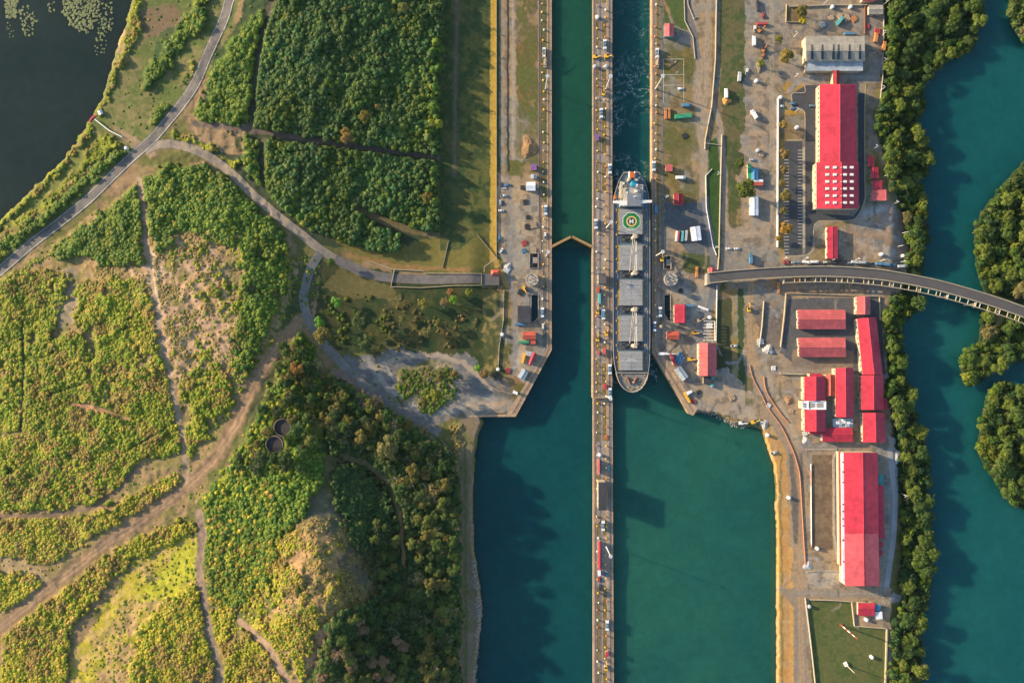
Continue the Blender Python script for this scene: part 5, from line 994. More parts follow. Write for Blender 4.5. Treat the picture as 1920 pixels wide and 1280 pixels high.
fence([(1285,-60),(1290,10),(1301,37),(1305,33)], 'short hooked wall inside the dirt yard', .8, .8, M_cream, 'boundary_wall')
fence([(1458,185),(1457,463)], 'white wall between the truck yard and the car park trees', 2.0, 1.8, M_white, 'boundary_wall')
fence([(1431.5,565),(1428,612),(1423,650)], 'pale slanting wall in the gravel lot right of the grass strip', .9, 1.6, M_cream, 'boundary_wall')
fence([(1473,550),(1470,590),(1463,650)], 'double pale wall left of the dark storage yard', 1.6, 1.6, M_kerb, 'boundary_wall')
fence([(1478,550),(1530,551),(1600,554),(1648,556),(1650,600)], 'long pale wall along the top of the storage yard', 1.2, 1.4, M_kerb, 'boundary_wall')
fence([(1509,1120),(1519,1200),(1528,1282),(1545,1450)], 'left wall of the fenced lawn at the bottom right', 1.2, 1.6, M_cream, 'boundary_wall')
fence([(1519,1123),(1560,1124),(1598,1127)], 'top wall of the fenced lawn at the bottom right', 1.1, 1.6, M_kerb, 'boundary_wall')
fence([(1596,1127),(1601,1172),(1661,1177)], 'stepped wall wrapping the small house at the lawn corner', 1.3, 1.6, M_kerb, 'boundary_wall')
fence([(1662,1178),(1659,1282),(1655,1450)], 'right wall of the fenced lawn beside the trees', 2.4, 1.6, M_kerb, 'boundary_wall')
fence([(1480,14),(1560,11),(1655,11)], 'pale top wall of the steel yard', 1.0, 1.8, M_cream, 'boundary_wall')
fence([(1474,10),(1473,42),(1505,43)], 'thin wall round the brown plot at the steel yard corner', 1.0, 1.4, M_kerb, 'boundary_wall')
fence([(1620.5,12),(1620.5,64)], 'brown inner wall right of the steel yard', 1.2, 1.4, M_rust, 'boundary_wall')
fence([(1656,20),(1656,70),(1654,150),(1645,230)], 'low right boundary wall against the trees of the upper yard', .8, 1.4, M_conc, 'boundary_wall')
fence([(1462,700),(1505,701)], 'pale retaining wall left of the courtyard group', 2.2, 2, M_kerb, 'retaining_wall')
fence([(1512,842),(1568,842),(1568,850),(1563,858),(1564,1000),(1570,1045)], 'raised concrete walkway framing the brown parade ground', 3.6, .5, M_conc, 'walkway')
fence([(1514,1072),(1530,1070),(1572,1071)], 'curved pale kerb at the bottom of the parade ground', 1.5, .4, M_conc, 'walkway')
fence([(1520,870),(1521,1020)], 'thin white wall left of the brown parade ground', .8, 1, M_white, 'boundary_wall')
fence([(841,452),(830,502)], 'short dark rail on the grass bank near the ramp', .8, 1, M_conc, 'retaining_wall')
fence([(895,440),(931,484)], 'thin slanting fence crossing the yellow bank to the ramp', .7, 1, M_kerb)
fence([(1334,318),(1323,330),(1324,390),(1336,460),(1343,478)], 'thin white wall along the right side of the asphalt yard', .8, 1, M_white, 'boundary_wall')
fence([(914,720),(935,732),(960,738)], 'curved pale wall above the gravel yard', .8, 1, M_kerb, 'boundary_wall')
fence([(945,545),(944,600),(936,650),(934,690)], 'thin pale fence running down the shaded lawn', .35, 1.2, M_white)
# court lines
mb = MB()
for a, b in (((1244,111),(1282,111)),((1244,140),(1282,140)),((1244,160),(1282,160)),((1244,111),(1244,193)),((1282,111),(1282,190))): barrier(mb, [a, b], 0.55, 0.02, z=0.03, step=99)
tag(mb.build('court_marking', M_line), kind='structure')
for x, y in ((1265,119),(1268,138)):
    mb = MB(); c = P(x, y, 0); mb.tube(c, c + Vector((0,0,3)), 0.12, n=6); mb.box(c + Vector((0,0,3)), (1.6,0.2,1.0)); o = mb.build('court_post', M_white); tag(o, 'small post standing in the %s box of the marked court' % ('upper' if y < 130 else 'lower'), 'post')
# orange low barriers
for i, (pts, lab) in enumerate((([(1405,684),(1412,710),(1428,740),(1438,762),(1455,785),(1468,805),(1480,830),(1488,848),(1496,875),(1500,900),(1506,1000),(1510,1062)], 'long orange mesh barrier winding down beside the dirt road'), ([(1432,705),(1434,724),(1440,740),(1460,770),(1478,792)], 'short orange mesh barrier right of the long one'), ([(1513,878),(1520,900),(1521,1025)], 'straight orange barrier beside the parade ground'))):
    mb = MB(); barrier(mb, pts, 0.8, 0.9, step=8, sm=True); o = mb.build('mesh_barrier', M_pink); tag(o, lab, 'barrier')
# ------------------------------------------------------------------ masts, lamps, bollards
def mast_proto(hh, m, name, arms):
    t = empty(name, (0,0,0)); mb = MB(); mb.tube((0,0,0), (0,0,hh), 0.55, 0.28, 8); mb.build('pole', m, t)
    mb = MB(); mb.tube((0,0,hh-0.3), (0,0,hh), 1.0, 1.0, 10)
    for k in range(arms): a = k*2*math.pi/arms; mb.box((1.2*math.cos(a), 1.2*math.sin(a), hh), (0.7,0.5,0.4), a)
    mb.build('lamp_head', M_wroof, t); mb = MB(); mb.box((0,0,0.4), (1.6,1.6,0.9)); mb.build('base', M_conc, t); return t
mp = mast_proto(29, M_white, 'light_mast', 8)
for x, y, z, lab in ((1023,167,0,'tall light mast on the left lock wall, upper one'),(1024.5,480,0,'tall light mast on the left lock wall level with the gate'),(1136,167,0,'topmost tall light mast on the centre wall'),(1137,427,0,'tall light mast on the centre wall beside the helipad'),(1229,167,0,'tall light mast right of the right chamber near the court'),(1229,480,0,'tall light mast right of the ship above the round tank'),(1136,1023,TZ,'tall light mast on the lower approach wall'),(1136,742,0,'tall light mast on the centre wall below the bow')):
    place(mp, P(x, y, z), 0, None, lab, 'light mast')
t = empty('signal_tower', G(1577,1171)); tag(t, 'red and white banded tower standing in the fenced lawn', 'tower')
for k in range(7): mb = MB(); mb.tube((0,0,k*4), (0,0,k*4+4), 0.6-0.04*k, 0.56-0.04*k, 8); mb.build('tower_section', M_white if k % 2 else M_red3, t)
mb = MB(); mb.box((0,0,0.3), (2.4,2.4,0.8)); mb.build('base', M_rust, t)
t = empty('signal_tower', G(1587,1246)); tag(t, 'short pale tower with footing low in the fenced lawn', 'tower')
mb = MB(); mb.tube((0,0,0), (0,0,14), 0.5, 0.3, 8); mb.build('pole', M_cream, t); mb = MB(); mb.box((-1,1,0.8), (3,3,1.6), 0.5); mb.build('base', M_white, t)
lp = empty('street_lamp', (0,0,0)); mb = MB(); mb.tube((0,0,0), (0,0,9), 0.2, 0.13, 6); mb.build('pole', M_white, lp); mb = MB(); mb.tube((0,0,9), (-1.6,0,9.3), 0.12, n=5); mb.build('arm', M_white, lp); mb = MB(); mb.box((-1.9,0,9.3), (1.2,0.5,0.2)); mb.build('lamp_head', M_wroof, lp)
lamps = [(1544,9,'at the top wall of the steel yard'),(1656,10,'behind the beige shed in the top right yard'),(1488,70,'left of the grey warehouse'),(1653,67,'right of the steel yard beside the trees'),(1653,119,'right of the grey warehouse beside the trees'),(1650,170,'at the upper right bend of the service road'),(1637,279,'above the three small huts'),(1657,331,'right of the three small huts'),(1675,382,'right of the orange red shed'),(1470,485,'at the lower left corner of the car park'),(1509,485,'at the lower right corner of the car park'),(1557,488,'at the foot of the narrow crimson shed'),(1604,487,'second from the right along the gravel yard'),(1650,489,'rightmost but one along the bridge side of the gravel yard'),(1689,491,'at the lower right corner of the gravel yard'),(1692,437,'at the right edge of the gravel yard'),(1684,462,'inside the right corner of the gravel yard'),(1690,925,'beside the grey river road'),(1491,210,'on the grass bay above the car park'),(1345,328,'on the dark lawn strip'),(1341,465,'at the lower end of the dark lawn strip'),(1490,145,'at the gate below the truck yard wall')]
for x, y, lab in lamps: place(lp, P(x, y, max(hz(x, y), -1)), random.uniform(-0.4,0.4), None, 'street lamp ' + lab, 'street lamp')
bp = empty('bollard', (0,0,0)); mb = MB(); mb.tube((0,0,0), (0,0,0.9), 0.42, 0.35, 8); mb.build('post', M_paint, bp); mb = MB(); mb.dome((0,0,0.9), 0.55, 8, 3, 0.6); mb.build('cap', M_paint, bp)
rows = [(1018,8,640,'on the left lock bank',0.0,1019),(1119,12,735,'on the centre wall, left row',0.09,1119),(1134,20,735,'on the centre wall, right row',0.09,1134),(1228.5,10,640,'on the right lock bank',0.06,1229),(1120,756,1278,'on the approach wall, left row',TZ+0.02,1121),(1135,756,1278,'on the approach wall, right row',TZ+0.02,1136)]
for x, y0, y1, lab, z, x2 in rows:
    y = y0
    while y < y1:
        cc_ = random.choice([(0.75,0.42,0.03),(0.8,0.55,0.2),(0.75,0.72,0.62),(0.6,0.2,0.08)])
        place(bp, P(x + (x2-x)*(y-y0)/(y1-y0) + random.uniform(-2,2), y, z), 0, cc_, 'small round headed bollard ' + lab, 'bollard', 'bollards ' + lab, random.uniform(1.0, 1.7)); y += random.uniform(13, 26)
# ------------------------------------------------------------------ vehicles and machines
def prof(mb, pr, wd, x0=0):      # side profile (x,z) swept across y
    n = len(pr); vs = [(x, -wd/2, z) for x, z in pr] + [(x, wd/2, z) for x, z in pr]
    mb.add(vs, [tuple(range(n)), tuple(range(2*n-1, n-1, -1))] + [(i+n, (i+1) % n+n, (i+1) % n, i) for i in range(n)])
def wheels(t, xs, wd, r=0.36):
    for x in xs:
        for s in (-1, 1): mb = MB(); mb.tube((x, s*(wd/2-0.2), r), (x, s*(wd/2+0.02), r), r, n=12); mb.build('wheel', M_dark, t)
def car_proto():
    t = empty('car', (0,0,0)); mb = MB(); prof(mb, [(-2.3,0.35),(2.3,0.35),(2.35,0.75),(1.3,0.95),(-1.9,1.0),(-2.35,0.85)], 1.85); mb.build('body', M_paint, t)
    mb = MB(); prof(mb, [(-1.9,0.98),(1.1,0.96),(0.45,1.42),(-1.4,1.42)], 1.6); mb.build('window', M_glass, t); mb = MB(); mb.box((-0.45,0,1.45), (1.75,1.45,0.08)); mb.build('roof', M_paint, t)
    for s in (-1, 1): mb = MB(); mb.box((2.33,s*0.65,0.68), (0.08,0.35,0.18)); mb.build('headlight', M_white, t)
    wheels(t, (-1.45, 1.45), 1.85); return t
def pickup_proto():
    t = empty('pickup_truck', (0,0,0)); mb = MB(); prof(mb, [(-2.7,0.4),(2.6,0.4),(2.65,0.9),(1.5,1.1),(-2.7,1.05)], 1.95); mb.build('body', M_paint, t)
    mb = MB(); prof(mb, [(-0.6,1.05),(1.5,1.07),(0.9,1.7),(-0.4,1.7)], 1.75); mb.build('window', M_glass, t); mb = MB(); mb.box((0.2,0,1.73), (1.4,1.6,0.08)); mb.build('roof', M_paint, t)
    mb = MB(); mb.box((-1.7,0,1.08), (1.8,1.6,0.06)); mb.build('cargo_bed', M_dark, t); wheels(t, (-1.7,1.7), 1.95, 0.42); return t
def truck_proto():
    t = empty('truck', (0,0,0)); mb = MB(); mb.box((-0.3,0,0.75), (8.4,2.0,0.35)); mb.build('chassis', M_dark, t); mb = MB(); mb.box((-1.4,0,2.2), (6.0,2.5,2.5)); mb.build('cargo_box', M_paint, t)
    mb = MB(); prof(mb, [(2.1,0.7),(4.1,0.7),(4.1,1.7),(3.6,2.7),(2.1,2.7)], 2.35); mb.build('cab', M_paint, t); mb = MB(); mb.box((3.95,0,2.1), (0.3,2.0,0.8)); mb.build('window', M_glass, t); wheels(t, (-3.2,-1.9,3.1), 2.4, 0.5); return t
def loco_proto():
    t = empty('towing_locomotive', (0,0,0)); mb = MB(); mb.box((0,0,0.9), (9.0,2.6,0.9)); mb.build('frame', M_steel, t)
    for s in (-1, 1):
        mb = MB(); prof(mb, [(s*2.4,1.35),(s*4.4,1.35),(s*4.4,2.6),(s*3.9,3.4),(s*2.4,3.4)] if s > 0 else [(-4.4,1.35),(-2.4,1.35),(-2.4,3.4),(-3.9,3.4),(-4.4,2.6)], 2.5); c = mb.build('cab', M_wroof, t)
        mb = MB(); mb.box((s*4.3,0,2.4), (0.3,2.0,0.7)); mb.build('window', M_glass, c)
    mb = MB(); mb.box((0,0,1.9), (4.4,2.0,1.1)); mb.build('engine_cover', mat('loco_blue', (0.05,0.18,0.32), 0.5, 0.3), t); mb = MB(); mb.tube((0,-0.8,2.7), (0,0.8,2.7), 0.7, n=12); mb.build('cable_drum', M_steel, t); wheels(t, (-3,3), 2.2, 0.5); return t
def cont_proto():
    t = empty('shipping_container', (0,0,0)); mb = MB(); mb.box((0,0,1.3), (12,2.44,2.55))
    for k in range(16): mb.box((-5.6+k*0.75,0,1.3), (0.18,2.54,2.3))
    mb.build('body', M_paint, t); mb = MB(); [mb.box((-5.5+k*1.0,0,2.61), (0.3,2.3,0.05)) for k in range(12)]; mb.build('roof_rib', M_paint, t); mb = MB(); mb.box((6.03,0,1.3), (0.06,2.2,2.3)); mb.build('door', M_steel, t); return t
def digger_proto():
    t = empty('excavator', (0,0,0))
    for s in (-1, 1): mb = MB(); prof(mb, [(-1.9,0.2),(-1.5,0),(1.5,0),(1.9,0.2),(1.9,0.7),(1.5,0.9),(-1.5,0.9),(-1.9,0.7)], 0.6); o = mb.build('crawler_track', M_dark, t); o.location.y = s*1.1
    mb = MB(); mb.box((-0.3,0,1.5), (3.2,2.5,1.1)); mb.build('body', M_paint, t); mb = MB(); mb.box((0.6,0.7,2.4), (1.4,1.0,1.1)); mb.build('cab', M_glass, t)
    mb = MB(); mb.tube((1.0,-0.3,1.8), (3.8,-0.3,3.6), 0.3, 0.25, 6); mb.tube((3.8,-0.3,3.6), (5.2,-0.3,1.3), 0.24, 0.2, 6); mb.build('boom', M_paint, t); mb = MB(); prof(mb, [(4.8,0.3),(5.7,0.3),(5.6,1.3),(5.0,1.4)], 1.0); o = mb.build('bucket', M_steel, t); o.location.y = -0.3; return t
def tankp():
    t = empty('water_tank', (0,0,0)); mb = MB(); mb.tube((0,0,0), (0,0,2.4), 1.5, n=18); mb.build('tank_body', M_paint, t); mb = MB(); mb.dome((0,0,2.4), 1.5, 18, 4, 0.35); mb.build('lid', M_paint, t); return t
def stackp():
    t = empty('material_stack', (0,0,0))
    for k in range(6): mb = MB(); mb.box((0,-2.5+k*1.0,0.4+0.2*(k % 2)), (6.5-0.7*(k % 3),0.7,0.8)); mb.build('bundle', M_paint, t)
    return t
def boomp():
    t = empty('mobile_crane', (0,0,0)); mb = MB(); mb.box((0,0,1.0), (9,2.6,1.2)); mb.build('carrier', M_paint, t); mb = MB(); mb.box((-1.5,0,2.3), (3.4,2.4,1.4)); mb.build('turret', M_paint, t); mb = MB(); mb.box((3.7,0.5,2.2), (1.4,1.2,1.2)); mb.build('cab', M_glass, t); mb = MB(); mb.tube((-2,0,3), (9,0,6), 0.45, 0.25, 6); mb.build('boom', M_paint, t); wheels(t, (-3.3,-2,2,3.3), 2.6, 0.6); return t
PR = {'car': car_proto(), 'pickup': pickup_proto(), 'truck': truck_proto(), 'loco': loco_proto(), 'cont': cont_proto(), 'digger': digger_proto(), 'tank': tankp(), 'stack': stackp(), 'crane': boomp()}
CATN = {'car': 'car', 'pickup': 'pickup truck', 'truck': 'truck', 'loco': 'locomotive', 'cont': 'container', 'digger': 'excavator', 'tank': 'water tank', 'stack': 'stack', 'crane': 'mobile crane'}
W = (0.75,0.75,0.73); BL = (0.07,0.2,0.34); RD = (0.42,0.05,0.05); YE = (0.75,0.42,0.02); SV = (0.42,0.45,0.48); BK = (0.03,0.03,0.035); OR = (0.5,0.2,0.06); GN = (0.03,0.3,0.14); TQ = (0.1,0.4,0.4); TN = (0.42,0.31,0.2)
def V(kind, x, y, deg, c, label, group=None, sc=None, z=None):
    zz = z if z is not None else (TZ + 0.04 if (1111 < x < 1151 and y > 746) else (0.1 if 1024 < x < 1034 or 1111 < x < 1149 or 1221 < x < 1231 else hz(x, y) + 0.05))
    return place(PR[kind], P(x, y, zz), R(deg), c, label, CATN[kind], group, sc)
V('loco',1020,101,90,W,'silver towing locomotive on the upper left lock bank'); V('loco',1231.5,102,90,W,'silver towing locomotive right of the wake')
V('loco',1133.5,86,90,W,'topmost towing locomotive on the centre wall'); V('loco',1127,214,90,W,'towing locomotive on the centre wall above the purple kiosk'); V('loco',1143,318,90,W,'towing locomotive at the chamber edge left of the stern')
V('loco',1225,313,90,W,'towing locomotive at the chamber edge right of the stern'); V('loco',1023,395,90,W,'towing locomotive on the left lock bank above the gate'); V('loco',1117,421,90,W,'towing locomotive on the centre wall just above the gate'); V('loco',1131,590,90,W,'towing locomotive on the centre wall beside the third hatch')
V('loco',1226,612,90,W,'towing locomotive right of the fourth hatch'); V('loco',1234,670,-62,W,'towing locomotive on the bend of the right wing'); V('loco',1143,692,90,W,'towing locomotive left of the forecastle'); V('loco',1143,736,90,W,'towing locomotive on the centre wall below the bow'); V('loco',1237,585,90,W,'pale towing locomotive on the return track beside the narrow basin')
V('loco',1130.5,984,90,W,'towing locomotive below the black roofed block'); V('loco',1138,1170,90,W,'towing locomotive on the lower approach wall'); V('loco',1017,586,90,W,'white towing locomotive beside the left basin',)
for i, (x, y) in enumerate(((1003,704),(998,713),(992,725),(986.5,733),(981,743),(975,753),(969,763),(964,771))): V('loco',x,y,60,W,'towing locomotive parked in the row along the left lock wing', 'locomotives parked on the left wing', (0.5,0.85,0.8))
for x, y, d, c, l in ((936,448,90,BL,'blue pickup on the dirt yard by the pale fence'),(944,367,0,W,'white pickup in the dirt yard left of the white shed'),(1022,442,90,W,'white pickup on the left lock wall near the gate'),(1230,398,90,W,'white pickup right of the helipad'),(1248,370,30,W,'white pickup beside the maroon roofed house'),(1415,55,90,W,'white pickup at the top of the truck yard'),(1400,135,80,W,'white pickup low in the truck yard'),(1444,660,0,SV,'silver pickup in the gravel lot right of the grass strip'),(1376,648,0,W,'small white pickup on the grass strip road'),(1420,810,10,W,'white pickup at the head of the sandy shore'),(1450,848,20,W,'white pickup on the sandy shore'),(1134,1112,90,BK,'dark pickup on the approach wall'),(1125,1100,90,BK,'black pickup below the white end cabin'),(1463,200,0,W,'white pickup beside the car park trees')):
    V('pickup', x, y, d, c, l)
for x, y, d, c, l in ((941,347,90,BK,'black car left of the blue car in the dirt yard'),(952,347,0,BL,'blue car on the concrete pad in the dirt yard'),(938,380,90,SV,'grey car by the pale fence'),(940,395,0,W,'white car below the grey one by the pale fence'),(940,470,60,W,'white car above the ramp hut'),(1276,167,0,W,'white car at the foot of the right bank yard'),(1430,30,90,RD,'red car in the truck yard'),(1430,105,60,OR,'orange car in the truck yard'),(1412,212,20,W,'white car at the lower truck yard'),(1486,195,0,BL,'upper blue car in the parking bay'),(1486,204,0,BL,'lower blue car in the parking bay'),(1522,199,0,BL,'blue car near the long hall'),(1410,300,0,SV,'silver car above the blue workshop'),(1366,466,0,W,'left white car above the bridge'),(1381,466,0,W,'right white car above the bridge'),(1420,520,90,YE,'yellow car under the bridge'),(1455,545,0,BL,'blue car below the bridge near the storage yard'),(1018,612,90,W,'red and white car below the left basin'),(1020,627,90,BK,'dark car below the red and white one'),(1326,650,90,W,'white car between hall and frame'),(1141,878,90,TQ,'turquoise car beside the pink roofed shed'),(1137,1075,90,BL,'blue car beside the white end cabin'),(1123,1085,90,RD,'red car under the white end cabin'),(1137,984,90,YE,'yellow car beside the locomotive')):
    V('car', x, y, d, c, l)
for x, y, d, c, l in ((1412,78,90,W,'white box truck in the upper truck yard'),(1412,215,120,W,'white box truck low in the truck yard'),(1360,176,90,W,'white box truck beside the orange soil heap'),(1276,334,0,W,'white box truck on the shaded lawn below the coral roof'),(1406,485,90,BL,'blue red topped truck just above the bridge'),(1385,145,85,SV,'grey truck on the dark grass strip'),(1287,199,0,BL,'blue truck at the foot of the marked court'),(1573,41,50,TQ,'pale truck among the steel bars'),(1655,88,80,OR,'orange and white truck at the right of the steel yard'),(1640,72,80,OR,'orange truck in the right lane of the steel yard'),(1229,392,90,BL,'blue truck right of the helipad'),(1130,586,90,BL,'blue and white truck on the centre wall beside the crane')):
    V('truck', x, y, d, c, l)
for i, (x, y, c) in enumerate(((1470,491.5,RD),(1476,491.5,RD),(1488,492,SV),(1498,492,BL),(1512,492,W),(1527,491,W),(1548,491.5,W),(1562,492,BK),(1578,491,BK),(1590,493,W),(1603,492,SV),(1617,492,SV),(1634,494,BK),(1648,495,BL),(1662,496,BL),(1675,497,BL),(1690,499,SV))):
    V('truck' if i > 2 and i % 3 else 'car', x, y, 90 if i < 2 else random.uniform(-12,12), c, ['left','right'][i] + ' one of two upright red cars at the corner above the bridge' if i < 2 else 'vehicle parked in the row on the upper side of the bridge', None if i < 2 else 'vehicles parked along the bridge', 0.85, z=0.1)
for x, y, d, c, l in ((1271,443,84,RD,'red brown container beside the white slotted shed'),(1279,443,84,TQ,'dark teal container in the row of three'),(1286,442,84,SV,'grey container in the row of three'),(1268.5,443,84,W,'white container at the left of the row'),(1280,219,5,GN,'bright green container below the marked court'),(1248,214,90,OR,'left one of two orange crane beams'),(1254,214,90,OR,'right one of two orange crane beams'),(1271,668,65,BL,'upper blue container near the right wing'),(1274,673,65,BL,'middle blue container near the right wing'),(1277,678,65,BL,'lower blue container near the right wing'),(982,671,75,YE,'yellow container near the tilted red shed'),(975,607.5,0,BL,'pale blue container below the dark shed'),(1124,560,90,TQ,'teal container below the control house'),(982,641,0,GN,'green tarpaulin covered container by the brick red house'),(1420,12,95,BK,'black container in the upper truck yard'),(1428,46,0,RD,'red container across the truck yard'),(1592,64.5,0,BL,'bright blue container against the warehouse'),(1459,540,85,OR,'orange container at the underside of the bridge'),(1497,521,88,OR,'orange gantry piece hanging on the bridge side'),(1306,510,88,OR,'orange container left of the bridge head'),(1288,745,-60,YE,'long yellow gangway at the tip of the right wing'),(1318,578,-20,W,'white container in the concrete yard'),(1291,573,0,BL,'pale blue container beside the vivid red house')):
    sc = {'bright green':(1.2,1.4,1)}.get(l[:12], 0.75)
    V('cont', x, y, d, c, l, None, sc)
for x, y, d, c, l in ((1424,58,40,OR,'orange excavator beside the red container'),(1430,95,60,OR,'orange excavator low in the truck yard'),(1403,580,90,YE,'yellow excavator on the sandy lane'),(1412,790,20,YE,'yellow excavator on the shore head'),(1389,792,0,W,'white excavator at the water edge'),(983,541,-60,YE,'yellow excavator above the left basin'),(1240,486,90,YE,'yellow excavator beside the right pit'),(1299,624,0,YE,'yellow excavator in the yard left of the frame'),(1120,584,90,YE,'large yellow excavator on the centre wall'),(1136,1250,90,YE,'yellow excavator low on the approach wall'),(1120,635,90,YE,'yellow excavator on the centre wall beside the fourth hatch'),(1137,625,80,YE,'yellow excavator right of the other on the centre wall'),(1116,108,0,YE,'yellow excavator at the top left of the centre wall'),(1137,107,0,YE,'yellow excavator at the top right of the centre wall'),(1131,176,90,YE,'thin yellow excavator on the centre wall above the locomotive'),(1310,600,20,TN,'rusty excavator in the concrete yard'),(980,352,0,BK,'black digger left of the white shed'),(1293,673,0,YE,'yellow digger above the blue containers')):
    V('digger', x, y, d, c, l, None, 1.1)
for x, y, c, l in ((1120,34,W,'white tank at the top of the centre wall'),(1136,126,SV,'pale tank on the centre wall level with the court'),(1115,126,SV,'grey tank on the left half of the centre wall'),(1124,852,W,'bright white tank above the pink roofed shed'),(1462,184,W,'white tank at the corner of the car park grass'),(1559,15,W,'left white tank in the steel yard'),(1593,15,W,'right white tank in the steel yard'),(1330,595,W,'white tank beside the frame building'),(942,627,W,'white tank by the shaded fence'),(934,692,W,'white tank at the lower end of the shaded lawn'),(1450,1078,W,'white tank on the orange shore strip'),(1531,1027,W,'white tank at the lower end of the parade ground'),(1623,1160,W,'white dish tank below the house at the lawn corner'),(1516,1135,SV,'white tank at the upper left lawn corner'),(1633,1230,W,'white tank inside the fenced lawn'),(1691,480,W,'white tank near the right corner of the gravel yard'),(1651,477,W,'second white tank near the bridge side gravel'),(1417,153,W,'white tank in the middle of the truck yard'),(1420,283,SV,'pale tank above the silver car'),(1239,612,TN,'buff tank right of the locomotive by the ship'),(1493,240,W,'white tank in the brown plot above the car park'),(239,279,W,'white tank at the road fork near the lake'),(1334,722,TQ,'turquoise tank under the salmon hall'),(1438,815,W,'white tank on the sandy shore head'),(1478,932,W,'white tank beside the dark strip'),(1008,350,TN,'buff tank right of the white shed')):
    V('tank', x, y, 0, c, l)
for x, y, d, c, l in ((985,379,10,BK,'dark timber stack in the dirt yard'),(990,407,0,BK,'upper black girder stack in the pale yard'),(989,425,90,BK,'lower black girder stack in the pale yard'),(1000,422,10,TN,'tan girder stack in the pale yard'),(983,456,15,RD,'rust red steel stack in the pale yard'),(982,470,20,BL,'blue machinery stack above the left pit'),(976,548,62,BK,'striped plate stack beside the left tank'),(1000,470,0,TN,'brown frame stack above the left pit'),(1600,36,-50,OR,'orange steel bars at the right of the steel yard'),(1558,34,-60,TN,'left tan steel bars in the steel yard'),(1575,32,-62,TN,'middle tan steel bars in the steel yard'),(1587,35,-62,TN,'right tan steel bars in the steel yard'),(1542,47,-60,SV,'grey steel bars at the left of the steel yard'),(1276,545,88,BK,'dark purple pipe stack in the concrete yard'),(1310,735,-60,BK,'dark pipe stack at the right wing tip yard'),(1300,752,-70,RD,'rust stack at the right wing tip yard'),(1372,745,-65,TN,'tan beam on the shore yard'),(1283,255,-65,BK,'dark pipe bundle on the right bank lawn'),(1425,640,10,W,'white rubble stack left of the storage yard wall'),(1450,690,90,W,'white frame stack left of the courtyard group'),(1441,760,60,W,'white stack on the dirt slope'),(1428,290,90,TN,'buff stack right of the pale tank'),(1645,60,85,RD,'red pipe stack in the right lane of the steel yard'),(1625,50,88,RD,'rust pipe stack beside the brown inner wall'),(952,695,80,RD,'dark red stack on the shaded lawn'),(930,705,20,BK,'black stack on the shaded lawn'),(950,505,60,W,'white rubble stack beside the ramp hut'),(1136,820,90,OR,'orange stack on the approach wall'),(1120,975,60,TN,'tan stack on the approach wall'),(1508,795,90,TN,'tan stack left of the lower wing'),(1509,812,20,W,'white debris stack below the lower wing'),(1484,770,70,TN,'rusty stack on the dirt slope'),(945,350,0,SV,'grey pad stack by the blue car'),(1330,610,0,W,'white roof trusses stacked in the frame')):
    V('stack', x, y, d, c, l, None, random.uniform(0.6, 0.95))
V('crane',1244,663,0,W,'white mobile crane beside the tilted vivid red shed'); V('crane',1022,118,90,TN,'mobile crane under the upper left locomotive'); V('crane',1232,118,90,TN,'mobile crane under the right bank locomotive')
# open frame building
t = empty('steel_frame', P(1331,618,0)); tag(t, 'open white steel frame with dark bays above the salmon hall', 'frame')
for y in (602,608,614,620,626,632,638): mb = MB(); barrier(mb, [(1321,y),(1340,y)], 0.8, 0.4, z=4.0, step=99); mb.build('beam', M_white, t)
mb = MB()
for x in (1321,1340):
    for y in (602,614,626,638): c = P(x, y, 4); mb.tube((c.x,c.y,0), (c.x,c.y,4), 0.2, n=6)
mb.build('column', M_white, t); mb = MB(); barrier(mb, [(1340,602),(1340,638)], 0.9, 0.4, z=4.0, step=99); mb.build('edge_beam', M_white, t); rebase(t)
# red lake pier
t = empty('lake_platform', P(176,224,1)); tag(t, 'curved red platform with a pale pipe at the lake shore', 'platform')
mb = MB(); pts = smooth_pts([(168,229),(172,222),(180,216),(189,212)]); barrier(mb, pts, 3.2, 0.5, z=2.6, step=3); mb.build('curved_deck', M_red, t); mb = MB(); prism_px(mb, [(171,230),(178,218),(190,214),(192,224),(182,234),(174,235)], 2.5, -1); mb.build('slab', M_bgroof, t)
mb = MB(); a = G(178,224,1.6); b = G(205,245,1.4); c = G(229,257,1.2); mb.tube(a, b, 0.45, n=8); mb.tube(b, c, 0.45, n=8); mb.build('pipe', M_white, t); rebase(t)
# spoil heap and soil heaps
def heap(x, y, rx, ry, h, c, label, seed):
    rng = random.Random(seed); n, m_ = 28, 8; vs = []; base = hz(x, y)
    for j in range(m_ + 1):
        f = j / m_
        for i in range(n):
            a = 2*math.pi*i/n; r = (1-f) * (1 + 0.18*math.sin(3*a+seed) + 0.1*rng.uniform(-1,1)); z = base - 0.3 + h*(f**0.8) * (1 + 0.12*rng.uniform(-1,1))
            p = P(x + rx*r*math.cos(a) , y + ry*r*math.sin(a), 0); vs.append((p.x, p.y, z))
    mb = MB(); mb.add(vs, [(j*n+i, j*n+(i+1) % n, (j+1)*n+(i+1) % n, (j+1)*n+i) for j in range(m_) for i in range(n)]); mb.f = [f[::-1] for f in mb.f]
    o = mb.build('soil_heap', mat('heap_%d' % seed, c, 0.95, 0.4, 0.3, 0.6, sc2=1.2)); tag(o, label, 'soil heap')
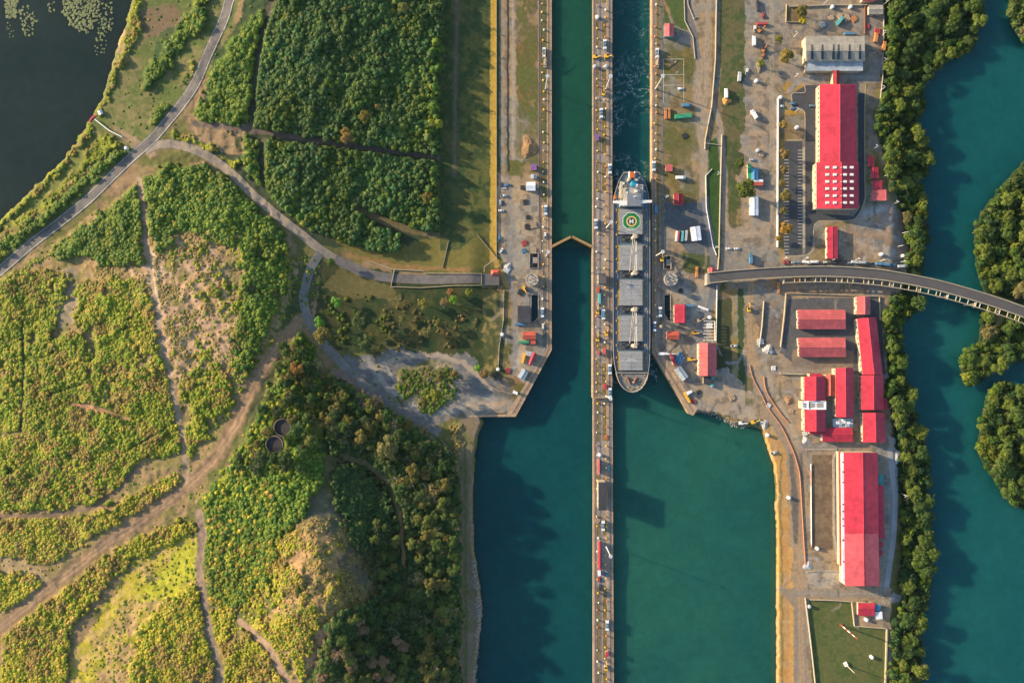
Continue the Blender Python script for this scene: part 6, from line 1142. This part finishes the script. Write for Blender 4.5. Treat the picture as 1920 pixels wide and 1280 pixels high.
heap(992,276,16,22,3.2,(0.27,0.16,0.08),'large orange brown spoil heap on the upper left bank',1); heap(1362,190,9,7,3,(0.5,0.24,0.07),'orange soil heap beside the white box truck',2); heap(1424,125,7,13,2.5,(0.2,0.16,0.12),'grey brown heap with grass in the truck yard',3); heap(952,500,8,9,2,(0.45,0.43,0.40),'pale gravel heap beside the ramp hut',4); heap(1440,655,11,10,2.4,(0.5,0.47,0.42),'white rubble heap left of the storage yard',5); heap(1515,1060,10,9,1.6,(0.42,0.42,0.42),'pale heap near the bottom of the parade ground',6); heap(1511,825,9,8,1.5,(0.5,0.46,0.42),'white debris heap below the courtyard group',7)
heap(1683,855,9,16,2,(0.4,0.4,0.4),'grey rubble heap beside the riverside trees',8); heap(1478,750,8,9,2.2,(0.3,0.18,0.1),'rusty brown heap on the dirt slope',9); heap(1433,795,8,10,1.8,(0.48,0.44,0.38),'pale heap at the top of the sandy shore',10)
# ------------------------------------------------------------------ vegetation
def leaf_mat(name, attr=None, transl=0.25):
    m, t, b = new_mat(name)
    if attr: a = t.nodes.new('ShaderNodeAttribute'); a.attribute_name = attr; src = a.outputs['Color']
    else: a = t.nodes.new('ShaderNodeObjectInfo'); src = a.outputs['Color']
    n = noise_node(t, 0.8, 4, 0.6); n2_ = noise_node(t, 3.0, 2, 0.6)
    f = mixc(t, 0.5, ramp(t, n.outputs[0], 0.3, 0.7, (0.45,0.5,0.5), (1.6,1.5,1.2)), ramp(t, n2_.outputs[0], 0.3, 0.7, (0.6,0.6,0.6), (1.4,1.4,1.3)))
    c = mixc(t, 1.0, src, f, 'MULTIPLY'); t.links.new(c, b.inputs['Base Color']); b.inputs['Roughness'].default_value = 0.7; b.inputs['Specular IOR Level'].default_value = 0.25
    tr = t.nodes.new('ShaderNodeBsdfTranslucent'); t.links.new(c, tr.inputs[0]); mx = t.nodes.new('ShaderNodeMixShader'); mx.inputs[0].default_value = transl
    out = [x for x in t.nodes if x.type == 'OUTPUT_MATERIAL'][0]; t.links.new(b.outputs[0], mx.inputs[1]); t.links.new(tr.outputs[0], mx.inputs[2]); t.links.new(mx.outputs[0], out.inputs[0])
    return m
M_leaf = leaf_mat('foliage'); M_shrub = leaf_mat('shrub_foliage', 'Col', 0.18); M_bark = mat('bark', (0.16,0.12,0.085), 0.9, 0.4, 1.5, 0.4)
def ico_half(rng, jit=0.22):
    bm = bmesh.new(); bmesh.ops.create_icosphere(bm, subdivisions=1 if False else 2, radius=1); vs = np.array([v.co[:] for v in bm.verts]); fs = np.array([[v.index for v in f.verts] for f in bm.faces]); bm.free()
    keep = vs[fs][:, :, 2].mean(1) > -0.15; fs = fs[keep]; used = np.unique(fs); re = -np.ones(len(vs), int); re[used] = np.arange(len(used)); vs = vs[used]; fs = re[fs]
    vs = vs * (1 + rng.uniform(-jit, jit, (len(vs), 1))); return vs, fs
def leaves(rng, n, size, cen, rad, up=0.4):
    """n triangles scattered over an ellipsoid shell, faces roughly outward"""
    d = rng.normal(size=(n, 3)); d[:, 2] = np.abs(d[:, 2]) * 0.9 + d[:, 2] * 0.1; d /= np.linalg.norm(d, axis=1)[:, None]
    p = cen + d * rad * rng.uniform(0.75, 1.12, (n, 1)); nr = d + rng.normal(size=(n, 3)) * 0.55 + np.array([0, 0, up]); nr /= np.linalg.norm(nr, axis=1)[:, None]
    u = np.cross(nr, rng.normal(size=(n, 3))); u /= np.linalg.norm(u, axis=1)[:, None]; v = np.cross(nr, u); s = size * rng.uniform(0.6, 1.4, (n, 1))
    q_ = np.stack([p + u * s, p - u * s * 0.5 + v * s * 0.8, p - u * s * 0.6 - v * s * 0.7], 1)
    return q_.reshape(-1, 3), np.arange(n * 3).reshape(-1, 3)
def mesh_np(name, vs, fs, m, colr=None, smooth=False):
    me = bpy.data.meshes.new(name); me.vertices.add(len(vs)); me.vertices.foreach_set('co', np.ascontiguousarray(vs, np.float32).ravel()); k = fs.shape[1]
    me.loops.add(fs.size); me.loops.foreach_set('vertex_index', fs.astype(np.int32).ravel()); me.polygons.add(len(fs)); me.polygons.foreach_set('loop_start', (np.arange(len(fs)) * k).astype(np.int32))
    me.update(calc_edges=True)
    if colr is not None: a = me.color_attributes.new('Col', 'FLOAT_COLOR', 'POINT'); a.data.foreach_set('color', np.concatenate([colr, np.ones((len(colr), 1))], 1).astype(np.float32).ravel())
    me.materials.append(m); return me
def tmpl(seed, nl=26):
    rng = np.random.default_rng(seed); v, f = ico_half(rng); v = v * 0.82; lv, lf = leaves(rng, nl, 0.24, np.zeros(3), np.ones(3)); return np.vstack([v, lv]), np.vstack([f, lf + len(v)])
TM = [tmpl(100 + i) for i in range(6)]; TC = [tmpl(150 + i, 90) for i in range(4)]
ALL_DENS = []
def scatter(poly, step, keep=1.0, thr=None, nseed=0, wob=1.0, avoid=()):
    if wob == 'r': wob = 1.0 if poly is N1 or poly is N2 else 1.9
    xs = [p[0] for p in poly]; ys = [p[1] for p in poly]
    gx, gy = np.meshgrid(np.arange(min(xs), max(xs), step), np.arange(min(ys), max(ys), step * 0.87)); gx = gx + (np.arange(gx.shape[0])[:, None] % 2) * step * 0.5
    x = gx.ravel() + RNG.uniform(-.6, .6, gx.size) * step; y = gy.ravel() + RNG.uniform(-.6, .6, gx.size) * step
    k = inpoly(x + (fbm(x, y, 14, 21) - .5) * 16 * wob, y + (fbm(x, y, 14, 31) - .5) * 16 * wob, poly) & (RNG.random(x.size) < keep)
    if thr is not None: k &= (fbm(x, y, 34, 40 + nseed) * 0.6 + vnoise(x, y, 9, 44 + nseed) * 0.15 + RNG.random(x.size) * 0.25) > thr
    for pts, wd in avoid:
        for (ax, ay), (bx, by) in zip(pts[:-1], pts[1:]):
            t_ = np.clip(((x-ax)*(bx-ax) + (y-ay)*(by-ay)) / ((bx-ax)**2 + (by-ay)**2 + 1e-9), 0, 1); k &= np.hypot(x-ax-t_*(bx-ax), y-ay-t_*(by-ay)) > wd / 2
    return x[k], y[k]
def shrubs(name, label_kind, specs, lift=0.1, TM=None, hm=1.0):
    TM = TM or globals()['TM']; specs = list(specs)
    VV = []; FF = []; CC = []; off = 0
    for poly, step, r0, r1, hk, pal, kw in specs:
        if 4.5 < step < 7 and lift < 1: step *= 0.85
        x, y = scatter(poly, step, avoid=TR, **{**dict(wob='r'), **kw}); n = len(x)
        if n == 0: continue
        z = hza(x, y); sc = r0 * 0.8 + (r1 * 1.15 - r0 * 0.8) * RNG.random(n) ** 1.6; patch = fbm(x, y, 45, 60)
        pi = np.clip((RNG.random(n) * 0.45 + sst(0.3, 0.7, patch) * 0.55) * len(pal), 0, len(pal) - 1e-3).astype(int); cl = pal[pi] * RNG.uniform(0.9, 1.12, (n, 1)); br = (sst(.54, .64, fbm(x, y, 26, 99)) * (pal is LIT or pal is GOLD) > RNG.random(n) * 1.3)[:, None]; cl = np.where(br, DRY[RNG.integers(0, len(DRY), n)] * np.array((.9, .85, .6)), cl) * (0.65 + 0.7 * fbm(x, y, 70, 66))[:, None]
        k = S * (1 - (z + sc * hk) / HC); wx_ = (x - 960) * k; wy_ = (640 - y) * k; rot = RNG.uniform(0, 6.28, n); which = RNG.integers(0, len(TM), n); hs = hk * RNG.uniform(0.75, 1.3, n)
        for w_ in range(len(TM)):
            s_ = np.where(which == w_)[0]
            if not len(s_): continue
            tv, tf = TM[w_]; c, si = np.cos(rot[s_])[:, None], np.sin(rot[s_])[:, None]
            X = (tv[None, :, 0] * c - tv[None, :, 1] * si) * sc[s_, None] + wx_[s_, None]; Y = (tv[None, :, 0] * si + tv[None, :, 1] * c) * sc[s_, None] + wy_[s_, None]; Z = tv[None, :, 2] * sc[s_, None] * hs[s_, None] * hm + z[s_, None] + lift
            VV.append(np.stack([X, Y, Z], -1).reshape(-1, 3)); m_ = len(tv); FF.append((tf[None] + (np.arange(len(s_)) * m_)[:, None, None]).reshape(-1, 3) + off); off += len(s_) * m_
            CC.append(np.repeat(cl[s_], m_, 0) * RNG.uniform(0.8, 1.2, (len(s_) * m_, 1)))
    me = mesh_np(name, np.vstack(VV), np.vstack(FF), M_shrub, np.vstack(CC)); o = bpy.data.objects.new(name, me); col.objects.link(o); tag(o, label_kind[0], label_kind[1], kind='stuff'); return o
shrubs('cane_thicket', ('dense dark green cane thicket covering the northern fields', 'thicket'), SP_CANE, hm=0.55)
shrubs('shrub_cover', ('yellow green shrubs and tall grass clumps covering the western fields', 'shrubs'), SP_WEST, hm=0.5)
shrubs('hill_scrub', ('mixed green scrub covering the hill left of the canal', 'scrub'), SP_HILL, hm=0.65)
MG = [[(1668,-80),(1846,-80),(1843,45),(1828,88),(1775,110),(1740,148),(1733,195),(1718,228),(1740,270),(1745,312),(1722,342),(1736,392),(1740,440),(1730,498),(1702,500),(1698,420),(1690,385),(1668,335),(1658,270),(1645,235),(1660,150),(1668,90)],
      [(1668,560),(1722,556),(1726,575),(1690,602),(1690,645),(1700,700),(1715,765),(1736,845),(1744,930),(1748,1040),(1744,1110),(1732,1160),(1722,1370),(1668,1370),(1668,1195),(1692,1120),(1690,1010),(1692,900),(1680,830),(1666,740),(1668,650),(1660,600)],
      [(2020,250),(1922,305),(1902,324),(1872,358),(1842,396),(1826,440),(1830,500),(1848,548),(1920,545),(2020,580)], [(1842,585),(1838,640),(1805,666),(1806,716),(1820,722),(1848,706),(1880,680),(1920,676),(2020,690),(2020,620),(1930,610),(1880,590)], [(1852,735),(1882,716),(1920,732),(1990,760),(2020,790),(2020,990),(1990,985),(1920,955),(1896,946),(1866,902),(1843,868),(1834,848),(1838,800)], [(1893,-80),(1895,30),(1904,62),(1925,85),(1990,95),(2020,90),(2020,-80)]]
shrubs('mangrove_canopy', ('dense lower mangrove canopy along both river banks', 'mangroves'), [(p, 8.5, 1.8, 3.6, 1.2, np.vstack([GRN*0.85, MID*0.65]), dict(wob=1.0)) for p in MG], 3.0, TC)
# ---- trees
def crown_mesh(name, seed, nlobe, rad, flat, per, size, bare=0.0):
    rng = np.random.default_rng(seed); VV = []; FF = []; off = 0
    for i in range(nlobe):
        a = rng.uniform(0, 6.28); rr = rad * math.sqrt(rng.uniform(0, 1)) * 0.72; lr = rad * rng.uniform(0.24, 0.42); cen = np.array([rr*math.cos(a), rr*math.sin(a), rad*flat*(1 - (rr/rad)**2) * rng.uniform(0.75, 1.1)])
        if bare < 0.5:
            v, f = ico_half(rng, 0.25); v = v * lr * 0.8 * np.array([1,1,.8]) + cen; VV.append(v); FF.append(f + off); off += len(v)
        v, f = leaves(rng, int(per * (1 - bare * .7)), size, cen, np.array([lr, lr, lr * 0.85])); VV.append(v); FF.append(f + off); off += len(v)
    return mesh_np(name, np.vstack(VV), np.vstack(FF), M_leaf)
def trunk_mb(hh, rad, seed, bare=False):
    rng = random.Random(seed); mb = MB(); mb.tube((0,0,-0.8), (0,0,hh*0.6), 0.42, 0.28, 7)
    for k in range(9 if bare else 5):
        a = rng.uniform(0, 6.28); l = rad * rng.uniform(0.6, 1.0); s = Vector((0,0,hh*rng.uniform(0.4,0.6))); e = Vector((l*math.cos(a), l*math.sin(a), hh*rng.uniform(0.75,1.05))); mb.tube(s, e, 0.2, 0.08, 5)
        for j in range(3 if bare else 1): b = a + rng.uniform(-.9,.9); mb.tube(s.lerp(e, 0.5), e + Vector((2*math.cos(b), 2*math.sin(b), rng.uniform(-.5,1))), 0.1, 0.04, 4)
    return mb
def tree_proto(name, seed, hh, rad, flat, nlobe, per, size, bare=0.0):
    t = empty(name, (0,0,0)); me = crown_mesh('crown', seed, nlobe, rad, flat, per, size, bare); c = bpy.data.objects.new('crown', me); col.objects.link(c); c.parent = t; c.location = (0,0,hh - rad*flat*0.9)
    trunk_mb(hh, rad, seed, bare > 0).build('trunk', M_bark if not bare else mat('pale_bark', (0.34,0.27,0.22), 0.9, 0.3, 1.5), t); return t
MGP = [tree_proto('mangrove_tree', 200+i, 9, 6.0, 0.55, 13, 70, 0.55) for i in range(4)]
BRP = [tree_proto('broadleaf_tree', 300+i, 11, 6.0, 0.7, 15, 70, 0.5) for i in range(4)]
DRP = [tree_proto('dry_tree', 400+i, 10, 6.0, 0.65, 12, 70, 0.4, 0.8) for i in range(2)]
def tree(protos, x, y, rpx, c, label, group=None, cat='tree'):
    p = protos[random.randrange(len(protos))]; s = rpx * S / 6.0; z = max(hz(x, y), WZ + 0.2); g = random.uniform(0.85, 1.15)
    place(p, P(x, y, z + 5) - Vector((0, 0, 5.0)), random.uniform(0, 6.28), tuple(q * g for q in c), label, cat, group, (s, s, s * random.uniform(0.8, 1.1)))
MCOL = [(0.085,0.135,0.025),(0.12,0.16,0.028),(0.055,0.10,0.025),(0.14,0.18,0.03),(0.09,0.14,0.028),(0.17,0.15,0.055)]
mlab = ['mangrove tree on the left river bank above the bridge','mangrove tree on the left river bank below the bridge','mangrove tree on the right river bank above the bridge','mangrove tree on the right bank just below the bridge','mangrove tree on the lower right island','mangrove tree in the top right corner']
steps = [34, 30, 34, 30, 32, 34]; cnt = 0
for p, lb, st_ in zip(MG, mlab, steps):
    x, y = scatter(p, st_, wob=.3)
    for a, b in zip(x, y):
        if cnt >= 298: break
        if not (-12 < a < 1936 and -14 < b < 1294): continue
        cnt += 1; pn = vnoise(a, b, 60, 77); c = MCOL[int((random.random()*0.7 + float(pn)*0.3) * 5.99)]; tree(MGP, a, b, random.uniform(10.5, 18), c, lb, lb.replace('tree', 'trees'))
BC = [(0.05,0.10,0.025),(0.08,0.13,0.03),(0.12,0.15,0.035),(0.17,0.15,0.04),(0.06,0.09,0.03)]
zones = [([(440,870),(480,790),(545,612),(575,645),(598,700),(600,790),(570,880),(500,890)], 21, 9, 13, BC, 'tree on the sunlit ridge around the two open tanks'), ([(605,700),(690,745),(760,790),(840,870),(862,960),(780,960),(700,850),(640,830),(600,800)], 20, 9, 14, BC, 'tree in the shaded wood below the gravel road'), ([(765,960),(862,960),(864,1285),(780,1285),(775,1100)], 20, 9, 13, BC, 'tree in the shaded wood along the canal shore'), ([(620,1170),(760,1130),(775,1285),(600,1285)], 22, 9, 13, BC[:3] + [(0.26,0.17,0.10)], 'tree in the wood at the foot of the orange ridge'), ([(700,970),(745,980),(750,1080),(735,1110),(700,1060)], 18, 8, 10, BC, 'tree left of the narrow footpath in the wood')]
for p, st_, r0, r1, cs, lb in zones:
    x, y = scatter(p, st_, wob=.3)
    for a, b in zip(x, y):
        if math.hypot(a-529, b-801) < 24 or math.hypot(a-514, b-833) < 24: continue
        tree(BRP if random.random() > 0.12 else DRP, a, b, random.uniform(r0, r1), random.choice(cs), lb, lb.replace('tree', 'trees', 1))
OC = (0.30,0.17,0.06); YG = (0.16,0.32,0.03); BRT = (0.12,0.28,0.04)
singles = [(631,566,11,BRT,0,'bright green round tree alone on the central lawn'),(600,604,11,BRT,0,'bright green tree at the bend of the gravel road'),(622,492,9,BC[1],0,'dark tree at the road junction'),(611,628,18,BC[3],0,'large olive tree right of the gravel road'),(682,600,19,BC[4],0,'wide dull tree at the left of the shaded lawn'),(688,640,17,BC[4],0,'dull tree above the gravel yard'),(795,571,11,(0.17,0.17,0.04),0,'yellow green tree at the middle of the shaded lawn'),(846,548,9,OC,0,'orange tree near the old ramp'),(851,562,9,YG,0,'green tree just under the orange one'),(880,548,8,(0.16,0.19,0.03),0,'small olive tree at the right end of the ramp'),(833,566,9,(0.26,0.18,0.07),1,'tan tree left of the green one'),(754,598,8,(0.14,0.15,0.04),0,'small tree in the middle left of the shaded lawn'),(820,606,10,(0.17,0.16,0.05),0,'upper tree of the pair low on the shaded lawn'),(803,621,12,(0.13,0.14,0.05),0,'lower tree of the pair low on the shaded lawn'),(697,630,7,(0.18,0.16,0.05),0,'small tree beside the dull tree above the gravel yard'),(802,700,14,(0.20,0.15,0.06),1,'dry tree at the top of the gravel yard island'),(825,705,13,(0.17,0.16,0.05),0,'olive tree on the gravel yard island'),(815,742,15,(0.18,0.2,0.03),0,'yellow green tree at the foot of the gravel yard island'),(794,755,11,(0.15,0.15,0.04),0,'small olive tree at the island tip'),(853,700,8,(0.22,0.15,0.05),0,'small orange tree right of the island'),(896,691,8,YG,0,'vivid green small tree near the left wing'),(908,700,10,(0.18,0.12,0.05),0,'brown tree right of the vivid green one'),(853,822,7,(0.28,0.22,0.08),1,'pale dry tree by the shore road'),(596,682,11,(0.30,0.24,0.12),1,'pale leafless tree beside the gravel road'),(705,755,15,(0.28,0.20,0.12),1,'pale brown leafless tree below the gravel road'),(735,795,13,(0.38,0.25,0.17),1,'pinkish leafless tree in the wood'),(728,832,22,(0.17,0.16,0.06),0,'wide olive tree with pale branches in the wood'),(808,920,17,(0.36,0.28,0.10),1,'large straw coloured tree in the wood near the shore'),(560,690,14,(0.30,0.17,0.05),0,'orange brown tree on the ridge top'),(648,248,9,(0.28,0.18,0.05),0,'small orange tree above the northern track'),(652,262,12,(0.24,0.16,0.05),0,'orange brown tree beside the northern track'),(687,222,13,(0.18,0.16,0.03),0,'olive tree within the northern thicket'),(708,200,6,(0.24,0.18,0.05),0,'small tan tree within the northern thicket'),(803,372,12,(0.16,0.13,0.03),0,'ochre tree at the right edge of the northern field'),(755,17,11,(0.13,0.15,0.04),0,'rounded tree at the top right of the thicket'),
 (1395,357,20,(0.085,0.11,0.02),0,'large round dark tree in the truck yard'),(1386,306,10,(0.09,0.12,0.025),0,'smaller round tree above the large one'),(1424,120,8,(0.25,0.26,0.03),0,'yellow green bush on the heap in the truck yard'),(1500,22,13,(0.17,0.15,0.04),0,'olive tree on the brown plot of the steel yard'),(1505,40,8,(0.42,0.36,0.02),0,'vivid yellow flowering tree at the steel yard'),(1460,76,9,(0.14,0.14,0.03),0,'upper tree left of the grey warehouse'),(1471,110,15,(0.22,0.17,0.04),0,'larger tree left of the grey warehouse'),(1466,236,9,(0.26,0.19,0.05),0,'topmost tree of the car park row'),(1468,290,11,(0.24,0.17,0.05),0,'second tree of the car park row'),(1468,318,9,(0.22,0.16,0.05),0,'third tree of the car park row'),(1471,367,12,(0.22,0.18,0.05),0,'widest green tree of the car park row'),(1468,395,8,(0.18,0.15,0.04),0,'small tree low in the car park row'),(1470,428,13,(0.38,0.22,0.04),0,'orange tree low in the car park row'),(1461,447,7,(0.30,0.2,0.05),0,'lowest small tree of the car park row'),(1467,345,8,(0.22,0.17,0.05),0,'fourth tree of the car park row')]
for x, y, r_, c, k, lb in singles: tree(DRP if k else BRP, x, y, r_, c, lb)
# prototypes that were never placed must not linger
for pl in (MGP, BRP, DRP, list(PR.values()), [mp, lp, bp]):
    for p in pl:
        if p.name not in PROTO_USED:
            for ch in list(p.children): bpy.data.objects.remove(ch)
            bpy.data.objects.remove(p)
# ---- lily pads, riprap
def discs(name, lab, specs, n_side, m, zf, hgt):
    VV = []; FF = []; off = 0
    for poly, step, r0, r1, kw in specs:
        x, y = scatter(poly, step, wob=.8, **kw)
        for a, b in zip(x, y):
            r_ = random.uniform(r0, r1); z = zf(a, b); c = P(a, b, z); k = []; 
            for i in range(n_side): an = 6.283*i/n_side; rr = r_*random.uniform(.6, 1.1); k.append((c.x+rr*math.cos(an), c.y+rr*math.sin(an)))
            vs = [(u, v, z) for u, v in k] + [(c.x+(u-c.x)*.75, c.y+(v-c.y)*.75, z+hgt*random.uniform(.6,1.3)) for u, v in k]; VV += vs
            for i in range(n_side): FF.append((off+i, off+(i+1) % n_side, off+n_side+(i+1) % n_side, off+n_side+i))
            FF.append(tuple(off+n_side+i for i in range(n_side))); off += 2*n_side
    me = bpy.data.meshes.new(name); me.from_pydata(VV, [], FF); me.materials.append(m); o = bpy.data.objects.new(name, me); col.objects.link(o); tag(o, lab[0], lab[1], kind='stuff')
discs('floating_plants', ('pale green floating plants on the lake surface', 'water plants'), [([(8,-30),(30,-30),(36,25),(30,35),(12,35)], 4, .9, 2.0, {}), ([(12,36),(24,36),(28,70),(16,72)], 5, .6, 1.3, dict(keep=.7)), ([(34,15),(55,12),(70,40),(62,72),(45,65)], 5, .7, 1.5, dict(keep=.7)), ([(116,25),(128,-40),(184,-40),(186,30),(170,60),(150,62),(130,45)], 4.4, .8, 1.7, {}), ([(184,10),(210,0),(213,60),(200,80),(182,75),(180,40)], 5, .7, 1.5, dict(keep=.7)), ([(178,85),(205,85),(195,105),(180,102)], 6, .5, 1.1, dict(keep=.6)), ([(86,5),(105,0),(105,22),(92,24)], 5, .7, 1.5, dict(keep=.6))], 7, mat('floating_leaf', (0.17,0.19,0.075), 0.8, 0.5, 0.4), lambda a, b: 0.02, 0.25)
discs('riprap', ('pale rock armour along the canal shore', 'rocks'), [([(885,1040),(891,1055),(900,1100),(905,1150),(900,1200),(895,1240),(893,1370),(886,1370),(889,1240),(895,1180),(893,1120),(886,1075)], 2.6, .35, .9, {}), ([(884,960),(889,965),(889,1040),(885,1040)], 3, .3, .7, dict(keep=.6)), ([(1320,772),(1350,776),(1376,792),(1400,797),(1398,803),(1372,799),(1345,782)], 3, .4, 1.0, {})], 6, mat('rock', (0.33,0.31,0.29), 0.9, 0.4, 0.8), lambda a, b: max(hz(a, b), WZ - .3), 0.6)

# ------------------------------------------------------------------ haze
def haze():
    mb = MB(); mb.box((0, 0, (HC + 30 - 17) / 2), (9600, 9600, HC + 30 + 17)); m = bpy.data.materials.new('haze'); m.use_nodes = True; t = m.node_tree; t.nodes.clear()
    o = t.nodes.new('ShaderNodeOutputMaterial'); v = t.nodes.new('ShaderNodeVolumePrincipled'); v.inputs['Color'].default_value = (0.62, 0.86, 0.85, 1); v.inputs['Density'].default_value = 0.000012; v.inputs['Anisotropy'].default_value = 0.3
    t.links.new(v.outputs[0], o.inputs['Volume']); tag(mb.build('haze', m), 'thin evening haze over the whole canal', 'haze', kind='stuff')
haze()
